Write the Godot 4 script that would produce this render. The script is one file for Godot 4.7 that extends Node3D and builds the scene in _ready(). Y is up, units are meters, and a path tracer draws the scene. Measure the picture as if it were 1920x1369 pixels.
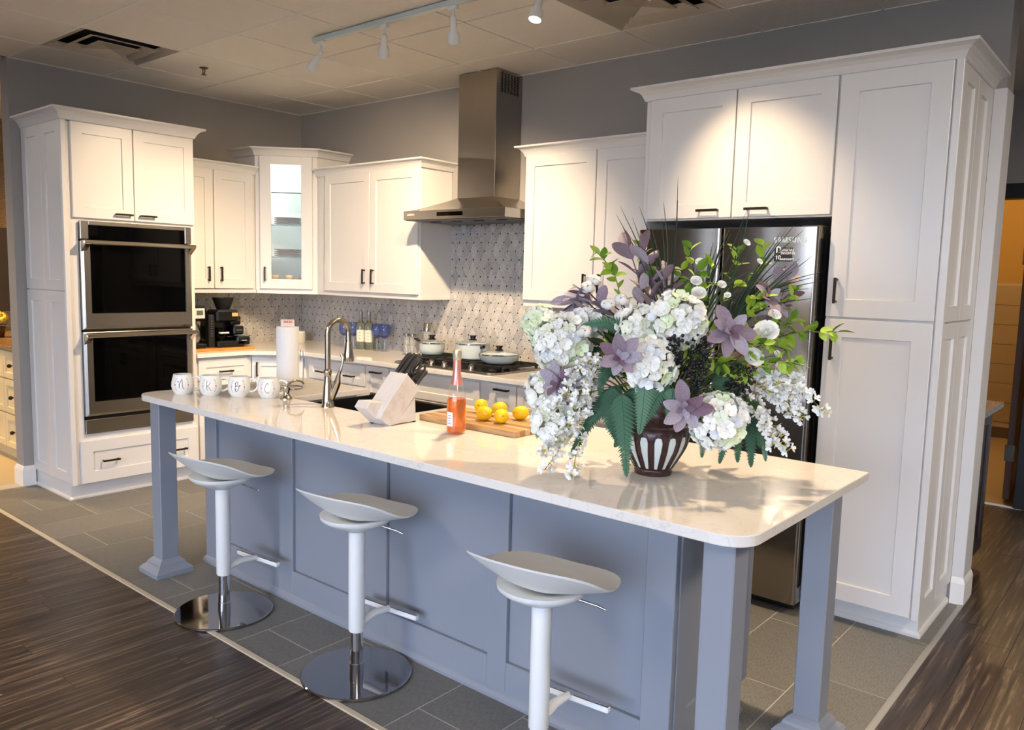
extends Node3D
# Showroom kitchen: back wall is the plane z = 0, oven wall is the plane x = 0, y up, metres.

const FPX := 1502.77
const CAM_AT := Vector3(6.0571, 1.5333, 4.294)
const CAM_EUL := Vector3(-0.1107, 0.6963, 0.0252)
const CH := 2.875        # ceiling height
const CT := 0.917        # counter top height
var M := {}
var taken := {}
var rng := RandomNumberGenerator.new()
var eye := Basis()
var cache := {}

# ---------------------------------------------------------------- mesh builder
class MB:
	var V := PackedVector3Array()
	var N := PackedVector3Array()
	var U := PackedVector2Array()
	var C := PackedColorArray()
	var I := PackedInt32Array()
	var col := Color.WHITE
	var xf := Transform3D()
	func tri(a: Vector3, b: Vector3, c: Vector3, na: Vector3, nb: Vector3, nc: Vector3) -> void:
		if (c - a).cross(b - a).dot(na + nb + nc) < 0.0:
			var t := b; b = c; c = t
			t = nb; nb = nc; nc = t
		var k := V.size()
		for q in [[a, na], [b, nb], [c, nc]]:
			V.append(xf * (q[0] as Vector3)); N.append((xf.basis * (q[1] as Vector3)).normalized()); C.append(col)
			U.append(Vector2(q[0].x, q[0].y))
		I.append_array([k, k + 1, k + 2])
	func quad(a: Vector3, b: Vector3, c: Vector3, d: Vector3, n: Vector3) -> void:
		tri(a, b, c, n, n, n); tri(a, c, d, n, n, n)
	func fquad(a: Vector3, b: Vector3, c: Vector3, d: Vector3) -> void:
		var n := (c - a).cross(b - d).normalized()
		quad(a, b, c, d, n)
	func quadn(a: Vector3, b: Vector3, c: Vector3, d: Vector3, na: Vector3, nb: Vector3, nc: Vector3, nd: Vector3) -> void:
		tri(a, b, c, na, nb, nc); tri(a, c, d, na, nc, nd)
	func box(c: Vector3, s: Vector3, b := 0.0) -> MB:
		var h := s * 0.5
		b = minf(b, minf(h.x, minf(h.y, h.z)) * 0.9)
		for i in 3:
			var j := (i + 1) % 3
			var k := (i + 2) % 3
			for si in [-1.0, 1.0]:
				var n := Vector3(); n[i] = si
				var o := Vector3(); o[i] = si * h[i]
				var u := Vector3(); u[j] = h[j] - b
				var w := Vector3(); w[k] = h[k] - b
				quad(c + o - u - w, c + o + u - w, c + o + u + w, c + o - u + w, n)
				if b > 0.0:
					for sj in [-1.0, 1.0]:
						var n2 := Vector3(); n2[i] = si; n2[j] = sj
						var p1 := Vector3(); p1[i] = si * h[i]; p1[j] = sj * (h[j] - b)
						var p2 := Vector3(); p2[i] = si * (h[i] - b); p2[j] = sj * h[j]
						quad(c + p1 - w, c + p1 + w, c + p2 + w, c + p2 - w, n2.normalized())
		if b > 0.0:
			for sx in [-1.0, 1.0]:
				for sy in [-1.0, 1.0]:
					for sz in [-1.0, 1.0]:
						var n3 := Vector3(sx, sy, sz).normalized()
						tri(c + Vector3(sx * h.x, sy * (h.y - b), sz * (h.z - b)), c + Vector3(sx * (h.x - b), sy * h.y, sz * (h.z - b)), c + Vector3(sx * (h.x - b), sy * (h.y - b), sz * h.z), n3, n3, n3)
		return self
	func span(a: Vector3, b: Vector3, bev := 0.0) -> MB:
		return box((a + b) * 0.5, (b - a).abs(), bev)
	func lathe(pr: Array, seg: int, at := Vector3.ZERO, sharp := 0.72) -> MB:
		var ns := []
		for i in pr.size() - 1:
			var d: Vector2 = pr[i + 1] - pr[i]
			ns.append(Vector2(d.y, -d.x).normalized() if d.length() > 1e-7 else Vector2(1, 0))
		for i in pr.size() - 1:
			var a: Vector2 = pr[i]
			var b: Vector2 = pr[i + 1]
			var na: Vector2 = ns[i]
			var nb: Vector2 = ns[i]
			if i > 0 and (ns[i - 1] as Vector2).dot(ns[i]) > sharp: na = ((ns[i - 1] as Vector2) + (ns[i] as Vector2)).normalized()
			if i < ns.size() - 1 and (ns[i + 1] as Vector2).dot(ns[i]) > sharp: nb = ((ns[i + 1] as Vector2) + (ns[i] as Vector2)).normalized()
			for s in seg:
				var t0 := TAU * s / seg
				var t1 := TAU * (s + 1) / seg
				var d0 := Vector3(cos(t0), 0, sin(t0))
				var d1 := Vector3(cos(t1), 0, sin(t1))
				var y0 := Vector3(0, a.y, 0)
				var y1 := Vector3(0, b.y, 0)
				var u := Vector3.UP
				if a.x > 1e-6: tri(at + d0 * a.x + y0, at + d1 * a.x + y0, at + d1 * b.x + y1, d0 * na.x + u * na.y, d1 * na.x + u * na.y, d1 * nb.x + u * nb.y)
				if b.x > 1e-6: tri(at + d0 * a.x + y0, at + d1 * b.x + y1, at + d0 * b.x + y1, d0 * na.x + u * na.y, d1 * nb.x + u * nb.y, d0 * nb.x + u * nb.y)
		return self
	func tube(pts: Array, rad, seg := 8, cap := true) -> MB:
		var f := Vector3.ZERO
		var rings := []
		for i in pts.size():
			var t: Vector3 = ((pts[mini(i + 1, pts.size() - 1)] as Vector3) - (pts[maxi(i - 1, 0)] as Vector3)).normalized()
			if i == 0:
				f = t.cross(Vector3.UP if absf(t.y) < 0.9 else Vector3.RIGHT).normalized()
			else:
				f = (f - t * f.dot(t)).normalized()
			var g := t.cross(f)
			var r: float = rad[i] if rad is Array else rad
			var ring := []
			for s in seg:
				var a := TAU * s / seg
				var d := f * cos(a) + g * sin(a)
				ring.append([(pts[i] as Vector3) + d * r, d])
			rings.append([ring, t])
		for i in pts.size() - 1:
			var A: Array = rings[i][0]
			var B: Array = rings[i + 1][0]
			for s in seg:
				var s2 := (s + 1) % seg
				quadn(A[s][0], A[s2][0], B[s2][0], B[s][0], A[s][1], A[s2][1], B[s2][1], B[s][1])
		if cap:
			for e in [0, pts.size() - 1]:
				var nn: Vector3 = rings[e][1] * (-1.0 if e == 0 else 1.0)
				for s in seg:
					tri(pts[e], rings[e][0][s][0], rings[e][0][(s + 1) % seg][0], nn, nn, nn)
		return self
	func prism(poly: PackedVector2Array, y0: float, y1: float, bev := 0.0, smooth_cos := 0.8) -> MB:
		# poly holds (x, z); walls are smoothed along gentle turns
		var n := poly.size()
		var area := 0.0
		for i in n:
			area += poly[i].cross(poly[(i + 1) % n])
		var sg := 1.0 if area > 0 else -1.0
		var en := []
		for i in n:
			var d := (poly[(i + 1) % n] - poly[i]).normalized()
			en.append(Vector2(d.y, -d.x) * sg)
		var inner := PackedVector2Array()
		for i in n:
			var m: Vector2 = (en[i] as Vector2) + (en[(i + n - 1) % n] as Vector2)
			var k := m.normalized()
			inner.append(poly[i] - k * bev / maxf(0.3, k.dot(en[i])))
		var ix := Geometry2D.triangulate_polygon(inner)
		for t in range(0, ix.size(), 3):
			for yy in [[y1, Vector3.UP], [y0, Vector3.DOWN]]:
				var a := inner[ix[t]]
				var b := inner[ix[t + 1]]
				var c := inner[ix[t + 2]]
				tri(Vector3(a.x, yy[0], a.y), Vector3(b.x, yy[0], b.y), Vector3(c.x, yy[0], c.y), yy[1], yy[1], yy[1])
		for i in n:
			var j := (i + 1) % n
			var na: Vector2 = en[i]
			var nb: Vector2 = en[i]
			if na.dot(en[(i + n - 1) % n]) > smooth_cos: na = (na + (en[(i + n - 1) % n] as Vector2)).normalized()
			if nb.dot(en[j]) > smooth_cos: nb = (nb + (en[j] as Vector2)).normalized()
			var a3 := Vector3(na.x, 0, na.y)
			var b3 := Vector3(nb.x, 0, nb.y)
			var pa := poly[i]
			var pb := poly[j]
			quadn(Vector3(pa.x, y0 + bev, pa.y), Vector3(pb.x, y0 + bev, pb.y), Vector3(pb.x, y1 - bev, pb.y), Vector3(pa.x, y1 - bev, pa.y), a3, b3, b3, a3)
			if bev > 0.0:
				var qa := inner[i]
				var qb := inner[j]
				for e in [[y1 - bev, y1, 1.0], [y0 + bev, y0, -1.0]]:
					var ua := (a3 + Vector3.UP * (e[2] as float)).normalized()
					var ub := (b3 + Vector3.UP * (e[2] as float)).normalized()
					quadn(Vector3(pa.x, e[0], pa.y), Vector3(pb.x, e[0], pb.y), Vector3(qb.x, e[1], qb.y), Vector3(qa.x, e[1], qa.y), ua, ub, ub, ua)
		return self
	func grid(P: Array, two_sided := false) -> MB:
		# P[i][j] points of a smooth sheet
		var nu := P.size()
		var nv: int = P[0].size()
		var nn := []
		for i in nu:
			var row := []
			for j in nv:
				var du: Vector3 = (P[mini(i + 1, nu - 1)][j] as Vector3) - (P[maxi(i - 1, 0)][j] as Vector3)
				var dv: Vector3 = (P[i][mini(j + 1, nv - 1)] as Vector3) - (P[i][maxi(j - 1, 0)] as Vector3)
				var n := du.cross(dv)
				row.append(n.normalized() if n.length() > 1e-12 else Vector3.UP)
			nn.append(row)
		for i in nu - 1:
			for j in nv - 1:
				quadn(P[i][j], P[i + 1][j], P[i + 1][j + 1], P[i][j + 1], nn[i][j], nn[i + 1][j], nn[i + 1][j + 1], nn[i][j + 1])
		return self
	func ball(c: Vector3, r: float, seg := 10, rows := 6, squash := Vector3.ONE) -> MB:
		for i in rows:
			for s in seg:
				var q := []
				for e in [[i, s], [i, s + 1], [i + 1, s + 1], [i + 1, s]]:
					var ph: float = PI * e[0] / rows
					var th: float = TAU * e[1] / seg
					q.append(Vector3(sin(ph) * cos(th), cos(ph), sin(ph) * sin(th)))
				if i > 0: tri(c + q[0] * r * squash, c + q[1] * r * squash, c + q[2] * r * squash, q[0] / squash, q[1] / squash, q[2] / squash)
				if i < rows - 1: tri(c + q[0] * r * squash, c + q[2] * r * squash, c + q[3] * r * squash, q[0] / squash, q[2] / squash, q[3] / squash)
				elif i == rows - 1 and i > 0: pass
		return self
	func crown(path: Array, side: float, prof: Array, y: float) -> MB:
		# mitred moulding: path of (x, z), prof of (out, up) from bottom to top; side picks the outward normal
		var nrm := []
		for i in path.size() - 1:
			var d: Vector2 = ((path[i + 1] as Vector2) - (path[i] as Vector2)).normalized()
			nrm.append(Vector2(-d.y, d.x) * side)
		var rows := []
		for i in path.size():
			var m: Vector2
			if i == 0: m = nrm[0]
			elif i == path.size() - 1: m = nrm[i - 1]
			else:
				var s: Vector2 = (nrm[i - 1] as Vector2) + (nrm[i] as Vector2)
				m = s.normalized() / maxf(0.2, s.normalized().dot(nrm[i]))
			var row := []
			for q in prof:
				var p: Vector2 = (path[i] as Vector2) + m * (q as Vector2).x
				row.append(Vector3(p.x, y + q.y, p.y))
			rows.append(row)
		for i in path.size() - 1:
			var o: Vector2 = nrm[i]
			for k in prof.size() - 1:
				var d2: Vector2 = (prof[k + 1] as Vector2) - (prof[k] as Vector2)
				var n := Vector3(o.x * d2.y, -d2.x, o.y * d2.y).normalized()
				quad(rows[i][k], rows[i + 1][k], rows[i + 1][k + 1], rows[i][k + 1], n)
		for e in [0, path.size() - 1]:
			var o2: Vector2 = nrm[0] if e == 0 else nrm[nrm.size() - 1]
			var en := Vector3(-o2.y, 0, o2.x)
			var ix := Geometry2D.triangulate_polygon(PackedVector2Array(prof))
			for t in range(0, ix.size(), 3):
				tri(rows[e][ix[t]], rows[e][ix[t + 1]], rows[e][ix[t + 2]], en, en, en)
		return self
	func door(w: float, h: float, t: float, rail := 0.068, rec := 0.009, at := Vector3.ZERO) -> MB:
		# shaker leaf: centred at (x, y), back at z = 0, front at z = t
		var hw := w * 0.5
		var hh := h * 0.5
		var b := 0.0022
		var iw := hw - rail
		var ih := hh - rail
		var o := at
		for s in [[-1, 0], [1, 0], [0, -1], [0, 1]]:
			var sx: float = s[0]
			var sy: float = s[1]
			if sx != 0:
				quad(o + Vector3(sx * hw, -hh, 0), o + Vector3(sx * hw, hh, 0), o + Vector3(sx * hw, hh - b, t - b), o + Vector3(sx * hw, -hh + b, t - b), Vector3(sx, 0, 0))
				quad(o + Vector3(sx * hw, -hh + b, t - b), o + Vector3(sx * hw, hh - b, t - b), o + Vector3(sx * (hw - b), hh - b, t), o + Vector3(sx * (hw - b), -hh + b, t), Vector3(sx, 0, 1).normalized())
				quad(o + Vector3(sx * (hw - b), -hh + b, t), o + Vector3(sx * (hw - b), hh - b, t), o + Vector3(sx * iw, ih, t), o + Vector3(sx * iw, -ih, t), Vector3(0, 0, 1))
				quad(o + Vector3(sx * iw, ih, t), o + Vector3(sx * iw, -ih, t), o + Vector3(sx * (iw - 0.003), -ih + 0.003, t - rec), o + Vector3(sx * (iw - 0.003), ih - 0.003, t - rec), Vector3(-sx, 0, 0.35).normalized())
			else:
				quad(o + Vector3(-hw, sy * hh, 0), o + Vector3(hw, sy * hh, 0), o + Vector3(hw - b, sy * hh, t - b), o + Vector3(-hw + b, sy * hh, t - b), Vector3(0, sy, 0))
				quad(o + Vector3(-hw + b, sy * hh, t - b), o + Vector3(hw - b, sy * hh, t - b), o + Vector3(hw - b, sy * (hh - b), t), o + Vector3(-hw + b, sy * (hh - b), t), Vector3(0, sy, 1).normalized())
				quad(o + Vector3(-hw + b, sy * (hh - b), t), o + Vector3(hw - b, sy * (hh - b), t), o + Vector3(iw, sy * ih, t), o + Vector3(-iw, sy * ih, t), Vector3(0, 0, 1))
				quad(o + Vector3(-iw, sy * ih, t), o + Vector3(iw, sy * ih, t), o + Vector3(iw - 0.003, sy * (ih - 0.003), t - rec), o + Vector3(-iw + 0.003, sy * (ih - 0.003), t - rec), Vector3(0, -sy, 0.35).normalized())
		var z := Vector3(0, 0, t - rec)
		quad(o + z + Vector3(-iw + 0.003, -ih + 0.003, 0), o + z + Vector3(iw - 0.003, -ih + 0.003, 0), o + z + Vector3(iw - 0.003, ih - 0.003, 0), o + z + Vector3(-iw + 0.003, ih - 0.003, 0), Vector3(0, 0, 1))
		quad(o + Vector3(-hw, -hh, 0), o + Vector3(hw, -hh, 0), o + Vector3(hw, hh, 0), o + Vector3(-hw, hh, 0), Vector3(0, 0, -1))
		return self
	func mesh() -> ArrayMesh:
		var a := []
		a.resize(Mesh.ARRAY_MAX)
		a[Mesh.ARRAY_VERTEX] = V
		a[Mesh.ARRAY_NORMAL] = N
		a[Mesh.ARRAY_TEX_UV] = U
		a[Mesh.ARRAY_COLOR] = C
		a[Mesh.ARRAY_INDEX] = I
		var m := ArrayMesh.new()
		m.add_surface_from_arrays(Mesh.PRIMITIVE_TRIANGLES, a)
		return m

# ---------------------------------------------------------------- nodes
func numbered(n: String) -> String:
	taken[n] = taken.get(n, -1) + 1
	return n if taken[n] == 0 else "%s_%03d" % [n, taken[n]]

func tag(o: Node, label: String, category: String, group := "") -> Node:
	o.set_meta("label", label)
	o.set_meta("category", category)
	if group: o.set_meta("group", group)
	return o

func thing(called: String, label: String, category: String, at := Vector3.ZERO, turn := 0.0, group := "") -> Node3D:
	var o := Node3D.new()
	o.name = numbered(called)
	add_child(o)
	o.position = at
	o.rotation.y = turn
	tag(o, label, category, group)
	return o

func structure(called: String, label := "", at := Vector3.ZERO) -> Node3D:
	var o := Node3D.new()
	o.name = called
	add_child(o)
	o.position = at
	o.set_meta("kind", "structure")
	if label: o.set_meta("label", label)
	return o

func part(m, called: String, mat: Material, parent: Node, at := Vector3.ZERO, basis := Basis()) -> MeshInstance3D:
	var o := MeshInstance3D.new()
	o.name = called
	o.mesh = m.mesh() if m is MB else m
	o.material_override = mat
	parent.add_child(o, true)
	o.transform = Transform3D(basis, at)
	return o

func single(m, called: String, mat: Material, label: String, category: String, at := Vector3.ZERO, basis := Basis(), group := "") -> MeshInstance3D:
	var o := part(m, numbered(called), mat, self, at, basis)
	tag(o, label, category, group)
	return o

func shell(m, called: String, mat: Material, label := "") -> MeshInstance3D:
	var o := part(m, called, mat, self)
	o.set_meta("kind", "structure")
	if label: o.set_meta("label", label)
	return o

func spot_px(u: float, v: float, d: float) -> Vector3:
	# a point at depth d along the ray of a pixel of the 1920 x 1369 photograph
	return CAM_AT + eye * (Vector3((u - 960.0) / FPX, -(v - 684.5) / FPX, -1.0) * d)

# ---------------------------------------------------------------- materials
func noise(seed_: int, freq: float, cols: Array, oct := 4, kind := FastNoiseLite.TYPE_SIMPLEX_SMOOTH, size := 512, normal := 0.0) -> NoiseTexture2D:
	var n := FastNoiseLite.new()
	n.seed = seed_
	n.noise_type = kind
	n.frequency = freq
	n.fractal_octaves = oct
	var t := NoiseTexture2D.new()
	t.width = size
	t.height = size
	t.seamless = true
	t.noise = n
	if normal > 0.0:
		t.as_normal_map = true
		t.bump_strength = normal
	elif cols:
		var g := Gradient.new()
		g.offsets = PackedFloat32Array(cols.map(func(c): return c[0]))
		g.colors = PackedColorArray(cols.map(func(c): return c[1]))
		t.color_ramp = g
	return t

func mat(c: Color, rough := 0.5, metal := 0.0) -> StandardMaterial3D:
	var m := StandardMaterial3D.new()
	m.albedo_color = c
	m.roughness = rough
	m.metallic = metal
	return m

func tri_tex(m: StandardMaterial3D, albedo: Texture2D, scale: Vector3, normal: Texture2D = null, ns := 1.0, off := Vector3.ZERO, world := true) -> StandardMaterial3D:
	m.uv1_triplanar = true
	m.uv1_world_triplanar = world
	m.uv1_scale = scale
	m.uv1_offset = off
	m.uv1_triplanar_sharpness = 4.0
	if albedo: m.albedo_texture = albedo
	if normal:
		m.normal_enabled = true
		m.normal_texture = normal
		m.normal_scale = ns
	return m

func grey(v: float) -> Color:
	return Color(v, v, v)

func make_materials() -> void:
	M.white = mat(Color(0.855, 0.848, 0.84), 0.34)
	M.white_in = mat(Color(0.90, 0.90, 0.89), 0.4)
	M.grey_paint = mat(Color(0.535, 0.555, 0.590), 0.42)
	M.wall = tri_tex(mat(Color(0.61, 0.595, 0.58), 0.85), null, Vector3(2, 2, 2), noise(3, 0.09, [], 3, FastNoiseLite.TYPE_SIMPLEX, 512, 3.0), 0.25)
	M.wall2 = mat(Color(0.62, 0.61, 0.60), 0.9)
	M.trim = mat(Color(0.93, 0.92, 0.90), 0.4)
	M.ceil = tri_tex(mat(Color(0.92, 0.895, 0.86), 0.95), noise(5, 0.22, [[0.0, grey(0.86)], [0.45, grey(1.0)], [1.0, grey(1.0)]], 3, FastNoiseLite.TYPE_SIMPLEX, 512), Vector3(2.2, 2.2, 2.2), noise(6, 0.2, [], 3, FastNoiseLite.TYPE_SIMPLEX, 512, 6.0), 0.35)
	M.tbar = mat(Color(0.90, 0.88, 0.85), 0.6)
	M.plenum = mat(Color(0.12, 0.11, 0.10), 0.9)
	M.steel = tri_tex(mat(Color(0.66, 0.635, 0.60), 0.24, 1.0), null, Vector3(0.8, 60, 0.8), noise(9, 0.06, [], 3, FastNoiseLite.TYPE_SIMPLEX, 512, 2.0), 0.10)
	M.steel_h = tri_tex(mat(Color(0.66, 0.64, 0.61), 0.22, 1.0), null, Vector3(60, 0.8, 60), noise(10, 0.06, [], 3, FastNoiseLite.TYPE_SIMPLEX, 512, 2.0), 0.08)
	M.nickel = mat(Color(0.72, 0.68, 0.61), 0.2, 1.0)
	M.chrome = mat(Color(0.80, 0.80, 0.81), 0.04, 1.0)
	M.chrome_dark = mat(Color(0.66, 0.655, 0.66), 0.06, 1.0)
	M.black_glass = mat(Color(0.012, 0.012, 0.013), 0.04)
	M.black_glass.metallic_specular = 0.22
	M.black = mat(Color(0.018, 0.018, 0.02), 0.28)
	M.black_matte = mat(Color(0.03, 0.03, 0.03), 0.6)
	M.iron = mat(Color(0.05, 0.042, 0.038), 0.45)
	M.bronze = mat(Color(0.20, 0.17, 0.145), 0.35, 0.75)
	M.dark = mat(Color(0.05, 0.05, 0.055), 0.5)
	M.fridge_steel = tri_tex(mat(Color(0.60, 0.575, 0.545), 0.17, 1.0), null, Vector3(60, 0.8, 0.8), noise(11, 0.06, [], 3, FastNoiseLite.TYPE_SIMPLEX, 512, 2.0), 0.05)
	M.fridge_side = mat(Color(0.20, 0.20, 0.21), 0.45)
	M.sink = mat(Color(0.45, 0.45, 0.45), 0.25, 1.0)
	var vein := noise(21, 0.006, [[0.0, grey(1.0)], [0.47, grey(1.0)], [0.498, Color(0.945, 0.94, 0.935)], [0.505, Color(0.955, 0.95, 0.945)], [0.53, grey(1.0)], [1.0, grey(0.985)]], 6, FastNoiseLite.TYPE_SIMPLEX_SMOOTH, 1024)
	M.quartz = tri_tex(mat(Color(0.885, 0.865, 0.84), 0.045), vein, Vector3(1.1, 1.1, 1.1))
	var mv := noise(22, 0.012, [[0.0, grey(0.82)], [0.4, grey(1.0)], [0.49, grey(0.80)], [0.56, grey(1.0)], [1.0, grey(0.9)]], 5, FastNoiseLite.TYPE_SIMPLEX_SMOOTH, 512)
	var tones := [Color(0.76, 0.75, 0.74), Color(0.70, 0.695, 0.69), Color(0.73, 0.72, 0.71), Color(0.64, 0.64, 0.645), Color(0.72, 0.71, 0.70), Color(0.68, 0.675, 0.67)]
	M.marble = []
	for i in tones.size():
		M.marble.append(tri_tex(mat(tones[i], 0.22), mv, Vector3(3, 3, 3), null, 1.0, Vector3(i * 0.37, i * 0.21, i * 0.53)))
	M.grout = mat(Color(0.80, 0.78, 0.755), 0.9)
	M.accent = mat(Color(0.05, 0.045, 0.045), 0.25)
	# floor
	var linen := noise(31, 0.03, [[0.0, grey(0.78)], [0.5, grey(0.95)], [1.0, grey(1.0)]], 4, FastNoiseLite.TYPE_SIMPLEX, 512)
	M.ftile = []
	for i in 4:
		var c := 0.475 + 0.012 * i
		M.ftile.append(tri_tex(mat(Color(c, c * 0.985, c * 0.94), 0.5), linen, Vector3(9, 9, 1.6), null, 1.0, Vector3(i * 0.31, 0, i * 0.17)))
	M.fgrout = mat(Color(0.74, 0.72, 0.68), 0.9)
	var wd := noise(41, 0.011, [[0.0, Color(0.19, 0.15, 0.125)], [0.30, Color(0.22, 0.175, 0.145)], [0.42, Color(0.30, 0.24, 0.20)], [0.48, Color(0.24, 0.19, 0.16)], [0.56, Color(0.36, 0.295, 0.245)], [0.61, Color(0.27, 0.215, 0.18)], [0.68, Color(0.42, 0.35, 0.285)], [0.73, Color(0.53, 0.465, 0.395)], [0.80, Color(0.35, 0.285, 0.235)], [1.0, Color(0.57, 0.50, 0.42)]], 5, FastNoiseLite.TYPE_SIMPLEX_SMOOTH, 1024)
	M.plank = []
	for i in 8:
		var k: float = [1.0, 0.86, 0.95, 0.80, 0.92, 1.0, 0.84, 0.97][i]
		M.plank.append(tri_tex(mat(Color(k, k, k * 0.99), 0.38), wd, Vector3(3.4, 3.4, 0.13), null, 1.0, Vector3(0.137 * i, 0, 0.211 * i)))
	M.strip = mat(Color(0.78, 0.73, 0.64), 0.45)
	M.cream_floor = mat(Color(0.74, 0.68, 0.57), 0.5)
	# objects
	M.seat = mat(Color(0.90, 0.895, 0.87), 0.45)
	M.stool_white = mat(Color(0.90, 0.905, 0.895), 0.35)
	M.block = tri_tex(mat(Color(0.86, 0.84, 0.825), 0.6), noise(51, 0.02, [[0.0, grey(0.92)], [0.5, grey(0.98)], [1.0, grey(1.0)]], 4, FastNoiseLite.TYPE_SIMPLEX, 512), Vector3(14, 1.5, 1.5), null, 1.0, Vector3.ZERO, false)
	M.knife = mat(Color(0.19, 0.19, 0.20), 0.35)
	M.board = []
	for i in 5:
		var cc: Color = [Color(0.78, 0.63, 0.44), Color(0.70, 0.53, 0.34), Color(0.84, 0.71, 0.53), Color(0.62, 0.45, 0.28), Color(0.76, 0.60, 0.41)][i]
		M.board.append(tri_tex(mat(cc, 0.45), noise(61 + i, 0.02, [[0.0, grey(0.82)], [0.6, grey(1.0)], [1.0, grey(1.0)]], 4, FastNoiseLite.TYPE_SIMPLEX, 256), Vector3(1.2, 10, 16)))
	M.oak = tri_tex(mat(Color(0.80, 0.55, 0.24), 0.4), noise(66, 0.02, [[0.0, grey(0.85)], [0.6, grey(1.0)], [1.0, grey(1.0)]], 4, FastNoiseLite.TYPE_SIMPLEX, 256), Vector3(14, 14, 1.2))
	M.lemon = tri_tex(mat(Color(0.96, 0.78, 0.05), 0.38), null, Vector3(12, 12, 12), noise(71, 0.06, [], 2, FastNoiseLite.TYPE_SIMPLEX, 256, 5.0), 0.4)
	M.lemon_tip = mat(Color(0.72, 0.60, 0.12), 0.6)
	M.ceramic = mat(Color(0.94, 0.94, 0.92), 0.15)
	M.ink = mat(Color(0.05, 0.05, 0.06), 0.4)
	M.pink = mat(Color(0.92, 0.62, 0.60), 0.5)
	M.sage = mat(Color(0.42, 0.48, 0.36), 0.5)
	M.paper = tri_tex(mat(Color(0.94, 0.935, 0.93), 0.9), null, Vector3(10, 10, 10), noise(75, 0.1, [], 2, FastNoiseLite.TYPE_SIMPLEX, 256, 4.0), 0.3)
	M.card = mat(Color(0.94, 0.86, 0.80), 0.8)
	M.card_ink = mat(Color(0.70, 0.20, 0.18), 0.6)
	M.foil = mat(Color(0.90, 0.60, 0.56), 0.28, 0.55)
	M.foil_s = mat(Color(0.80, 0.76, 0.66), 0.3, 0.6)
	M.label = mat(Color(0.90, 0.92, 0.93), 0.6)
	M.label_cream = mat(Color(0.90, 0.86, 0.78), 0.6)
	M.label_ink = mat(Color(0.42, 0.50, 0.62), 0.6)
	M.glass = glass(Color(1, 1, 1), 0.015)
	M.glass.metallic_specular = 0.2
	M.glass_green = solid_glass(Color(0.93, 0.96, 0.86), 0.04)
	M.glass_blue = solid_glass(Color(0.66, 0.74, 0.95), 0.07)
	M.glass_shelf = glass(Color(0.70, 0.86, 0.80), 0.08)
	M.glass_edge = mat(Color(0.10, 0.22, 0.20), 0.15)
	M.rose_wine = solid_glass(Color(1.0, 0.58, 0.16), 0.30, 0.034)
	M.enamel = mat(Color(0.78, 0.83, 0.83), 0.22)
	M.plate = mat(Color(0.80, 0.78, 0.72), 0.3)
	M.plate_rim = mat(Color(0.42, 0.34, 0.22), 0.35)
	M.vase = tri_tex(mat(Color(0.29, 0.20, 0.18), 0.32), noise(81, 0.03, [[0.0, Color(0.45, 0.4, 0.4)], [0.5, grey(0.9)], [1.0, Color(1.0, 0.92, 0.88)]], 4, FastNoiseLite.TYPE_SIMPLEX, 256), Vector3(6, 6, 6))
	M.vase_light = mat(Color(0.82, 0.86, 0.85), 0.35)
	# flowers
	M.floret = [leafy(Color(0.96, 0.96, 0.93)), leafy(Color(0.93, 0.945, 0.87)), leafy(Color(0.90, 0.94, 0.80)), leafy(Color(0.93, 0.94, 0.95))]
	M.floret_eye = mat(Color(0.72, 0.80, 0.42), 0.7)
	M.mauve = []
	var fuzz := noise(85, 0.05, [[0.0, grey(0.84)], [0.5, grey(0.97)], [1.0, grey(1.0)]], 3, FastNoiseLite.TYPE_SIMPLEX, 256)
	for c in [Color(0.57, 0.50, 0.56), Color(0.64, 0.58, 0.63), Color(0.49, 0.38, 0.44), Color(0.67, 0.635, 0.69)]:
		M.mauve.append(tri_tex(leafy(c), fuzz, Vector3(9, 9, 9)))
	M.fern = [leafy(Color(0.27, 0.43, 0.33)), leafy(Color(0.36, 0.51, 0.42)), leafy(Color(0.20, 0.36, 0.27))]
	M.lime = [leafy(Color(0.56, 0.68, 0.18)), leafy(Color(0.66, 0.76, 0.30)), leafy(Color(0.38, 0.53, 0.15))]
	M.green = leafy(Color(0.16, 0.28, 0.10))
	M.blade = [leafy(Color(0.13, 0.21, 0.13)), leafy(Color(0.17, 0.27, 0.17)), leafy(Color(0.10, 0.16, 0.11))]
	M.stem = mat(Color(0.25, 0.33, 0.14), 0.6)
	M.twig = mat(Color(0.24, 0.15, 0.10), 0.8)
	M.berry = mat(Color(0.06, 0.065, 0.11), 0.35)
	M.cotton = mat(Color(0.93, 0.92, 0.90), 1.0)
	M.husk = mat(Color(0.30, 0.15, 0.10), 0.8)
	M.rose = leafy(Color(0.95, 0.95, 0.92))
	M.spray = leafy(Color(0.95, 0.95, 0.93))
	M.yellow_bud = mat(Color(0.80, 0.76, 0.30), 0.7)
	# neighbours
	M.cream = mat(Color(0.86, 0.80, 0.64), 0.4)
	M.granite = tri_tex(mat(Color(0.9, 0.85, 0.75), 0.15), noise(91, 0.05, [[0.0, Color(0.18, 0.12, 0.08)], [0.45, Color(0.50, 0.38, 0.25)], [0.6, Color(0.78, 0.66, 0.46)], [1.0, Color(0.9, 0.82, 0.66)]], 4, FastNoiseLite.TYPE_SIMPLEX, 512), Vector3(3, 3, 3))
	M.granite2 = tri_tex(mat(Color(0.75, 0.75, 0.76), 0.2), noise(92, 0.05, [[0.0, grey(0.3)], [0.5, grey(0.75)], [1.0, grey(1.0)]], 4, FastNoiseLite.TYPE_SIMPLEX, 256), Vector3(4, 4, 4))
	M.espresso = mat(Color(0.12, 0.075, 0.085), 0.3)
	M.ochre = mat(Color(0.72, 0.55, 0.27), 0.85)
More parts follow.
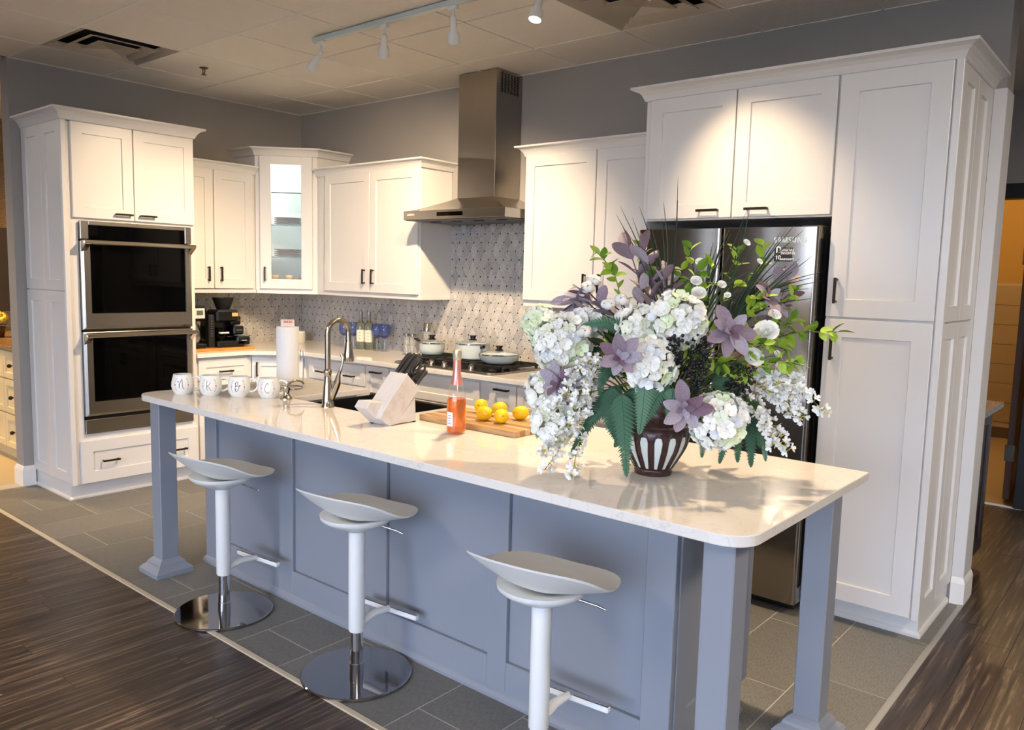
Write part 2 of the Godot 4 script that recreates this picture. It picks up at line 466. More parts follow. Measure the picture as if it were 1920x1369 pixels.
	M.tan_tile = mat(Color(0.66, 0.55, 0.38), 0.4)
	M.tan_grout = mat(Color(0.74, 0.65, 0.50), 0.9)
	M.tan_base = mat(Color(0.36, 0.28, 0.19), 0.5)
	M.frame_dark = mat(Color(0.09, 0.075, 0.07), 0.4)
	M.door_wood = mat(Color(0.33, 0.19, 0.08), 0.45)
	M.pane = glass(Color(0.95, 0.98, 1.0), 0.02)

func glass(c: Color, a: float) -> StandardMaterial3D:
	var m := mat(Color(c.r, c.g, c.b, a), 0.02)
	m.transparency = BaseMaterial3D.TRANSPARENCY_ALPHA
	return m

func solid_glass(c: Color, a := 0.1, bend := 0.05) -> StandardMaterial3D:
	var m := mat(Color(c.r, c.g, c.b, a), 0.02)
	m.transparency = BaseMaterial3D.TRANSPARENCY_ALPHA
	m.refraction_enabled = true
	m.refraction_scale = bend
	return m

func leafy(c: Color) -> StandardMaterial3D:
	var m := mat(c, 0.7)
	m.backlight_enabled = true
	m.backlight = Color(c.r * 0.25, c.g * 0.25, c.b * 0.25)
	return m

func glow(c: Color, e: float) -> StandardMaterial3D:
	var m := mat(Color(1, 1, 1), 0.5)
	m.emission_enabled = true
	m.emission = c
	m.emission_energy_multiplier = e
	return m

# ---------------------------------------------------------------- scene
func _ready() -> void:
	rng.seed = 7
	eye = Basis.from_euler(CAM_EUL, EULER_ORDER_YXZ)
	var cam := Camera3D.new()
	cam.name = "camera"
	cam.fov = rad_to_deg(2.0 * atan(684.5 / FPX))
	cam.near = 0.05
	cam.far = 200.0
	add_child(cam)
	cam.transform = Transform3D(eye, CAM_AT)
	cam.current = true
	# overcast daylight that reaches the kitchen through the shop windows behind the camera
	var sky_mat := ProceduralSkyMaterial.new()
	sky_mat.sky_top_color = Color(0.68, 0.76, 0.92)
	sky_mat.sky_horizon_color = Color(0.83, 0.88, 0.96)
	sky_mat.ground_bottom_color = Color(0.42, 0.44, 0.47)
	sky_mat.ground_horizon_color = Color(0.60, 0.66, 0.74)
	sky_mat.sun_angle_max = 0.0
	sky_mat.energy_multiplier = 14.0
	var sky := Sky.new()
	sky.sky_material = sky_mat
	var env := Environment.new()
	env.background_mode = Environment.BG_SKY
	env.sky = sky
	env.tonemap_mode = Environment.TONE_MAPPER_LINEAR
	env.tonemap_exposure = 1.07
	env.sdfgi_enabled = true
	env.ssao_enabled = true
	env.ssil_enabled = true
	var we := WorldEnvironment.new()
	we.name = "environment"
	we.environment = env
	add_child(we)
	make_materials()
	build_shell()
	build_floor()
	build_ceiling()
	build_windows()
	build_wall_cabinets()
	build_tall_cabinets()
	build_base_cabinets()
	build_backsplash()
	build_island()
	build_oven()
	build_hood()
	build_fridge()
	build_cooktop()
	build_track()
	build_fill_panels()
	build_stools()
	build_counter_items()
	build_island_items()
	build_bouquet()
	build_neighbours()

# ---------------------------------------------------------------- room
func build_shell() -> void:
	# back partition wall and its end beside the pantry
	shell(MB.new().span(Vector3(-0.13, 0, -0.17), Vector3(5.345, CH, 0)), "wall_back", M.wall, "grey painted wall behind the kitchen")
	shell(MB.new().span(Vector3(-0.13, 0, 0), Vector3(0, CH, 2.285)), "wall_left", M.wall, "grey painted wall behind the double oven")
	var b := MB.new()
	var prof := [Vector2(0, 0), Vector2(0.014, 0), Vector2(0.014, 0.105), Vector2(0.011, 0.118), Vector2(0.004, 0.135), Vector2(0, 0.14)]
	b.crown([Vector2(5.298, 0), Vector2(5.345, 0), Vector2(5.345, -0.17), Vector2(4.4, -0.17)], 1.0, prof, 0)
	shell(b, "baseboard_right", M.trim, "white baseboard around the wall end beside the pantry")
	var b2 := MB.new()
	b2.crown([Vector2(-0.13, 2.12), Vector2(-0.13, 2.285), Vector2(0, 2.285), Vector2(0, 2.215)], 1.0, prof, 0)
	shell(b2, "baseboard_left", M.trim, "white baseboard around the wall end beside the oven tower")
	var cb := MB.new()
	cb.span(Vector3(5.297, 0.135, 0.0005), Vector3(5.349, 2.435, 0.006), 0.001).span(Vector3(5.345, 0.135, -0.175), Vector3(5.350, 2.435, 0.0005), 0.001)
	shell(cb, "trim_4", M.white, "white corner board on the wall end beside the pantry")
	# outer shop shell
	shell(MB.new().span(Vector3(-4.8, 0, -5.5), Vector3(-4.6, CH, 8.6)), "wall_west", M.wall2)
	shell(MB.new().span(Vector3(10.4, 0, -5.5), Vector3(10.6, CH, 8.6)), "wall_east", M.wall2)
	shell(MB.new().span(Vector3(-4.8, 0, -5.5), Vector3(10.6, CH, -5.35)), "wall_far", M.wall2)
	# partition with the rest room doorway
	var w := structure("wall_restroom", "dark grey wall with the rest room doorway")
	var zz := -2.2
	part(MB.new().span(Vector3(-0.13, 0, zz - 0.12), Vector3(4.25, CH, zz)), "wall_panel", M.wall, w)
	part(MB.new().span(Vector3(4.25, 2.25, zz - 0.12), Vector3(5.30, CH, zz)), "wall_panel", M.wall, w)
	part(MB.new().span(Vector3(5.30, 0, zz - 0.12), Vector3(10.4, CH, zz)), "wall_panel", M.wall, w)
	part(MB.new().span(Vector3(4.25, 2.15, zz - 0.13), Vector3(5.34, 2.25, zz + 0.015), 0.003), "door_frame", M.frame_dark, w)
	part(MB.new().span(Vector3(5.25, 0, zz - 0.13), Vector3(5.34, 2.15, zz + 0.015), 0.003), "door_frame", M.frame_dark, w)
	part(MB.new().span(Vector3(4.25, 0, zz - 0.13), Vector3(4.33, 2.15, zz + 0.015), 0.003), "door_frame", M.frame_dark, w)
	var d := structure("door_1", "brown wooden rest room door standing open")
	part(MB.new().span(Vector3(5.16, 0.02, zz - 0.98), Vector3(5.205, 2.13, zz - 0.14), 0.002), "door_leaf", M.door_wood, d)
	part(MB.new().span(Vector3(5.15, 0.30, zz - 0.145), Vector3(5.21, 0.42, zz - 0.132), 0.001), "hinge", M.steel, d)
	part(MB.new().span(Vector3(5.15, 1.70, zz - 0.145), Vector3(5.21, 1.82, zz - 0.132), 0.001), "hinge", M.steel, d)
	# rest room: ochre wall over tan tiles
	var r := structure("wall_restroom_back", "ochre wall above tan tiles in the rest room")
	part(MB.new().span(Vector3(3.2, 0, -5.35), Vector3(6.6, CH, -5.22)), "wall_panel", M.ochre, r)
	part(MB.new().span(Vector3(3.2, 0, -5.22), Vector3(6.6, 1.585, -5.212)), "grout", M.tan_grout, r)
	var tm := MB.new().box(Vector3.ZERO, Vector3(0.327, 0.195, 0.012), 0.002).mesh()
	for j in 7:
		for i in 10:
			part(tm, "tile", M.tan_tile, r, Vector3(3.37 + i * 0.331, 0.262 + j * 0.2, -5.208))
	part(MB.new().span(Vector3(3.2, 0, -5.21), Vector3(6.6, 0.11, -5.196), 0.002), "tile_base", M.tan_base, r)

func build_floor() -> void:
	var f := structure("floor", "grey tile floor edged by dark streaked wood planks")
	part(MB.new().span(Vector3(-0.13, -0.12, -0.15), Vector3(5.36, -0.0011, 2.6)), "grout_bed", M.fgrout, f)
	part(MB.new().span(Vector3(-4.8, -0.12, 2.6), Vector3(10.6, -0.004, 8.6)), "subfloor", M.plank[3], f)
	part(MB.new().span(Vector3(5.36, -0.12, -2.2), Vector3(10.6, -0.004, 2.6)), "subfloor", M.plank[3], f)
	part(MB.new().span(Vector3(-0.13, -0.12, -2.2), Vector3(5.36, -0.004, -0.15)), "subfloor", M.plank[1], f)
	part(MB.new().span(Vector3(-4.8, -0.12, -5.5), Vector3(10.6, -0.0005, -2.2)), "restroom_floor", M.tan_tile, f)
	part(MB.new().span(Vector3(-4.8, -0.12, -2.2), Vector3(-0.13, -0.0005, 2.6)), "cream_floor", M.cream_floor, f)
	# 12 x 24 inch tiles, long side along z, staggered by thirds
	var x0 := 2.2345 - 0.3105 * 8
	var col := 0
	var full := MB.new().box(Vector3(0, -0.004, 0), Vector3(0.3065, 0.008, 0.6055), 0.0008).mesh()
	for k in 18:
		var xa := x0 + 0.3105 * k
		var xb := xa + 0.3105
		if xb < 0.02: continue
		var off: float = 1.405 + 0.2033 * ((k - 16) * 2)
		off = fposmod(off, 0.61)
		for j in 6:
			var za := off + 0.61 * (j - 1)
			var zb := za + 0.61
			var a := Vector2(maxf(xa, 0.0) + 0.002, maxf(za, 0.0) + 0.002)
			var b := Vector2(minf(xb, 5.338) - 0.002, minf(zb, 2.585) - 0.002)
			if b.x - a.x < 0.01 or b.y - a.y < 0.01: continue
			var m: Material = M.ftile[rng.randi() % 4]
			if absf(b.x - a.x - 0.3065) < 0.001 and absf(b.y - a.y - 0.606) < 0.001:
				part(full, "tile", m, f, Vector3((a.x + b.x) * 0.5, 0, (a.y + b.y) * 0.5))
			else:
				part(MB.new().span(Vector3(a.x, -0.008, a.y), Vector3(b.x, 0, b.y), 0.0008), "tile", m, f)
		col += 1
	# wood planks, grain along z
	var pw := 0.127
	for k in 50:
		var xa := 5.362 - pw * 38 + pw * k
		var zmin := 2.612 if xa < 5.36 else -2.2
		var z := zmin - rng.randf() * 1.1
		while z < 4.6:
			var z2 := z + 1.22
			var za := maxf(z, zmin) + 0.0006
			if z2 - za > 0.02:
				part(MB.new().span(Vector3(xa + 0.0005, -0.006, za), Vector3(xa + pw - 0.0005, 0, z2 - 0.0006), 0.0008), "plank", M.plank[rng.randi() % 8], f)
			z = z2
	shell(MB.new().span(Vector3(-0.13, -0.006, 2.588), Vector3(5.362, 0.004, 2.612), 0.002), "trim_1", M.strip, "pale metal strip between the tiles and the planks")
	shell(MB.new().span(Vector3(5.34, -0.006, 0.0), Vector3(5.362, 0.004, 2.588), 0.002), "trim_2", mat(Color(0.62, 0.61, 0.59), 0.4), "grey metal strip beside the pantry")
	shell(MB.new().span(Vector3(4.3, -0.004, -2.22), Vector3(5.3, 0.006, -2.19), 0.002), "trim_3", M.trim, "white threshold of the rest room")

func build_ceiling() -> void:
	var c := structure("ceiling", "suspended ceiling of beige speckled tiles")
	part(MB.new().span(Vector3(-4.8, CH + 0.10, -5.5), Vector3(10.6, CH + 0.22, 8.6)), "deck", M.plenum, c)
	var xg := 0.508
	var zg := 0.455
	var full := MB.new().box(Vector3(0, 0.008, 0), Vector3(0.598, 0.016, 0.598), 0.003).mesh()
	var count := 0
	# tiles over the kitchen are single pieces
	for i in range(-1, 9):
		for j in range(-1, 7):
			var xa := xg + 0.6118 * i
			var za := zg + 0.607 * j
			if (i == 0 and j == 2) or (i == 5 and j == 0): continue
			var lo := Vector2(maxf(xa, 0.0), maxf(za, 0.0))
			var hi := Vector2(xa + 0.6118, za + 0.607)
			if hi.x - lo.x > 0.59 and hi.y - lo.y > 0.59:
				part(full, "ceiling_tile", M.ceil, c, Vector3(xa + 0.3059, CH, za + 0.3035))
			else:
				part(MB.new().span(Vector3(lo.x, CH, lo.y), Vector3(hi.x - 0.006, CH + 0.016, hi.y - 0.006), 0.003), "ceiling_tile", M.ceil, c)
	# the rest of the shop ceiling
	var x1 := xg + 0.6118 * 9
	var z1 := zg + 0.607 * 7
	part(MB.new().span(Vector3(x1, CH, -5.5), Vector3(10.6, CH + 0.02, 8.6)), "ceiling_field", M.ceil, c)
	part(MB.new().span(Vector3(-4.8, CH, z1), Vector3(x1, CH + 0.02, 8.6)), "ceiling_field", M.ceil, c)
	part(MB.new().span(Vector3(-4.8, CH, -5.5), Vector3(-0.1, CH + 0.02, z1)), "ceiling_field", M.ceil, c)
	part(MB.new().span(Vector3(-0.1, CH, -5.5), Vector3(x1, CH + 0.02, -0.1)), "ceiling_field", M.ceil, c)
	# exposed grid
	for i in range(0, 10):
		part(MB.new().span(Vector3(xg + 0.6118 * i - 0.008, CH - 0.004, 0), Vector3(xg + 0.6118 * i + 0.008, CH + 0.03, z1), 0.001), "grid_bar", M.tbar, c)
	for j in range(0, 8):
		if j % 2 == 0 or j == 3:
			part(MB.new().span(Vector3(0, CH - 0.0035, zg + 0.607 * j - 0.008), Vector3(x1, CH + 0.03, zg + 0.607 * j + 0.008), 0.001), "grid_bar", M.tbar, c)
	# wall angles
	part(MB.new().span(Vector3(0, CH - 0.004, 0.0), Vector3(5.34, CH + 0.02, 0.016)), "grid_bar", M.tbar, c)
	part(MB.new().span(Vector3(0, CH - 0.004, 0.0), Vector3(0.016, CH + 0.02, 2.28)), "grid_bar", M.tbar, c)
	diffuser(Vector3(xg + 0.3059, CH, zg + 0.607 * 2.5), "stepped square ceiling air diffuser above the double oven tower")
	diffuser(Vector3(xg + 0.6118 * 5.5, CH, zg + 0.607 * 0.5), "stepped square ceiling air diffuser above the refrigerator")
	# sprinkler
	var s := thing("fire_sprinkler", "small brass fire sprinkler head hanging from the ceiling tiles", "sprinkler", Vector3(0.845, CH, 1.375))
	var br := mat(Color(0.42, 0.33, 0.20), 0.4, 0.8)
	part(MB.new().lathe([Vector2(0, -0.006), Vector2(0.024, -0.006), Vector2(0.030, 0.0), Vector2(0.0, 0.002)], 20), "escutcheon", br, s)
	part(MB.new().tube([Vector3(0.008, -0.004, 0), Vector3(0.017, -0.022, 0), Vector3(0.006, -0.043, 0)], 0.0028, 6).tube([Vector3(-0.008, -0.004, 0), Vector3(-0.017, -0.022, 0), Vector3(-0.006, -0.043, 0)], 0.0028, 6).tube([Vector3(0, -0.004, 0), Vector3(0, -0.04, 0)], 0.002, 6), "frame", br, s)
	part(MB.new().lathe([Vector2(0, -0.050), Vector2(0.018, -0.047), Vector2(0.018, -0.045), Vector2(0.0, -0.044)], 16), "deflector", br, s)

func diffuser(at: Vector3, label: String) -> void:
	var t := thing("air_diffuser", label, "air vent", at)
	var m := mat(Color(0.70, 0.66, 0.60), 0.5)
	# outer frame, nested sloping cones and a centre plate
	var frame := MB.new()
	for k in 3:
		var o: float = [0.297, 0.205, 0.125][k]
		var i2: float = [0.225, 0.145, 0.0][k]
		var yo: float = [-0.003, -0.007, -0.010][k]
		var yi: float = [0.026, 0.020, -0.010][k]
		var b := MB.new()
		var A := [Vector3(-o, yo, -o), Vector3(o, yo, -o), Vector3(o, yo, o), Vector3(-o, yo, o)]
		var B := [Vector3(-i2, yi, -i2), Vector3(i2, yi, -i2), Vector3(i2, yi, i2), Vector3(-i2, yi, i2)]
		for q in 4:
			var r := (q + 1) % 4
			var mid: Vector3 = (A[q] + A[r]) * 0.5
			b.quad(A[q], A[r], B[r], B[q], Vector3(-mid.x, -o * 1.2, -mid.z).normalized())
			b.quad(A[q], A[r], A[r] + Vector3(0, 0.006, 0), A[q] + Vector3(0, 0.006, 0), mid.normalized())
		part(b, ["frame", "cone", "centre_plate"][k], m, t)
	part(MB.new().span(Vector3(-0.3, 0.07, -0.3), Vector3(0.3, 0.09, 0.3)), "duct_back", M.plenum, t)

func build_windows() -> void:
	# shop front with tall windows behind the camera
	var z := 8.4
	var w := structure("wall_front", "shop front wall with tall windows")
	var xs := [3.0, 4.75, 6.5, 8.25, 10.0]
	part(MB.new().span(Vector3(-4.8, 0, z), Vector3(1.42, CH, z + 0.2)), "wall_panel", M.wall2, w)
	part(MB.new().span(Vector3(1.62, 0, z), Vector3(3.0, CH, z + 0.2)), "wall_panel", M.wall2, w)
	part(MB.new().span(Vector3(10.0, 0, z), Vector3(10.6, CH, z + 0.2)), "wall_panel", M.wall2, w)
	part(MB.new().span(Vector3(1.42, 0, z), Vector3(1.62, 0.25, z + 0.2)), "wall_panel", M.wall2, w)
	part(MB.new().span(Vector3(3.0, 0, z), Vector3(10.0, 0.25, z + 0.2)), "wall_panel", M.wall2, w)
	part(MB.new().span(Vector3(1.42, 2.70, z), Vector3(1.62, CH, z + 0.2)), "wall_panel", M.wall2, w)
	part(MB.new().span(Vector3(3.0, 2.70, z), Vector3(10.0, CH, z + 0.2)), "wall_panel", M.wall2, w)
	var sl := structure("window_5", "added narrow glazed slot that gives the refrigerator its bright streak")  # added unseen slot, placed so the refrigerator doors mirror a bright streak
	part(MB.new().span(Vector3(1.42, 0.25, z + 0.085), Vector3(1.62, 2.70, z + 0.095)), "pane", M.pane, sl)
	for i in 4:
		var n := structure("window_%d" % (i + 1), "tall shop window")
		var a: float = xs[i]
		var b: float = xs[i + 1]
		for q in [[Vector3(a, 0.25, z + 0.05), Vector3(a + 0.05, 2.7, z + 0.13)], [Vector3(b - 0.05, 0.25, z + 0.05), Vector3(b, 2.7, z + 0.13)], [Vector3(a, 0.25, z + 0.05), Vector3(b, 0.30, z + 0.13)], [Vector3(a, 2.65, z + 0.05), Vector3(b, 2.7, z + 0.13)]]:
			part(MB.new().span(q[0], q[1], 0.003), "window_frame", M.frame_dark, n)
		part(MB.new().span(Vector3(a + 0.05, 0.30, z + 0.085), Vector3(b - 0.05, 2.65, z + 0.095)), "pane", M.pane, n)

# ---------------------------------------------------------------- cabinets
const CROWN := [Vector2(0, 0), Vector2(0.006, 0.004), Vector2(0.010, 0.016), Vector2(0.017, 0.030), Vector2(0.030, 0.044), Vector2(0.047, 0.052), Vector2(0.055, 0.053), Vector2(0.055, 0.064), Vector2(0, 0.064)]

func handle_mesh(upright: bool, length := 0.112) -> ArrayMesh:
	var key := "handle%s%.3f" % [upright, length]
	if not cache.has(key):
		var m := MB.new()
		var l := length
		if upright:
			m.box(Vector3(0, 0, 0.026), Vector3(0.012, l, 0.009), 0.001)
			for s in [-1, 1]: m.box(Vector3(0, s * (l * 0.5 - 0.008), 0.011), Vector3(0.010, 0.010, 0.022), 0.001)
		else:
			m.box(Vector3(0, 0, 0.026), Vector3(l, 0.012, 0.009), 0.001)
			for s in [-1, 1]: m.box(Vector3(s * (l * 0.5 - 0.008), 0, 0.011), Vector3(0.010, 0.010, 0.022), 0.001)
		cache[key] = m.mesh()
	return cache[key]

func leaf(t: Node, x0: float, x1: float, y0: float, y1: float, z: float, handles := [], called := "door", rail := 0.068) -> MeshInstance3D:
	var d := part(MB.new().door(x1 - x0, y1 - y0, 0.02, rail), called, M.white, t, Vector3((x0 + x1) * 0.5, (y0 + y1) * 0.5, z))
	for h in handles:
		var q := part(handle_mesh(h[2]), "handle", M.bronze, d, Vector3(h[0] - d.position.x, h[1] - d.position.y, 0.02))
		q.set_meta("label", "dark bronze bar handle")
	return d

func build_wall_cabinets() -> void:
	# left of the hood; local axes are the world's
	var t := thing("wall_cabinet", "white two-door wall cabinet between the glass corner cabinet and the range hood", "cabinet", Vector3(1.2575, 1.344, 0))
	var o := t.position
	part(MB.new().span(Vector3(0.662, 1.372, 0.002) - o, Vector3(1.855, 2.30, 0.315) - o, 0.002), "body", M.white, t)
	part(MB.new().span(Vector3(0.662, 1.344, 0.292) - o, Vector3(1.858, 1.374, 0.318) - o, 0.002), "light_rail", M.white, t)
	part(MB.new().span(Vector3(1.835, 1.344, 0.002) - o, Vector3(1.858, 1.374, 0.292) - o, 0.002), "light_rail", M.white, t)
	leaf(t, 0.776 - o.x, 1.318 - o.x, 1.382 - o.y, 2.279 - o.y, 0.315, [[1.271 - o.x, 1.50 - o.y, true]])
	leaf(t, 1.324 - o.x, 1.846 - o.x, 1.382 - o.y, 2.279 - o.y, 0.315, [[1.371 - o.x, 1.50 - o.y, true]])
	part(MB.new().crown([Vector2(0.66 - o.x, 0.322), Vector2(1.862 - o.x, 0.322), Vector2(1.862 - o.x, 0.002)], 1.0, CROWN, 2.274 - o.y), "crown_moulding", M.white, t)
	part(MB.new().span(Vector3(0.66, 2.29, 0.002) - o, Vector3(1.858, 2.30, 0.322) - o), "top_panel", M.white, t)
	# right of the hood
	t = thing("wall_cabinet", "white two-door wall cabinet between the range hood and the refrigerator", "cabinet", Vector3(3.335, 1.344, 0))
	o = t.position
	part(MB.new().span(Vector3(2.816, 1.372, 0.002) - o, Vector3(3.853, 2.30, 0.315) - o, 0.002), "body", M.white, t)
	part(MB.new().span(Vector3(2.813, 1.344, 0.292) - o, Vector3(3.853, 1.374, 0.318) - o, 0.002), "light_rail", M.white, t)
	part(MB.new().span(Vector3(2.813, 1.344, 0.002) - o, Vector3(2.836, 1.374, 0.292) - o, 0.002), "light_rail", M.white, t)
	leaf(t, 2.820 - o.x, 3.348 - o.x, 1.385 - o.y, 2.279 - o.y, 0.315, [[3.298 - o.x, 1.50 - o.y, true]])
	leaf(t, 3.354 - o.x, 3.850 - o.x, 1.385 - o.y, 2.279 - o.y, 0.315, [[3.404 - o.x, 1.50 - o.y, true]])
	part(MB.new().crown([Vector2(2.809 - o.x, 0.002), Vector2(2.809 - o.x, 0.322), Vector2(3.853 - o.x, 0.322)], 1.0, CROWN, 2.274 - o.y), "crown_moulding", M.white, t)
	# on the oven wall: local +z is world +x, local +x is world -z
	t = thing("wall_cabinet", "white two-door wall cabinet between the oven tower and the glass corner cabinet", "cabinet", Vector3(0, 1.344, 1.004), PI / 2)
	var hw := 0.342
	part(MB.new().span(Vector3(-hw, 0.028, 0.002), Vector3(hw, 0.956, 0.315), 0.002), "body", M.white, t)
	part(MB.new().span(Vector3(-hw, 0, 0.292), Vector3(hw, 0.03, 0.318), 0.002), "light_rail", M.white, t)
	leaf(t, -hw + 0.002, -0.027, 0.038, 0.935, 0.315, [[-0.078, 0.148, true]])
	leaf(t, -0.021, 0.312, 0.038, 0.935, 0.315, [[0.026, 0.148, true]])
	part(MB.new().crown([Vector2(-hw, 0.322), Vector2(hw, 0.322)], 1.0, CROWN, 0.93), "crown_moulding", M.white, t)
	glass_corner()

func glass_corner() -> void:
	var t := thing("glass_corner_cabinet", "white diagonal corner cabinet with a glass door and lit shelves", "cabinet", Vector3(0, 1.344, 0))
	# pentagon with one diagonal open side
	var P := [Vector2(0.002, 0.002), Vector2(0.658, 0.002), Vector2(0.658, 0.315), Vector2(0.315, 0.658), Vector2(0.002, 0.658)]
	var hgt := 1.095
	part(MB.new().span(Vector3(0.002, 0, 0.002), Vector3(0.658, hgt, 0.014)), "back_panel", M.white_in, t)
	part(MB.new().span(Vector3(0.002, 0, 0.014), Vector3(0.014, hgt, 0.658)), "back_panel", M.white_in, t)
	part(MB.new().span(Vector3(0.642, 0, 0.014), Vector3(0.658, hgt, 0.315)), "side_panel", M.white, t)
	part(MB.new().span(Vector3(0.014, 0, 0.642), Vector3(0.315, hgt, 0.658)), "side_panel", M.white, t)
	var inner := PackedVector2Array([Vector2(0.014, 0.014), Vector2(0.642, 0.014), Vector2(0.642, 0.309), Vector2(0.309, 0.642), Vector2(0.014, 0.642)])
	part(MB.new().prism(inner, 0.03, 0.05), "bottom_panel", M.white_in, t)
	part(MB.new().prism(inner, hgt - 0.02, hgt), "top_panel", M.white_in, t)
	# face frame and glass door on the diagonal (local frame with z out of the face)
	var fx := Transform3D(Basis(Vector3.UP, PI / 4), Vector3(0.4865, 0, 0.4865))
	var ff := MB.new()
	ff.xf = fx
	ff.span(Vector3(-0.244, 0, -0.02), Vector3(-0.19, hgt, 0), 0.001).span(Vector3(0.19, 0, -0.02), Vector3(0.244, hgt, 0), 0.001)
	ff.span(Vector3(-0.19, 0, -0.02), Vector3(0.19, 0.05, 0), 0.001).span(Vector3(-0.19, hgt - 0.03, -0.02), Vector3(0.19, hgt, 0), 0.001)
	part(ff, "face_frame", M.white, t)
	var d := Node3D.new()
	d.name = "door"
	t.add_child(d)
	d.transform = fx
	var y0 := 0.04
	var y1 := 1.083
	var gy0 := 0.118
	var gy1 := 1.02
	part(MB.new().span(Vector3(-0.205, y0, 0.001), Vector3(-0.118, y1, 0.021), 0.002).span(Vector3(0.118, y0, 0.001), Vector3(0.205, y1, 0.021), 0.002).span(Vector3(-0.118, y0, 0.001), Vector3(0.118, gy0, 0.021), 0.002).span(Vector3(-0.118, gy1, 0.001), Vector3(0.118, y1, 0.021), 0.002), "door_frame", M.white, d)
	part(MB.new().span(Vector3(-0.117, gy0, 0.008), Vector3(0.117, gy1, 0.012)), "pane", M.glass, d)
	part(handle_mesh(true), "handle", M.bronze, d, Vector3(-0.165, 0.157, 0.021))
	part(MB.new().crown([Vector2(0.002, 0.664), Vector2(0.318, 0.664), Vector2(0.664, 0.318), Vector2(0.664, 0.002)], 1.0, CROWN, 1.083), "crown_moulding", M.white, t)
	part(MB.new().prism(PackedVector2Array(P), hgt, hgt + 0.006), "lid", M.white, t)
	part(MB.new().span(Vector3(0.315, 0, 0.650), Vector3(0.322, 0.03, 0.658)), "light_rail", M.white, t)
	var sh := PackedVector2Array([Vector2(0.02, 0.02), Vector2(0.636, 0.02), Vector2(0.636, 0.30), Vector2(0.30, 0.636), Vector2(0.02, 0.636)])
	for y in [0.288, 0.543, 0.80]:
		var s := part(MB.new().prism(sh, y, y + 0.008), "glass_shelf", M.glass_shelf, t)
		var e := MB.new()
		e.xf = Transform3D(Basis(Vector3.UP, PI / 4), Vector3(0.468, 0, 0.468))
		e.span(Vector3(-0.236, y, 0), Vector3(0.236, y + 0.008, 0.002))
		part(e, "shelf_edge", M.glass_edge, s)
	# puck light in the cabinet ceiling
	var pk := part(MB.new().lathe([Vector2(0, hgt - 0.032), Vector2(0.03, hgt - 0.032), Vector2(0.034, hgt - 0.02)], 20, Vector3(0.38, 0, 0.38)), "puck_light", glow(Color(0.95, 1.0, 1.0), 2.0), t)
	pk.set_meta("label", "small glowing white puck light")
	var l := OmniLight3D.new()
	l.name = "puck_lamp"
	l.light_color = Color(0.93, 1.0, 0.98)
	l.light_energy = 0.22
	l.light_size = 0.03
	l.omni_range = 6.0
	l.omni_attenuation = 2.0
	l.shadow_enabled = true
	t.add_child(l)
	l.position = Vector3(0.38, hgt - 0.05, 0.38)
	# plates and cups
	var at := Vector3(0, 1.344, 0)
	for q in [[0.551, 4, 0.33, 0.36, "upper"], [0.296, 4, 0.335, 0.365, "middle"]]:
		for k in q[1]:
			var p := thing("dinner_plate", "rimmed tan plate in the stack on the %s glass shelf" % q[4], "plate", at + Vector3(q[2] as float, q[0] + k * 0.016, q[3] as float), 0.0, "plates stacked on the %s glass shelf" % q[4])
			part(MB.new().lathe([Vector2(0, 0), Vector2(0.07, 0), Vector2(0.115, 0.013), Vector2(0.115, 0.016), Vector2(0.07, 0.004), Vector2(0, 0.004)], 28), "dish", M.plate, p)
			part(MB.new().lathe([Vector2(0.112, 0.0118), Vector2(0.1165, 0.013), Vector2(0.1165, 0.0165), Vector2(0.112, 0.016)], 28), "rim", M.plate_rim, p)
	for k in 4:
		var c := thing("tumbler", "tan and white banded tumbler on the glass cabinet floor", "cup", at + Vector3(0.30 + 0.075 * k, 0.05, 0.47 - 0.085 * k), 0.0, "banded tumblers on the corner cabinet floor")
		part(MB.new().lathe([Vector2(0, 0), Vector2(0.030, 0), Vector2(0.034, 0.10), Vector2(0.031, 0.10), Vector2(0.027, 0.006), Vector2(0, 0.006)], 18), "cup", M.plate, c)
		part(MB.new().lathe([Vector2(0.0325, 0.03), Vector2(0.0345, 0.032), Vector2(0.0355, 0.08), Vector2(0.033, 0.082)], 18), "band", mat(Color(0.78, 0.60, 0.40), 0.5), c)

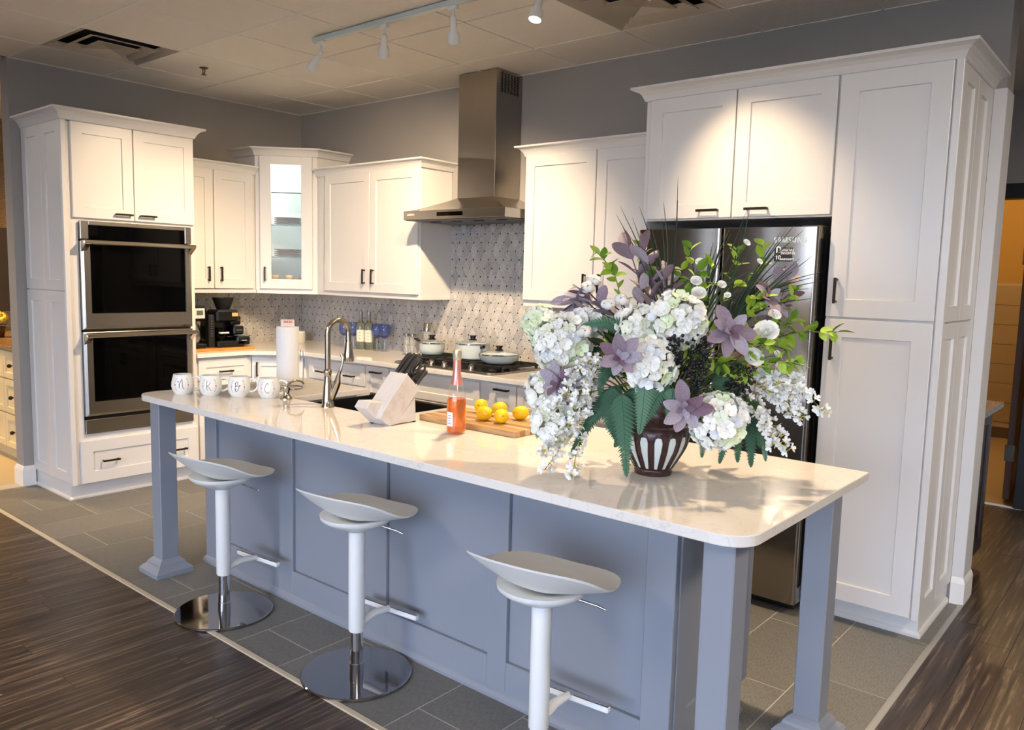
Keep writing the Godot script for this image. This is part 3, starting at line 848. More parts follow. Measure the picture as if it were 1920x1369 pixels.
func build_tall_cabinets() -> void:
	# oven tower on the left wall: local +z is world +x, local +x is world -z; origin at the wall, z = 1.775
	var zc := 1.775
	var t := thing("oven_tower_cabinet", "tall white cabinet with two upper doors and a bottom drawer around the double oven", "cabinet", Vector3(0, 0, zc), PI / 2)
	var hw := 0.425
	var fr := 0.628
	# carcass leaves the oven bay open
	part(MB.new().span(Vector3(-hw, 0.105, 0.002), Vector3(-hw + 0.035, 2.445, fr), 0.001), "side_panel", M.white, t)
	part(MB.new().span(Vector3(hw - 0.035, 0.105, 0.002), Vector3(hw, 2.445, fr), 0.001), "side_panel", M.white, t)
	part(MB.new().span(Vector3(-hw + 0.035, 1.80, 0.002), Vector3(hw - 0.035, 2.445, fr)), "upper_box", M.white, t)
	part(MB.new().span(Vector3(-hw + 0.035, 0.105, 0.002), Vector3(hw - 0.035, 0.435, fr)), "lower_box", M.white, t)
	part(MB.new().span(Vector3(-hw + 0.035, 0.435, 0.002), Vector3(hw - 0.035, 1.80, 0.02)), "back_panel", M.white, t)
	part(MB.new().span(Vector3(-hw + 0.035, 0.435, 0.60), Vector3(-0.353, 1.80, fr), 0.001), "face_stile", M.white, t)
	leaf(t, -0.386, -0.003, 1.832, 2.425, fr, [[-0.075, 1.868, false]])
	leaf(t, 0.003, 0.420, 1.832, 2.425, fr, [[0.085, 1.868, false]])
	leaf(t, -0.386, 0.420, 0.11, 0.392, fr, [[-0.205, 0.248, false], [0.27, 0.248, false]], "drawer", 0.075)
	# end panel on the side that faces the doorway (local -x)
	var sp := part(MB.new().span(Vector3(-hw - 0.008, 0.105, 0.002), Vector3(-hw, 2.445, 0.642), 0.001), "end_panel", M.white, t)
	for yy in [[0.115, 1.36], [1.367, 2.43]]:
		for q in [[0.004, 0.318], [0.318, 0.634]]:
			var dm := MB.new()
			dm.xf = Transform3D(Basis(Vector3.UP, -PI / 2), Vector3(-hw - 0.008, (yy[0] + yy[1]) * 0.5, (q[0] + q[1]) * 0.5))
			dm.door(q[1] - q[0] - 0.0005, yy[1] - yy[0], 0.014, 0.07)
			part(dm, "shaker_panel", M.white, sp)
	part(MB.new().span(Vector3(-hw - 0.02, 0.105, 0.622), Vector3(-hw + 0.012, 2.445, 0.645), 0.003), "corner_bead", M.white, t)
	part(MB.new().crown([Vector2(-hw - 0.022, 0.002), Vector2(-hw - 0.022, 0.650), Vector2(hw, 0.650), Vector2(hw, 0.33)], 1.0, [Vector2(0, 0), Vector2(0.006, 0.004), Vector2(0.010, 0.016), Vector2(0.018, 0.032), Vector2(0.032, 0.048), Vector2(0.052, 0.058), Vector2(0.06, 0.059), Vector2(0.06, 0.071), Vector2(0, 0.071)], 2.425), "crown_moulding", M.white, t)
	part(MB.new().span(Vector3(-hw - 0.02, 2.44, 0.002), Vector3(hw, 2.45, 0.648)), "top_panel", M.white, t)
	part(MB.new().span(Vector3(-hw - 0.005, 0, 0.002), Vector3(hw, 0.106, 0.575)), "toe_kick", M.white, t)
	part(MB.new().crown([Vector2(-hw - 0.005, 0.002), Vector2(-hw - 0.005, 0.575), Vector2(hw, 0.575)], 1.0, [Vector2(0, 0), Vector2(0.012, 0), Vector2(0.012, 0.01), Vector2(0.006, 0.018), Vector2(0, 0.02)], 0), "shoe_moulding", M.white, t)
	# over the refrigerator
	t = thing("refrigerator_surround_cabinet", "white two-door cabinet above the refrigerator with a full-height side panel", "cabinet", Vector3(4.335, 0, 0))
	var o := t.position
	part(MB.new().span(Vector3(3.856, 0, 0.002) - o, Vector3(3.879, 2.445, 0.634) - o, 0.001), "side_panel", M.white, t)
	part(MB.new().span(Vector3(3.879, 1.83, 0.002) - o, Vector3(4.822, 2.445, 0.634) - o, 0.001), "body", M.white, t)
	leaf(t, 3.889 - o.x, 4.349 - o.x, 1.838, 2.432, 0.634, [[4.235 - o.x, 1.873, false]])
	leaf(t, 4.355 - o.x, 4.817 - o.x, 1.838, 2.432, 0.634, [[4.482 - o.x, 1.873, false]])
	var cp := [Vector2(0, 0), Vector2(0.006, 0.004), Vector2(0.010, 0.016), Vector2(0.018, 0.032), Vector2(0.032, 0.046), Vector2(0.052, 0.054), Vector2(0.06, 0.055), Vector2(0.06, 0.067), Vector2(0, 0.067)]
	part(MB.new().crown([Vector2(3.852 - o.x, 0.002), Vector2(3.852 - o.x, 0.640), Vector2(4.822 - o.x, 0.640)], 1.0, cp, 2.432), "crown_moulding", M.white, t)
	# pantry
	t = thing("pantry_cabinet", "tall white pantry cabinet with upper and lower doors beside the refrigerator", "cabinet", Vector3(5.058, 0, 0))
	o = t.position
	part(MB.new().span(Vector3(4.823, 0.105, 0.002) - o, Vector3(5.278, 2.445, 0.634) - o, 0.001), "body", M.white, t)
	leaf(t, 4.827 - o.x, 5.266 - o.x, 1.389, 2.432, 0.634, [[4.868 - o.x, 1.505, true]], "door", 0.078)
	leaf(t, 4.827 - o.x, 5.266 - o.x, 0.115, 1.380, 0.634, [[4.868 - o.x, 1.255, true]], "door", 0.078)
	var pp := part(MB.new().span(Vector3(5.278, 0.105, 0.002) - o, Vector3(5.284, 2.445, 0.640) - o, 0.001), "end_panel", M.white, t)
	for yy in [[0.115, 1.378], [1.386, 2.43]]:
		for q in [[0.06, 0.335], [0.335, 0.615]]:
			var dm2 := MB.new()
			dm2.xf = Transform3D(Basis(Vector3.UP, PI / 2), Vector3(5.284, (yy[0] + yy[1]) * 0.5, (q[0] + q[1]) * 0.5) - o)
			dm2.door(q[1] - q[0] - 0.0005, yy[1] - yy[0], 0.014, 0.066, 0.011)
			part(dm2, "shaker_panel", M.white, pp)
	part(MB.new().span(Vector3(5.270, 0.105, 0.612) - o, Vector3(5.300, 2.445, 0.645) - o, 0.003), "corner_bead", M.white, t)
	part(MB.new().span(Vector3(5.284, 0.105, 0.002) - o, Vector3(5.296, 2.445, 0.058) - o, 0.001), "scribe", M.white, t)
	part(MB.new().crown([Vector2(4.822 - o.x, 0.640), Vector2(5.296 - o.x, 0.640), Vector2(5.296 - o.x, 0.002)], 1.0, cp, 2.432), "crown_moulding", M.white, t)
	part(MB.new().span(Vector3(4.83, 0, 0.002) - o, Vector3(5.283, 0.106, 0.548) - o), "toe_kick", M.white, t)
	part(MB.new().crown([Vector2(4.83 - o.x, 0.548), Vector2(5.283 - o.x, 0.548), Vector2(5.283 - o.x, 0.002)], 1.0, [Vector2(0, 0), Vector2(0.013, 0), Vector2(0.013, 0.012), Vector2(0.007, 0.022), Vector2(0, 0.024)], 0), "shoe_moulding", M.white, t)

func base_box(t: Node, x0: float, x1: float, o: Vector3) -> void:
	part(MB.new().span(Vector3(x0, 0.105, 0.002) - o, Vector3(x1, 0.886, 0.597) - o, 0.001), "body", M.white, t)
	part(MB.new().span(Vector3(x0, 0, 0.002) - o, Vector3(x1, 0.105, 0.53) - o), "toe_kick", M.white, t)

func build_base_cabinets() -> void:
	var t := thing("base_cabinet", "white base cabinet with a wide two-handle drawer under the wine glasses", "cabinet", Vector3(1.28, 0, 0))
	var o := t.position
	base_box(t, 0.945, 1.620, o)
	leaf(t, 0.957 - o.x, 1.617 - o.x, 0.720, 0.868, 0.597, [[1.125 - o.x, 0.783, false], [1.458 - o.x, 0.783, false]], "drawer", 0.05)
	leaf(t, 0.957 - o.x, 1.285 - o.x, 0.115, 0.712, 0.597, [[1.245 - o.x, 0.62, true]])
	leaf(t, 1.289 - o.x, 1.617 - o.x, 0.115, 0.712, 0.597, [[1.33 - o.x, 0.62, true]])
	t = thing("base_cabinet", "narrow white pull-out base cabinet at the left end of the cooktop", "cabinet", Vector3(1.749, 0, 0))
	o = t.position
	base_box(t, 1.621, 1.876, o)
	leaf(t, 1.625 - o.x, 1.873 - o.x, 0.115, 0.875, 0.597, [[1.751 - o.x, 0.836, false]], "door", 0.058)
	t = thing("base_cabinet", "wide white drawer base cabinet below the cooktop", "cabinet", Vector3(2.30, 0, 0))
	o = t.position
	base_box(t, 1.877, 2.800, o)
	leaf(t, 1.881 - o.x, 2.720 - o.x, 0.700, 0.868, 0.597, [], "drawer", 0.05)
	leaf(t, 1.881 - o.x, 2.720 - o.x, 0.41, 0.692, 0.597, [[2.3 - o.x, 0.55, false]], "drawer")
	leaf(t, 1.881 - o.x, 2.720 - o.x, 0.115, 0.402, 0.597, [[2.3 - o.x, 0.26, false]], "drawer")
	t = thing("base_cabinet", "narrow white pull-out base cabinet at the right end of the cooktop", "cabinet", Vector3(2.912, 0, 0))
	o = t.position
	base_box(t, 2.801, 3.023, o)
	leaf(t, 2.805 - o.x, 3.020 - o.x, 0.115, 0.872, 0.597, [[2.915 - o.x, 0.842, false]], "door", 0.055)
	t = thing("base_cabinet", "white drawer base cabinet next to the refrigerator panel", "cabinet", Vector3(3.44, 0, 0))
	o = t.position
	base_box(t, 3.024, 3.854, o)
	leaf(t, 3.028 - o.x, 3.850 - o.x, 0.700, 0.868, 0.597, [[3.22 - o.x, 0.787, false], [3.65 - o.x, 0.787, false]], "drawer", 0.05)
	leaf(t, 3.028 - o.x, 3.437 - o.x, 0.115, 0.692, 0.597, [[3.40 - o.x, 0.60, true]])
	leaf(t, 3.441 - o.x, 3.850 - o.x, 0.115, 0.692, 0.597, [[3.48 - o.x, 0.60, true]])
	# oven wall
	t = thing("base_cabinet", "white base cabinet with one wide drawer under the coffee machine", "cabinet", Vector3(0, 0, 1.12), PI / 2)
	part(MB.new().span(Vector3(-0.226, 0.105, 0.002), Vector3(0.226, 0.886, 0.597), 0.001), "body", M.white, t)
	part(MB.new().span(Vector3(-0.226, 0, 0.002), Vector3(0.226, 0.105, 0.53)), "toe_kick", M.white, t)
	leaf(t, -0.205, 0.222, 0.715, 0.868, 0.597, [[0.005, 0.776, false]], "drawer", 0.058)
	leaf(t, -0.205, 0.222, 0.115, 0.707, 0.597, [[0.18, 0.60, true]])
	# diagonal corner
	t = thing("corner_base_cabinet", "white diagonal corner base cabinet under the counter bend", "cabinet", Vector3(0.745, 0, 0.745), PI / 4)
	var poly := PackedVector2Array()
	for q in [Vector2(0.002, 0.002), Vector2(0.943, 0.002), Vector2(0.943, 0.597), Vector2(0.893, 0.597), Vector2(0.597, 0.893), Vector2(0.002, 0.893)]:
		var v := Vector3(q.x - 0.745, 0, q.y - 0.745).rotated(Vector3.UP, -PI / 4)
		poly.append(Vector2(v.x, v.z))
	part(MB.new().prism(poly, 0.105, 0.886), "body", M.white, t)
	part(MB.new().span(Vector3(-0.19, 0, -0.4), Vector3(0.19, 0.105, -0.07)), "toe_kick", M.white, t)
	leaf(t, -0.195, 0.195, 0.115, 0.868, 0.0005, [[-0.152, 0.775, true]])
	# worktop
	var c := thing("countertop", "pale veined quartz worktop running around the corner along both walls", "countertop", Vector3(0, 0.887, 0))
	var cp := PackedVector2Array([Vector2(0.002, 0.002), Vector2(3.854, 0.002), Vector2(3.854, 0.645), Vector2(0.945, 0.645), Vector2(0.645, 0.945), Vector2(0.645, 1.347), Vector2(0.002, 1.347)])
	part(MB.new().prism(cp, 0, 0.03, 0.002), "slab", M.quartz, c)

func build_backsplash() -> void:
	var dw := 0.0712
	var rp := 0.0608
	var regions := [
		["tiled_backsplash", "grey marble diamond mosaic backsplash with black dots around the cooktop", [PackedVector2Array([Vector2(0.0085, 0.9175), Vector2(3.30, 0.9175), Vector2(3.30, 1.372), Vector2(2.816, 1.372), Vector2(2.816, 1.93), Vector2(1.857, 1.93), Vector2(1.857, 1.372), Vector2(0.0085, 1.372)])], 1.909, 1.825, false],
		["tiled_backsplash", "grey marble diamond mosaic backsplash with black dots behind the coffee machine", [PackedVector2Array([Vector2(-1.347, 0.9175), Vector2(-0.0085, 0.9175), Vector2(-0.0085, 1.372), Vector2(-1.347, 1.372)])], -0.564, 1.280, true]]
	# shapes shared by whole tiles
	var kx := 0.5 * dw
	var ky := rp
	var cut := 0.075
	var g := 0.0017
	var sx := kx - g * 1.15
	var sy := ky - g * 2.0
	var oct := PackedVector2Array()
	for q in [Vector2(1, 0), Vector2(0, 1), Vector2(-1, 0), Vector2(0, -1)]:
		for s in ([-1, 1] if true else []):
			var nx := Vector2(-q.y, q.x) * float(s)
			# point on the edge a little away from the corner q
			var p: Vector2 = q * (1.0 - cut) + nx * cut
			oct.append(Vector2(p.x * sx, p.y * sy))
	for reg in regions:
		var t := thing(reg[0], reg[1], "backsplash", Vector3(0, 0.9175, 0), PI / 2 if reg[5] else 0.0)
		var poly: PackedVector2Array = reg[2][0]
		var bed := MB.new()
		bed.xf = Transform3D(Basis(Vector3.RIGHT, PI / 2), Vector3(0, -0.9175, 0))
		# prism extrudes along local y; turned so that it lies in the wall plane
		var fl := PackedVector2Array()
		for q in poly: fl.append(Vector2(q.x, -q.y))
		bed.prism(fl, 0.0008, 0.0055)
		part(bed, "grout", M.grout, t)
		var full := _tile_mesh(oct)
		var cells := []
		var cell_x0 := int(floor((poly[0].x - reg[3]) / dw)) - 2
		for r in range(-18, 6):
			for k in range(cell_x0, cell_x0 + 64):
				for half in 2:
					# diamonds between dot k and k+1 of row r (rows alternate by half a step)
					if half == 1: continue
					var cx: float = reg[3] + (k + 0.5) * dw + (0.0 if posmod(r, 2) == 0 else -0.5 * dw)
					var cy: float = reg[4] + r * rp
					cells.append(Vector2(cx, cy))
		var pieces := []
		var dots := MB.new()
		for cc in cells:
			var sh := PackedVector2Array()
			for q in oct: sh.append(q + cc)
			var got := Geometry2D.intersect_polygons(sh, poly)
			for piece in got:
				var ar := 0.0
				for i in piece.size(): ar += piece[i].cross(piece[(i + 1) % piece.size()])
				ar = absf(ar) * 0.5
				if ar < 0.00008: continue
				var w3: Vector3 = Vector3(0, cc.y, -cc.x) if reg[5] else Vector3(cc.x, cc.y, 0)
				var hid := 1.0
				if not reg[5] and cc.x > 2.84: hid = 0.3
				pieces.append([ar * hid / w3.distance_squared_to(CAM_AT), cc, piece, ar])
			var dp: Vector2 = cc + Vector2(kx, 0)
			if Geometry2D.is_point_in_polygon(dp, poly) and dp.y > 0.925 and Geometry2D.is_point_in_polygon(dp + Vector2(0.006, 0.006), poly):
				var a := 0.0042
				var b := 0.0068
				var z := 0.0085
				var P := [Vector3(dp.x - a, dp.y, z), Vector3(dp.x, dp.y + b, z), Vector3(dp.x + a, dp.y, z), Vector3(dp.x, dp.y - b, z)]
				var off := Vector3(0, -0.9175, 0)
				dots.quad(P[0] + off, P[1] + off, P[2] + off, P[3] + off, Vector3(0, 0, 1))
				for i in 4:
					var e0: Vector3 = P[i] + off
					var e1: Vector3 = P[(i + 1) % 4] + off
					dots.quad(e0, e1, e1 - Vector3(0, 0, 0.005), e0 - Vector3(0, 0, 0.005), ((e0 + e1) * 0.5 - (P[0] + P[2]) * 0.5 - off).normalized())
		pieces.sort_custom(func(x, y): return x[0] > y[0])
		var rest := [MB.new(), MB.new()]
		var n := 0
		for pc in pieces:
			var cc2: Vector2 = pc[1]
			var mi: int = absi(hash(Vector2i(roundi(cc2.x * 1000), roundi(cc2.y * 1000)))) % 6
			if n < 290:
				if (pc[2] as PackedVector2Array).size() == 8 and pc[3] > 0.0036:
					part(full, "tile", M.marble[mi], t, Vector3(cc2.x, cc2.y - 0.9175, 0))
				else:
					var loc := PackedVector2Array()
					for q in pc[2]: loc.append(q - cc2)
					part(_tile_mesh(loc), "tile", M.marble[mi], t, Vector3(cc2.x, cc2.y - 0.9175, 0))
			else:
				var mb: MB = rest[mi % 2]
				mb.xf = Transform3D(Basis(), Vector3(0, -0.9175, 0))
				_tile_into(mb, pc[2])
			n += 1
		for i in 2:
			if rest[i].V.size() > 0:
				var o := part(rest[i], "small_tiles", M.marble[i * 2], t)
				o.set_meta("kind", "stuff")
		var dd := part(dots, "accent_dots", M.accent, t)
		dd.set_meta("kind", "stuff")

func _tile_into(m: MB, sh: PackedVector2Array) -> void:
	var n := sh.size()
	var z := 0.0082
	var c := Vector2.ZERO
	for q in sh: c += q / n
	var ins := PackedVector2Array()
	for q in sh: ins.append(q + (c - q).normalized() * 0.0008)
	for i in n:
		var j := (i + 1) % n
		var a := Vector3(sh[i].x, sh[i].y, 0.004)
		var b := Vector3(sh[j].x, sh[j].y, 0.004)
		var a2 := Vector3(ins[i].x, ins[i].y, z)
		var b2 := Vector3(ins[j].x, ins[j].y, z)
		var e := (sh[i] + sh[j]) * 0.5 - c
		m.quad(a, b, b2, a2, Vector3(e.x, e.y, 0.02).normalized())
		m.tri(a2, b2, Vector3(c.x, c.y, z), Vector3(0, 0, 1), Vector3(0, 0, 1), Vector3(0, 0, 1))

func _tile_mesh(sh: PackedVector2Array) -> ArrayMesh:
	var m := MB.new()
	_tile_into(m, sh)
	return m.mesh()

# ---------------------------------------------------------------- island
func rounded(x0: float, z0: float, x1: float, z1: float, r: Array, seg := 8) -> PackedVector2Array:
	# radii at (x0,z0), (x1,z0), (x1,z1), (x0,z1)
	var out := PackedVector2Array()
	var cs := [[x0, z0, 1, 1, PI], [x1, z0, -1, 1, -PI / 2], [x1, z1, -1, -1, 0.0], [x0, z1, 1, -1, PI / 2]]
	for i in 4:
		var c: Array = cs[i]
		var rr: float = r[i]
		if rr <= 0.0:
			out.append(Vector2(c[0], c[1]))
			continue
		for k in seg + 1:
			var a: float = c[4] + PI / 2 * k / seg
			out.append(Vector2(c[0] + c[2] * rr + cos(a) * rr, c[1] + c[3] * rr + sin(a) * rr))
	return out

func build_island() -> void:
	var t := thing("kitchen_island", "grey panelled island cabinet with corner posts under a white quartz top", "island", Vector3(3.6, 0, 1.88))
	var o := t.position
	var g: Material = M.grey_paint
	# body with an open bay for the sink
	part(MB.new().span(Vector3(2.24, 0.10, 1.60) - o, Vector3(2.74, 0.886, 2.15) - o, 0.001), "body", g, t)
	part(MB.new().span(Vector3(3.47, 0.10, 1.60) - o, Vector3(4.945, 0.886, 2.15) - o, 0.001), "body", g, t)
	part(MB.new().span(Vector3(2.74, 0.10, 1.60) - o, Vector3(3.47, 0.64, 2.15) - o, 0.001), "body", g, t)
	part(MB.new().span(Vector3(2.74, 0.64, 2.06) - o, Vector3(3.47, 0.886, 2.15) - o, 0.001), "body", g, t)
	part(MB.new().span(Vector3(2.26, 0, 1.66) - o, Vector3(4.93, 0.10, 2.15) - o), "plinth", g, t)
	# panelled seating side: back board, rails, stiles
	part(MB.new().span(Vector3(2.22, 0.0, 2.15) - o, Vector3(4.95, 0.886, 2.160) - o), "back_board", g, t)
	for q in [[2.225, 2.335], [2.889, 2.992], [3.547, 3.642], [4.203, 4.292], [4.850, 4.953]]:
		part(MB.new().span(Vector3(q[0], 0.0, 2.160) - o, Vector3(q[1], 0.886, 2.178) - o, 0.002), "stile", g, t)
	for q in [[2.335, 2.889], [2.992, 3.547], [3.642, 4.203], [4.292, 4.850]]:
		part(MB.new().span(Vector3(q[0], 0.0, 2.160) - o, Vector3(q[1], 0.145, 2.1775) - o, 0.002), "rail", g, t)
		part(MB.new().span(Vector3(q[0], 0.79, 2.160) - o, Vector3(q[1], 0.886, 2.1775) - o, 0.002), "rail", g, t)
	part(MB.new().crown([Vector2(2.225 - o.x, 1.72 - o.z), Vector2(2.225 - o.x, 2.178 - o.z), Vector2(4.953 - o.x, 2.178 - o.z), Vector2(4.953 - o.x, 1.66 - o.z)], 1.0, [Vector2(0, 0), Vector2(0.016, 0), Vector2(0.016, 0.012), Vector2(0.008, 0.026), Vector2(0, 0.034)], 0), "shoe_moulding", g, t)
	# ends
	for e in [[4.945, PI / 2], [2.24, -PI / 2]]:
		var m := MB.new()
		m.xf = Transform3D(Basis(Vector3.UP, e[1]), Vector3(e[0], 0.49, 1.875) - o)
		m.door(0.545, 0.77, 0.010, 0.075)
		part(m, "end_panel", g, t)
	# working side fronts
	var z := 1.60
	for q in [[2.245, 2.735, 0.115, 0.70], [2.245, 2.735, 0.708, 0.87], [2.745, 3.10, 0.115, 0.625], [3.105, 3.465, 0.115, 0.625], [3.475, 3.96, 0.115, 0.87], [3.965, 4.45, 0.115, 0.87], [4.455, 4.94, 0.115, 0.87]]:
		var m2 := MB.new()
		m2.xf = Transform3D(Basis(Vector3.UP, PI), Vector3(0, 0, 0))
		m2.door(q[1] - q[0], q[3] - q[2], 0.02, 0.06)
		var d := part(m2, "door", g, t, Vector3((q[0] + q[1]) * 0.5, (q[2] + q[3]) * 0.5, z) - o)
		part(handle_mesh(false), "handle", M.bronze, d, Vector3(0, (q[3] - q[2]) * 0.5 - 0.035, -0.02), Basis(Vector3.UP, PI))
	# posts with stepped feet
	for q in [Vector2(2.210, 2.388), Vector2(5.198, 2.378), Vector2(5.198, 1.636)]:
		var pm := MB.new().box(Vector3(0, 0.475, 0), Vector3(0.088, 0.822, 0.088), 0.003)
		var post := part(pm, "post", g, t, Vector3(q.x, 0, q.y) - o)
		var fm := MB.new()
		var pr := [[0.095, 0.0], [0.095, 0.022], [0.083, 0.036], [0.070, 0.046], [0.066, 0.056], [0.056, 0.068], [0.0445, 0.078]]
		for i in pr.size() - 1:
			var a: float = pr[i][0]
			var b: float = pr[i + 1][0]
			var ya: float = pr[i][1]
			var yb: float = pr[i + 1][1]
			for s in [[1, 0], [-1, 0], [0, 1], [0, -1]]:
				var nx := Vector3(s[0], 0, s[1])
				var tx := Vector3(s[1], 0, -s[0])
				fm.quad(nx * a - tx * a + Vector3(0, ya, 0), nx * a + tx * a + Vector3(0, ya, 0), nx * b + tx * b + Vector3(0, yb, 0), nx * b - tx * b + Vector3(0, yb, 0), (nx * (yb - ya) + Vector3.UP * (a - b)).normalized())
		fm.quad(Vector3(-0.095, 0, -0.095), Vector3(0.095, 0, -0.095), Vector3(0.095, 0, 0.095), Vector3(-0.095, 0, 0.095), Vector3.DOWN)
		part(fm, "foot", g, post)
	# top with the notch of the apron sink
	var sl := PackedVector2Array()
	for q in rounded(2.15, 1.53, 5.302, 2.496, [0.0, 0.004, 0.085, 0.085]):
		sl.append(q)
	# insert notch on the back edge between the first and the second corner
	var pts := PackedVector2Array([sl[0], Vector2(2.745, 1.53), Vector2(2.745, 2.02), Vector2(3.465, 2.02), Vector2(3.465, 1.53)])
	for i in range(1, sl.size()): pts.append(sl[i])
	for i in pts.size(): pts[i] -= Vector2(3.6, 1.88)
	var c := thing("island_countertop", "long white veined quartz top of the island with rounded front corners", "countertop", Vector3(3.6, 0.886, 1.88))
	part(MB.new().prism(pts, 0, 0.030, 0.0022), "slab", M.quartz, c)
	# sink
	var s := thing("apron_sink", "stainless steel apron sink set into the island behind the knife block", "sink", Vector3(3.105, 0.65, 1.78))
	var so := s.position
	var hw := 0.356
	part(MB.new().span(Vector3(-hw, 0, -0.265), Vector3(hw, 0.012, 0.236)), "basin_floor", M.sink, s)
	part(MB.new().span(Vector3(-hw, 0, 0.224), Vector3(hw, 0.232, 0.236), 0.002), "basin_wall", M.sink, s)
	part(MB.new().span(Vector3(-hw, 0, -0.265), Vector3(-hw + 0.012, 0.232, 0.236), 0.002), "basin_wall", M.sink, s)
	part(MB.new().span(Vector3(hw - 0.012, 0, -0.265), Vector3(hw, 0.232, 0.236), 0.002), "basin_wall", M.sink, s)
	part(MB.new().span(Vector3(-hw, 0, -0.275), Vector3(hw, 0.245, -0.255), 0.006), "apron", M.steel_h, s)
	part(MB.new().lathe([Vector2(0, 0.0125), Vector2(0.04, 0.0125), Vector2(0.045, 0.016), Vector2(0.05, 0.012)], 20), "drain", M.chrome, s)

func build_oven() -> void:
	var t := thing("double_wall_oven", "stainless steel double wall oven with black glass doors and bar handles", "oven", Vector3(0, 0.436, 1.775), PI / 2)
	var y := -0.436
	var xl := -0.352
	var xr := 0.388
	var fz := 0.630
	part(MB.new().span(Vector3(xl + 0.01, 0.01, 0.06), Vector3(xr - 0.01, 1.37, fz)), "cavity", M.dark, t)
	# bottom trim and dark vent slot
	part(MB.new().span(Vector3(xl, 0, fz), Vector3(xr, 0.094, fz + 0.018), 0.002), "bottom_trim", M.steel, t)
	part(MB.new().span(Vector3(xl + 0.012, 0.094, fz), Vector3(xr - 0.012, 0.118, fz + 0.008)), "vent_slot", M.black, t)
	for d in [[0.118, 0.668, 0.212, 0.655, 0.648], [0.684, 1.250, 0.788, 1.238, 1.243]]:
		var dn := Node3D.new()
		dn.name = "oven_door"
		t.add_child(dn, true)
		var y0: float = d[0]
		var y1: float = d[1]
		var gx0 := xl + 0.054
		var gx1 := xr - 0.046
		var f := MB.new()
		var z0 := fz
		var z1 := fz + 0.034
		# bevelled stainless frame around the window
		var O := [Vector3(xl, y0, z1 - 0.012), Vector3(xr, y0, z1 - 0.012), Vector3(xr, y1, z1 - 0.012), Vector3(xl, y1, z1 - 0.012)]
		var I := [Vector3(xl + 0.016, y0 + 0.016, z1), Vector3(xr - 0.016, y0 + 0.016, z1), Vector3(xr - 0.016, y1 - 0.004, z1), Vector3(xl + 0.016, y1 - 0.004, z1)]
		var G := [Vector3(gx0, d[2], z1), Vector3(gx1, d[2], z1), Vector3(gx1, d[3], z1), Vector3(gx0, d[3], z1)]
		var G2 := [Vector3(gx0 + 0.004, d[2] + 0.004, z1 - 0.008), Vector3(gx1 - 0.004, d[2] + 0.004, z1 - 0.008), Vector3(gx1 - 0.004, d[3] - 0.004, z1 - 0.008), Vector3(gx0 + 0.004, d[3] - 0.004, z1 - 0.008)]
		for q in 4:
			var r := (q + 1) % 4
			var mid: Vector3 = (O[q] + O[r]) * 0.5 - Vector3((xl + xr) * 0.5, (y0 + y1) * 0.5, 0)
			var out := Vector3(signf(roundf(mid.x * 4)) if absf(mid.x) > 0.2 else 0.0, 0, 0)
			if out.length() < 0.5: out = Vector3(0, signf(mid.y), 0)
			f.quad(Vector3(O[q].x, O[q].y, z0), Vector3(O[r].x, O[r].y, z0), O[r], O[q], out)
			f.quad(O[q], O[r], I[r], I[q], (out * 0.6 + Vector3(0, 0, 1)).normalized())
			f.quad(I[q], I[r], G[r], G[q], Vector3(0, 0, 1))
			f.quad(G[q], G[r], G2[r], G2[q], (-out + Vector3(0, 0, 0.4)).normalized())
		part(f, "door_frame", M.steel, dn)
		part(MB.new().span(Vector3(gx0, d[2], z1 - 0.014), Vector3(gx1, d[3], z1 - 0.007)), "window", M.black_glass, dn)
		var hy: float = d[4]
		var h := MB.new()
		h.box(Vector3((xl + xr) * 0.5, hy, fz + 0.082), Vector3(0.752, 0.026, 0.022), 0.006)
		for s in [xl + 0.018, xr - 0.018]:
			# wedge bracket
			var A := Vector3(s, hy + 0.012, fz + 0.03)
			var bx := 0.016
			var pf := [Vector3(0, 0.012, 0.0), Vector3(0, 0.013, 0.066), Vector3(0, -0.013, 0.070), Vector3(0, -0.062, 0.0)]
			var C := Vector3(s, hy, fz + 0.022)
			for sg in [-1.0, 1.0]:
				h.quad(C + pf[0] + Vector3(sg * bx, 0, 0), C + pf[1] + Vector3(sg * bx, 0, 0), C + pf[2] + Vector3(sg * bx, 0, 0), C + pf[3] + Vector3(sg * bx, 0, 0), Vector3(sg, 0, 0))
			for k in 4:
				var e0: Vector3 = pf[k]
				var e1: Vector3 = pf[(k + 1) % 4]
				var n := Vector3(0, (e1 - e0).z, -(e1 - e0).y)
				if n.dot((e0 + e1) * 0.5 - Vector3(0, -0.01, 0.03)) < 0: n = -n
				h.quad(C + e0 - Vector3(bx, 0, 0), C + e0 + Vector3(bx, 0, 0), C + e1 + Vector3(bx, 0, 0), C + e1 - Vector3(bx, 0, 0), n.normalized())
		part(h, "handle", M.nickel, dn)
	# control panel
	var cf := MB.new()
	cf.span(Vector3(xl, 1.262, fz), Vector3(xl + 0.050, 1.378, fz + 0.030), 0.003).span(Vector3(xr - 0.046, 1.262, fz), Vector3(xr, 1.378, fz + 0.030), 0.003).span(Vector3(xl + 0.05, 1.352, fz), Vector3(xr - 0.046, 1.378, fz + 0.030), 0.003)
	part(cf, "control_frame", M.steel, t)
	part(MB.new().span(Vector3(xl + 0.05, 1.258, fz), Vector3(xr - 0.046, 1.352, fz + 0.020)), "control_panel", M.black_glass, t)

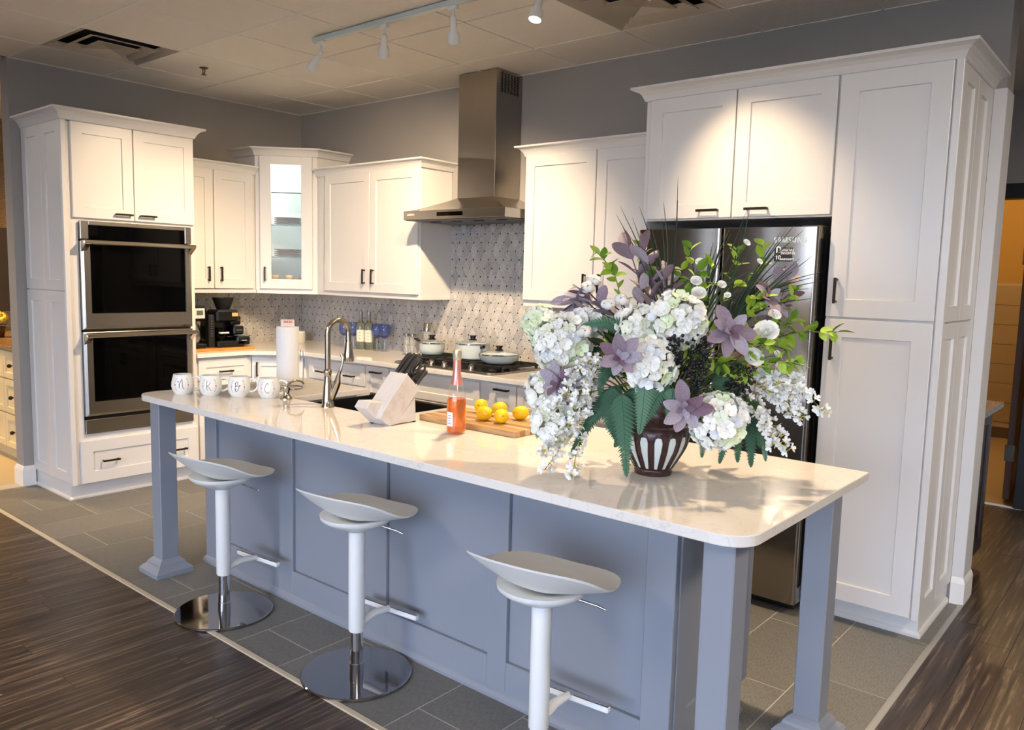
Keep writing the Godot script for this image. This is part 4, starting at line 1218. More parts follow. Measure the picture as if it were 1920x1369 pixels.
func build_hood() -> void:
	var t := thing("range_hood", "stainless steel chimney range hood above the cooktop", "range hood", Vector3(2.34, 1.892, 0))
	var x0 := 1.881 - 2.34
	var x1 := 2.802 - 2.34
	part(MB.new().span(Vector3(x0, 0.004, 0.49), Vector3(x1, 0.062, 0.502), 0.002), "front_band", M.steel_h, t)
	part(MB.new().span(Vector3(x1 - 0.008, 0.004, 0.004), Vector3(x1, 0.062, 0.49), 0.001).span(Vector3(x0, 0.004, 0.004), Vector3(x0 + 0.008, 0.062, 0.49), 0.001), "side_band", M.steel_h, t)
	part(MB.new().span(Vector3(x0 + 0.008, 0.0, 0.004), Vector3(x1 - 0.008, 0.012, 0.49)), "filter_plate", mat(Color(0.38, 0.37, 0.36), 0.35, 0.9), t)
	for q in [-0.3, -0.1, 0.1, 0.3]:
		part(MB.new().span(Vector3(q - 0.04, -0.004, 0.33), Vector3(q + 0.04, 0.0, 0.36), 0.002), "filter_latch", M.black_matte, t)
	# gently curved canopy
	var cx0 := 2.163 - 2.34
	var cx1 := 2.500 - 2.34
	var cm := MB.new()
	var n := 8
	var prev := []
	for i in n + 1:
		var f := float(i) / n
		var e := 1.0 - pow(1.0 - f, 1.25)
		var yy := 0.062 + 0.098 * pow(f, 1.25)
		var r := [Vector3(lerpf(x0, cx0, f), yy, 0.004), Vector3(lerpf(x0, cx0, f), yy, lerpf(0.5, 0.266, f)), Vector3(lerpf(x1, cx1, f), yy, lerpf(0.5, 0.266, f)), Vector3(lerpf(x1, cx1, f), yy, 0.004)]
		if i > 0:
			for k in 3:
				var a: Vector3 = prev[k]
				var b: Vector3 = prev[k + 1]
				var c: Vector3 = r[k + 1]
				var d: Vector3 = r[k]
				var nn := (c - a).cross(b - d).normalized()
				if nn.y < 0: nn = -nn
				cm.quad(a, b, c, d, nn)
		prev = r
	part(cm, "canopy", M.steel_h, t)
	part(MB.new().span(Vector3(cx0, 0.155, 0.004), Vector3(cx1, 0.978, 0.266), 0.001), "chimney", M.steel, t)
	var sl := MB.new()
	for i in 6:
		for j in 13:
			sl.span(Vector3(cx1, 0.965 - 0.0098 * (j + 1), 0.04 + 0.032 * i), Vector3(cx1 + 0.0012, 0.965 - 0.0098 * (j + 1) + 0.0062, 0.04 + 0.032 * i + 0.022))
	var vs := part(sl, "vent_slots", M.black_matte, t)
	vs.set_meta("kind", "stuff")
	part(MB.new().span(Vector3(-0.135, 0.022, 0.5015), Vector3(0.10, 0.048, 0.5035)), "control_strip", M.black_glass, t)
	text_part("SAMSUNG", 0.011, M.enamel, t, Vector3(-0.425, 0.028, 0.5022), Basis())

func text_part(s: String, height: float, m: Material, parent: Node, at: Vector3, basis: Basis, called := "lettering", bold := true) -> MeshInstance3D:
	var f := SystemFont.new()
	f.font_names = PackedStringArray(["Droid Sans"])
	f.font_weight = 700 if bold else 400
	var tm := TextMesh.new()
	tm.text = s
	tm.font = f
	tm.font_size = 64
	tm.pixel_size = height / 46.0
	tm.depth = 0.0006
	tm.horizontal_alignment = HORIZONTAL_ALIGNMENT_LEFT
	tm.vertical_alignment = VERTICAL_ALIGNMENT_BOTTOM
	var o := MeshInstance3D.new()
	o.name = called
	o.mesh = tm
	o.material_override = m
	parent.add_child(o, true)
	o.transform = Transform3D(basis, at)
	return o

func build_fridge() -> void:
	var x0 := 3.888
	var t := thing("refrigerator", "tall stainless steel french-door refrigerator beside the pantry", "refrigerator", Vector3(4.343, 0, 0))
	var hw := 0.455
	part(MB.new().span(Vector3(-hw + 0.004, 0.06, 0.03), Vector3(hw - 0.004, 1.768, 0.625), 0.004), "cabinet_body", M.fridge_side, t)
	for q in [[-hw, -0.004, 0.70, 1.783], [0.004, hw, 0.70, 1.783], [-hw, hw, 0.055, 0.692]]:
		# door leaf with rounded vertical front edges
		var pl := rounded(q[0], 0.632, q[1], 0.722, [0.002, 0.002, 0.016, 0.016], 5)
		part(MB.new().prism(pl, q[2], q[3], 0.0015), "door", M.fridge_steel, t)
	part(MB.new().span(Vector3(hw - 0.10, 1.768, 0.56), Vector3(hw - 0.004, 1.792, 0.66), 0.004), "hinge_cover", M.fridge_side, t)
	part(MB.new().span(Vector3(-hw + 0.02, 0.015, 0.40), Vector3(hw - 0.02, 0.06, 0.66), 0.004), "kick_plate", M.black_matte, t)
	for s in [-1, 1]:
		part(MB.new().lathe([Vector2(0, 0), Vector2(0.022, 0), Vector2(0.022, 0.016), Vector2(0, 0.016)], 12), "foot", M.black_matte, t, Vector3(s * 0.38, 0, 0.60))
	text_part("SAMSUNG", 0.023, M.enamel, t, Vector3(0.255, 1.705, 0.7225), Basis())
	var st := part(MB.new().span(Vector3(0.262, 1.628, 0.7221), Vector3(0.345, 1.690, 0.7230)), "sticker", mat(Color(0.05, 0.09, 0.14), 0.35), t)
	text_part("D", 0.030, M.ceramic, st, Vector3(0.266, 1.655, 0.7231), Basis())
	text_part("DIGITAL", 0.011, M.ceramic, st, Vector3(0.292, 1.670, 0.7231), Basis())
	text_part("INVERTER", 0.010, M.ceramic, st, Vector3(0.292, 1.657, 0.7231), Basis())
	text_part("10", 0.018, M.ceramic, st, Vector3(0.266, 1.631, 0.7231), Basis())
	text_part("WARRANTY", 0.009, M.ceramic, st, Vector3(0.287, 1.631, 0.7231), Basis())

func build_cooktop() -> void:
	var t := thing("gas_cooktop", "stainless steel gas cooktop with black grates and front knobs", "cooktop", Vector3(2.357, CT, 0.36))
	part(MB.new().prism(rounded(-0.458, -0.26, 0.458, 0.255, [0.01, 0.01, 0.05, 0.05], 4), 0, 0.014, 0.004), "tray", M.steel_h, t)
	for q in [Vector2(-0.30, -0.12), Vector2(-0.30, 0.06), Vector2(0.0, -0.04), Vector2(0.30, -0.12), Vector2(0.30, 0.06)]:
		part(MB.new().lathe([Vector2(0, 0.030), Vector2(0.034, 0.030), Vector2(0.038, 0.026), Vector2(0.038, 0.020), Vector2(0.05, 0.018), Vector2(0.052, 0.012)], 18), "burner", M.iron, t, Vector3(q.x, 0, q.y))
	for k in 3:
		var gm := MB.new()
		var w := 0.296
		for s in [-1, 1]:
			gm.box(Vector3(s * (w * 0.5 - 0.008), 0.038, -0.045), Vector3(0.014, 0.018, 0.37), 0.003)
			gm.box(Vector3(0, 0.038, -0.045 + s * 0.178), Vector3(w, 0.018, 0.014), 0.003)
		for i in 3:
			gm.box(Vector3(0, 0.040, -0.135 + i * 0.09), Vector3(w, 0.014, 0.010), 0.002)
		gm.box(Vector3(0, 0.040, -0.045), Vector3(0.010, 0.014, 0.36), 0.002)
		gm.box(Vector3(-0.07, 0.040, -0.045), Vector3(0.009, 0.014, 0.36), 0.002)
		gm.box(Vector3(0.07, 0.040, -0.045), Vector3(0.009, 0.014, 0.36), 0.002)
		for sx in [-1, 1]:
			for sz in [-1, 1]:
				gm.box(Vector3(sx * (w * 0.5 - 0.01), 0.021, -0.045 + sz * 0.17), Vector3(0.016, 0.020, 0.016), 0.002)
		part(gm, "grate", M.iron, t, Vector3(-0.302 + k * 0.302, 0, 0))
	for x in [-0.24, -0.12, 0.0, 0.12, 0.24]:
		var kb := part(MB.new().lathe([Vector2(0, 0), Vector2(0.024, 0), Vector2(0.024, 0.004), Vector2(0.019, 0.006), Vector2(0.018, 0.026), Vector2(0.016, 0.029), Vector2(0, 0.029)], 20), "knob", M.nickel, t, Vector3(x, 0.014, 0.20))
		part(MB.new().box(Vector3(0, 0.032, 0), Vector3(0.008, 0.008, 0.034), 0.002), "grip", M.nickel, kb)
	# pans
	saucepan("saucepan", "small pale enamel saucepan with a long black handle and glass lid", Vector3(1.955, CT + 0.048, 0.285), 0.092, 0.078, [[PI * 0.93, 0.15]])
	saucepan("stock_pot", "pale enamel two-handled pot with a glass lid in the middle of the cooktop", Vector3(2.345, CT + 0.048, 0.275), 0.118, 0.10, [[PI * 0.88, 0.05], [-0.12 * PI, 0.05]])
	saucepan("frying_pan", "shallow pale enamel frying pan with a glass lid on the cooktop", Vector3(2.640, CT + 0.048, 0.340), 0.137, 0.055, [[PI * 0.86, 0.14]], true)

func saucepan(called: String, label: String, at: Vector3, r: float, h: float, handles: Array, flared := false) -> void:
	var t := thing(called, label, "pot", at)
	var rb := r * (0.72 if flared else 0.9)
	part(MB.new().lathe([Vector2(0, 0), Vector2(rb * 0.9, 0), Vector2(rb, 0.006), Vector2(lerpf(rb, r, 0.7), h * 0.4), Vector2(r, h), Vector2(r - 0.003, h), Vector2(rb - 0.004, 0.008), Vector2(0, 0.006)], 32), "body", M.enamel, t)
	part(MB.new().lathe([Vector2(r - 0.006, h), Vector2(r + 0.003, h), Vector2(r + 0.003, h + 0.006), Vector2(r - 0.006, h + 0.007)], 32), "rim", M.chrome, t)
	var lid := part(MB.new().lathe([Vector2(r - 0.006, h + 0.006), Vector2(r * 0.7, h + 0.018), Vector2(r * 0.3, h + 0.025), Vector2(0, h + 0.026)], 28), "lid", glass(Color(0.75, 0.78, 0.78), 0.18), t)
	part(MB.new().lathe([Vector2(0, h + 0.024), Vector2(0.028, h + 0.026), Vector2(0.029, h + 0.031), Vector2(0.018, h + 0.036), Vector2(0.018, h + 0.046), Vector2(0.025, h + 0.052), Vector2(0.024, h + 0.058), Vector2(0, h + 0.060)], 18), "knob", M.black, lid)
	for q in handles:
		var d := Vector3(cos(q[0]), 0, -sin(q[0]))
		var L: float = q[1]
		var hp := part(MB.new().tube([d * (r - 0.004) + Vector3(0, h * 0.78, 0), d * (r + 0.03) + Vector3(0, h * 0.86, 0)], 0.006, 8), "bracket", M.chrome, t)
		if L > 0.1:
			part(MB.new().tube([d * (r + 0.022) + Vector3(0, h * 0.85, 0), d * (r + 0.05) + Vector3(0, h * 0.90, 0), d * (r + L * 0.7) + Vector3(0, h * 0.92 + 0.012, 0), d * (r + L) + Vector3(0, h * 0.92 + 0.018, 0)], [0.008, 0.010, 0.012, 0.008], 10), "grip", M.black, hp)
		else:
			part(MB.new().tube([d * (r + 0.006) + Vector3(0, h * 0.84, 0), d * (r + 0.025) + Vector3(0, h * 0.90, 0), d * (r + L) + Vector3(0, h * 0.94, 0)], [0.009, 0.014, 0.011], 10), "grip", M.black, hp)

# ---------------------------------------------------------------- lamps
func build_track() -> void:
	var rail := single(MB.new().span(Vector3(-1.65, -0.028, -0.0175), Vector3(1.65, 0, 0.0175), 0.003), "lighting_track", M.enamel, "long white ceiling track that carries the spotlights", "light track", Vector3(3.70, CH - 0.004, 1.362))
	var heads := [
		[2.115, Vector3(0.65, 1.05, 1.72), "white track spotlight at the track end turned to the oven tower", 46.0, 4.6],
		[2.665, Vector3(1.15, 1.05, 0.20), "white track spotlight second from the oven end of the track", 56.0, 4.4],
		[3.175, Vector3(2.35, 0.95, 0.40), "white track spotlight third from the oven end of the track", 54.0, 4.4],
		[3.715, Vector3(3.75, 0.90, 1.95), "white track spotlight with a glowing bulb above the island", 55.0, 3.8],
		[4.25, Vector3(4.47, 1.80, 0.66), "white track spotlight turned to the cabinet above the refrigerator", 31.0, 1.9],
		[4.85, Vector3(4.80, 1.0, 2.0), "white track spotlight above the flower arrangement", 52.0, 3.2]]
	for h in heads:
		var at := Vector3(h[0], CH - 0.032, 1.362)
		var t := thing("track_spotlight", h[2], "spotlight", at, 0.0, "track spotlights")
		part(MB.new().span(Vector3(-0.026, -0.022, -0.013), Vector3(0.026, 0, 0.013), 0.002), "adapter", M.stool_white, t)
		part(MB.new().tube([Vector3(0, -0.018, 0), Vector3(0, -0.062, 0)], 0.006, 10), "stem", M.stool_white, t)
		var piv := Vector3(0, -0.062, 0)
		var dir: Vector3 = ((h[1] as Vector3) - (at + piv)).normalized()
		var b := Basis.looking_at(dir, Vector3.UP if absf(dir.y) < 0.99 else Vector3.RIGHT)
		var xf := Transform3D(b * Basis(Vector3.RIGHT, PI / 2), piv)   # local -y is now along the beam
		var body := MB.new()
		body.xf = xf
		body.lathe([Vector2(0.0, 0.012), Vector2(0.012, 0.012), Vector2(0.015, 0.006), Vector2(0.0165, -0.012), Vector2(0.0175, -0.058), Vector2(0.029, -0.070), Vector2(0.0315, -0.115), Vector2(0.0285, -0.115), Vector2(0.026, -0.075), Vector2(0.0, -0.072)].map(func(v): return v), 20)
		part(body, "lamp_body", M.stool_white, t)
		var bulb := MB.new()
		bulb.xf = xf
		bulb.lathe([Vector2(0.027, -0.106), Vector2(0.018, -0.112), Vector2(0, -0.113)], 20)
		part(bulb, "bulb", glow(Color(1.0, 0.86, 0.66), 9.0), t)
		var l := SpotLight3D.new()
		l.name = "spot_lamp"
		l.light_color = Color(1.0, 0.875, 0.71)
		l.light_energy = h[4]
		l.spot_range = 14.0
		l.spot_attenuation = 2.0
		l.spot_angle = h[3]
		l.spot_angle_attenuation = 1.0
		l.light_size = 0.028
		l.shadow_enabled = true
		t.add_child(l)
		l.transform = Transform3D(b, piv + dir * 0.119)

func build_fill_panels() -> void:
	# added ceiling panels, unseen, that raise the general light behind and beside the camera
	for q in [[Vector2(7.6, 1.2), "over the aisle beside the pantry"], [Vector2(7.9, 4.6), "over the aisle near the shop windows"], [Vector2(3.2, 5.9), "over the plank floor in front of the island"], [Vector2(-2.6, 4.6), "over the shop floor beyond the oven wall"]]:
		var t := thing("added_fill_panel", "added ceiling panel for fill light %s" % q[1], "ceiling light", Vector3(q[0].x, CH, q[0].y), 0.0, "added fill light panels")
		part(MB.new().span(Vector3(-0.31, -0.012, -0.61), Vector3(0.31, 0.0, -0.59), 0.001).span(Vector3(-0.31, -0.012, 0.59), Vector3(0.31, 0.0, 0.61), 0.001).span(Vector3(-0.31, -0.012, -0.59), Vector3(-0.29, 0.0, 0.59), 0.001).span(Vector3(0.29, -0.012, -0.59), Vector3(0.31, 0.0, 0.59), 0.001), "frame", M.tbar, t)
		part(MB.new().span(Vector3(-0.29, -0.006, -0.59), Vector3(0.29, -0.001, 0.59)), "diffuser", glow(Color(1.0, 0.93, 0.84), 2.0), t)
		var l := AreaLight3D.new()
		l.name = "fill_lamp"
		l.light_color = Color(1.0, 0.93, 0.84)
		l.light_energy = 7.0
		l.area_size = Vector2(0.58, 1.18)
		l.area_range = 20.0
		l.area_attenuation = 2.0
		l.shadow_enabled = true
		t.add_child(l)
		l.transform = Transform3D(Basis(Vector3.RIGHT, -PI / 2), Vector3(0, -0.012, 0))

func build_stools() -> void:
	var a := 0.222
	var bz := 0.190
	var th := 0.009
	# seat shell
	var top := MB.new()
	var rows := 14
	var seg := 48
	var P := []
	var Q := []
	for i in rows + 1:
		var f := float(i) / rows
		var ra := []
		var rb := []
		for s in seg + 1:
			var an := TAU * s / seg
			var c := cos(an)
			var sn := sin(an)
			var se := pow(pow(absf(c), 2.7) + pow(absf(sn), 2.7), -1.0 / 2.7)
			var x := c * se * a
			var z := sn * se * bz
			var ph := absf(wrapf(an - PI / 2, -PI, PI))   # angle from the back (+z)
			var rim := 0.655 + 0.090 * exp(-pow(ph / 1.30, 4.0)) - 0.014 * exp(-pow((PI - ph) / 0.7, 2.0))
			var y := lerpf(0.622, rim, pow(f, 1.75))
			ra.append(Vector3(x * f, y, z * f))
			rb.append(Vector3(x * f * 0.985, y - th * (1.2 - 0.35 * f), z * f * 0.985))
		P.append(ra)
		Q.append(rb)
	top.grid(P)
	top.grid(Q)
	var E := [P[rows], Q[rows]]
	top.grid(E)
	# make the upper sheet face up and the lower one down: done by the winding of each sheet, both sides are drawn
	var seat := _fix(top)
	var plate := MB.new().lathe([Vector2(0.030, 0.570), Vector2(0.044, 0.572), Vector2(0.085, 0.590), Vector2(0.122, 0.610), Vector2(0.136, 0.622), Vector2(0.138, 0.634), Vector2(0.125, 0.632), Vector2(0.05, 0.612), Vector2(0, 0.612)], 32).mesh()
	var col := MB.new().lathe([Vector2(0, 0.176), Vector2(0.028, 0.176), Vector2(0.031, 0.182), Vector2(0.031, 0.580), Vector2(0, 0.580)], 24).mesh()
	var low := MB.new().lathe([Vector2(0.0, 0.012), Vector2(0.027, 0.012), Vector2(0.027, 0.05), Vector2(0.0245, 0.052), Vector2(0.0245, 0.182), Vector2(0, 0.182)], 24).mesh()
	var base := MB.new().lathe([Vector2(0, 0.002), Vector2(0.205, 0.002), Vector2(0.2095, 0.005), Vector2(0.2095, 0.010), Vector2(0.206, 0.0135), Vector2(0, 0.0145)], 64).mesh()
	var glide := MB.new().lathe([Vector2(0, 0), Vector2(0.195, 0), Vector2(0.195, 0.0025), Vector2(0, 0.0025)], 40).mesh()
	var arm := MB.new()
	arm.tube([Vector3(0, 0.205, -0.024), Vector3(0, 0.215, -0.09), Vector3(0, 0.204, -0.176)], [0.019, 0.016, 0.012], 10)
	var barm := MB.new().box(Vector3(0, 0.198, -0.186), Vector3(0.285, 0.022, 0.024), 0.005)
	var tread := MB.new().box(Vector3(0, 0.211, -0.186), Vector3(0.285, 0.004, 0.024), 0.001)
	var lever := MB.new().tube([Vector3(0.085, 0.604, -0.02), Vector3(0.16, 0.588, -0.045), Vector3(0.185, 0.580, -0.052)], 0.0042, 8)
	var spots := [[Vector2(2.872, 2.455), 0.10, "the one nearest the lettered mugs"], [Vector2(3.748, 2.415), 0.10, "between the other two"], [Vector2(4.672, 2.470), 0.10, "the one below the flower arrangement"]]
	for q in spots:
		var t := thing("bar_stool", "white bar stool on a chrome disc base, %s" % q[2], "stool", Vector3(q[0].x, 0, q[0].y), q[1], "bar stools along the island")
		part(seat, "seat", M.seat, t)
		part(plate, "seat_plate", M.stool_white, t)
		part(col, "column", M.stool_white, t)
		part(low, "piston", M.chrome, t)
		part(base, "base", M.chrome_dark, t)
		part(glide, "glide_ring", M.black_matte, t)
		var f := part(barm, "footrest", M.stool_white, t)
		part(arm, "footrest_arm", M.stool_white, f)
		part(tread, "tread", M.chrome, f)
		part(lever, "lever", M.chrome, t)

func _fix(m: MB) -> ArrayMesh:
	return m.mesh()

# ---------------------------------------------------------------- things on the wall counters
func build_counter_items() -> void:
	# coffee corner: wooden tray, single-serve machine, drip machine
	single(MB.new().box(Vector3(0, 0.009, 0), Vector3(0.30, 0.018, 0.50), 0.003), "serving_tray", M.oak, "honey-coloured wooden board under the coffee machines", "tray", Vector3(0.36, CT, 1.05))
	var y := CT + 0.018
	var t := thing("coffee_machine", "black coffee machine with a filter basket on top and pod drawers", "coffee machine", Vector3(0.34, y, 0.985), PI / 2)
	# local: +z towards the room, +x towards the corner
	part(MB.new().span(Vector3(-0.10, 0, -0.14), Vector3(0.13, 0.05, 0.13), 0.008), "base", M.black, t)
	part(MB.new().span(Vector3(-0.10, 0.05, -0.14), Vector3(0.13, 0.27, -0.02), 0.012), "tower", M.black, t)
	part(MB.new().span(Vector3(-0.09, 0.19, -0.06), Vector3(0.10, 0.285, 0.10), 0.016), "brew_head", M.black, t)
	part(MB.new().lathe([Vector2(0.042, 0.275), Vector2(0.055, 0.30), Vector2(0.082, 0.375), Vector2(0.078, 0.375), Vector2(0.05, 0.30), Vector2(0, 0.29)], 24), "filter_basket", M.black_matte, t, Vector3(0.02, 0, 0.0))
	part(MB.new().tube([Vector3(0.05, 0.33, 0.01), Vector3(0.062, 0.405, 0.02)], 0.003, 6), "spoon", M.black_matte, t)
	for k in 3:
		var dz: float = [0.02, 0.055, 0.10][k]
		var yy: float = [0.165, 0.09, 0.012][k]
		var dx: float = [0.145, 0.150, 0.175][k]
		var dr := part(MB.new().span(Vector3(0.06, yy, -0.09), Vector3(dx, yy + 0.068, dz + 0.03), 0.010), "pod_drawer", M.black, t)
		part(MB.new().box(Vector3((0.06 + dx) * 0.5, yy + 0.036, dz + 0.033), Vector3(0.05, 0.006, 0.006), 0.002), "pull", M.chrome, dr)
	part(MB.new().span(Vector3(0.035, 0.235, 0.1005), Vector3(0.085, 0.262, 0.1035), 0.001), "badge", mat(Color(0.86, 0.68, 0.42), 0.4), t)
	part(MB.new().span(Vector3(-0.075, 0.105, 0.02), Vector3(0.0, 0.118, 0.122), 0.003), "drip_tray", M.enamel, t)
	part(MB.new().lathe([Vector2(0, 0.05), Vector2(0.036, 0.05), Vector2(0.048, 0.08), Vector2(0.05, 0.12), Vector2(0.04, 0.15), Vector2(0, 0.15)], 20), "carafe", M.black_glass, t, Vector3(-0.04, 0, 0.06))
	for k in 9:
		part(MB.new().lathe([Vector2(0, 0), Vector2(0.024, 0), Vector2(0.026, 0.014), Vector2(0.022, 0.017), Vector2(0, 0.017)], 14), "coffee_pod", M.chrome, t, Vector3(-0.125, 0.075 + k * 0.019, 0.06))
	part(MB.new().span(Vector3(-0.15, 0, 0.03), Vector3(-0.10, 0.25, 0.085), 0.004), "pod_rack", M.black_matte, t)
	t = thing("drip_brewer", "black drip coffee brewer with a grey display beside the oven tower", "coffee machine", Vector3(0.33, y, 1.235), PI / 2)
	part(MB.new().span(Vector3(-0.085, 0, -0.13), Vector3(0.075, 0.035, 0.12), 0.008), "base", M.black, t)
	part(MB.new().span(Vector3(-0.085, 0.035, -0.13), Vector3(0.075, 0.22, -0.03), 0.01), "tank", M.black, t)
	part(MB.new().span(Vector3(-0.085, 0.205, -0.13), Vector3(0.08, 0.315, 0.12), 0.02), "brew_head", M.black, t)
	part(MB.new().span(Vector3(-0.05, 0.225, 0.1195), Vector3(0.055, 0.30, 0.1245), 0.002), "display_panel", M.enamel, t)
	part(MB.new().span(Vector3(-0.01, 0.25, 0.1245), Vector3(0.04, 0.285, 0.126)), "screen", mat(Color(0.35, 0.38, 0.33), 0.3), t)
	part(MB.new().lathe([Vector2(0, 0.035), Vector2(0.055, 0.037), Vector2(0.066, 0.07), Vector2(0.06, 0.13), Vector2(0.045, 0.165), Vector2(0.045, 0.18), Vector2(0, 0.185)], 24), "carafe", M.steel, t, Vector3(-0.005, 0, 0.045))
	# corner jar behind the paper towels
	var j := thing("round_canister", "small round beige canister in the counter corner", "canister", Vector3(0.245, CT, 0.215))
	part(MB.new().lathe([Vector2(0, 0), Vector2(0.055, 0), Vector2(0.062, 0.01), Vector2(0.062, 0.085), Vector2(0.058, 0.09), Vector2(0, 0.09)], 24), "body", M.plate, j)
	part(MB.new().lathe([Vector2(0, 0.09), Vector2(0.06, 0.09), Vector2(0.06, 0.10), Vector2(0.02, 0.106), Vector2(0, 0.106)], 24), "lid", M.ceramic, j)
	# wine glasses and bottles
	var gl := [[Vector2(0.83, 0.175), "standing closest to the room corner"], [Vector2(0.905, 0.145), "against the wine bottles on the room corner side"], [Vector2(1.165, 0.120), "against the wine bottles on the cooktop side"], [Vector2(1.245, 0.110), "standing closest to the cooktop"]]
	for q in gl:
		var g := thing("wine_glass", "blue wine glass with clear stem %s" % q[1], "wine glass", Vector3(q[0].x, CT, q[0].y), 0.0, "blue wine glasses")
		part(MB.new().lathe([Vector2(0.004, 0.098), Vector2(0.022, 0.104), Vector2(0.038, 0.122), Vector2(0.045, 0.148), Vector2(0.044, 0.178), Vector2(0.037, 0.212), Vector2(0.0355, 0.212), Vector2(0.0425, 0.178), Vector2(0.0435, 0.148), Vector2(0.036, 0.124), Vector2(0.0, 0.106)], 28), "bowl", M.glass_blue, g)
		part(MB.new().lathe([Vector2(0, 0), Vector2(0.034, 0), Vector2(0.034, 0.002), Vector2(0.006, 0.008), Vector2(0.0038, 0.02), Vector2(0.0038, 0.099), Vector2(0, 0.10)], 24), "stem", glass(Color(0.8, 0.85, 0.88), 0.2), g)
	for q in [[Vector2(0.985, 0.135), "room corner"], [Vector2(1.062, 0.115), "cooktop"]]:
		var b := thing("wine_bottle", "pale green wine bottle with a cream label, on the %s side" % q[1], "bottle", Vector3(q[0].x, CT, q[0].y), 0.66, "pair of wine bottles")
		part(MB.new().lathe([Vector2(0, 0), Vector2(0.034, 0), Vector2(0.0375, 0.005), Vector2(0.0375, 0.185), Vector2(0.033, 0.205), Vector2(0.017, 0.225), Vector2(0.0145, 0.24), Vector2(0.0145, 0.30), Vector2(0, 0.30)], 28), "bottle", M.glass_green, b)
		part(MB.new().lathe([Vector2(0.0152, 0.238), Vector2(0.0162, 0.24), Vector2(0.0162, 0.297), Vector2(0.0155, 0.302), Vector2(0, 0.302)], 20), "capsule", mat(Color(0.60, 0.60, 0.60), 0.35, 0.6), b)
		var lb := MB.new()
		var G := [[], []]
		for i in 13:
			var an := -0.95 + 1.9 * i / 12
			for k in 2: G[k].append(Vector3(sin(an) * 0.0382, 0.062 + k * 0.095, cos(an) * 0.0382))
		lb.grid(G)
		var lp := part(lb, "label", M.label_cream, b)
		for k in 3:
			part(MB.new().box(Vector3(0.0, 0.085 + k * 0.024, 0.0386), Vector3(0.014, 0.006, 0.0006)), "print", M.label_ink, lp)
	# steel canister standing behind the saucepan, oil and vinegar rack
	var cn := thing("salt_mill", "brushed steel topped glass mill behind the saucepan", "mill", Vector3(1.735, CT, 0.12))
	part(MB.new().lathe([Vector2(0, 0), Vector2(0.028, 0), Vector2(0.028, 0.19), Vector2(0, 0.19)], 20), "glass_body", glass(Color(0.8, 0.8, 0.78), 0.3), cn)
	part(MB.new().lathe([Vector2(0, 0.19), Vector2(0.030, 0.19), Vector2(0.030, 0.245), Vector2(0.027, 0.249), Vector2(0, 0.249)], 20), "cap", M.steel, cn)
	var rk := thing("cruet_rack", "thin wire rack holding two glass cruets beside the saucepan", "rack", Vector3(1.545, CT, 0.12))
	part(MB.new().tube([Vector3(0, 0.003, 0), Vector3(0, 0.20, 0), Vector3(0.010, 0.235, 0), Vector3(0, 0.25, 0), Vector3(-0.010, 0.235, 0), Vector3(0, 0.20, 0)], 0.0022, 6), "wire", M.chrome, rk)
	part(MB.new().lathe([Vector2(0, 0), Vector2(0.055, 0), Vector2(0.055, 0.004), Vector2(0, 0.004)], 20), "tray", M.chrome, rk)
	for s in [-1, 1]:
		var cr := thing("cruet", "small clear glass cruet with a steel cap in the wire rack", "cruet", Vector3(1.545 + s * 0.033, CT + 0.0045, 0.12), 0.0, "cruets in the wire rack")
		part(MB.new().lathe([Vector2(0, 0), Vector2(0.022, 0), Vector2(0.022, 0.12), Vector2(0.014, 0.135), Vector2(0, 0.135)], 16), "body", glass(Color(0.85, 0.85, 0.8), 0.2), cr)
		part(MB.new().lathe([Vector2(0, 0.135), Vector2(0.024, 0.135), Vector2(0.024, 0.155), Vector2(0, 0.157)], 16), "cap", M.steel, cr)

# ---------------------------------------------------------------- things on the island
const IT := 0.916

func smooth_line(pts: Array, n := 6) -> Array:
	var out := []
	for i in pts.size() - 1:
		var a: Vector2 = pts[maxi(i - 1, 0)]
		var b: Vector2 = pts[i]
		var c: Vector2 = pts[i + 1]
		var d: Vector2 = pts[mini(i + 2, pts.size() - 1)]
		for k in n:
			out.append(b.cubic_interpolate(c, a, d, float(k) / n))
	out.append(pts[pts.size() - 1])
	return out

func curve3(pts: Array, n := 6) -> Array:
	var out := []
	for i in pts.size() - 1:
		var a: Vector3 = pts[maxi(i - 1, 0)]
		var b: Vector3 = pts[i]
		var c: Vector3 = pts[i + 1]
		var d: Vector3 = pts[mini(i + 2, pts.size() - 1)]
		for k in n:
			out.append(b.cubic_interpolate(c, a, d, float(k) / n))
	out.append(pts[pts.size() - 1])
	return out

func mug_r(y: float) -> float:
	var P := [[0.0, 0.036], [0.006, 0.041], [0.02, 0.049], [0.04, 0.0535], [0.06, 0.052], [0.08, 0.0475], [0.098, 0.043]]
	for i in P.size() - 1:
		if y <= P[i + 1][0]: return lerpf(P[i][1], P[i + 1][1], (y - P[i][0]) / (P[i + 1][0] - P[i][0]))
	return 0.043

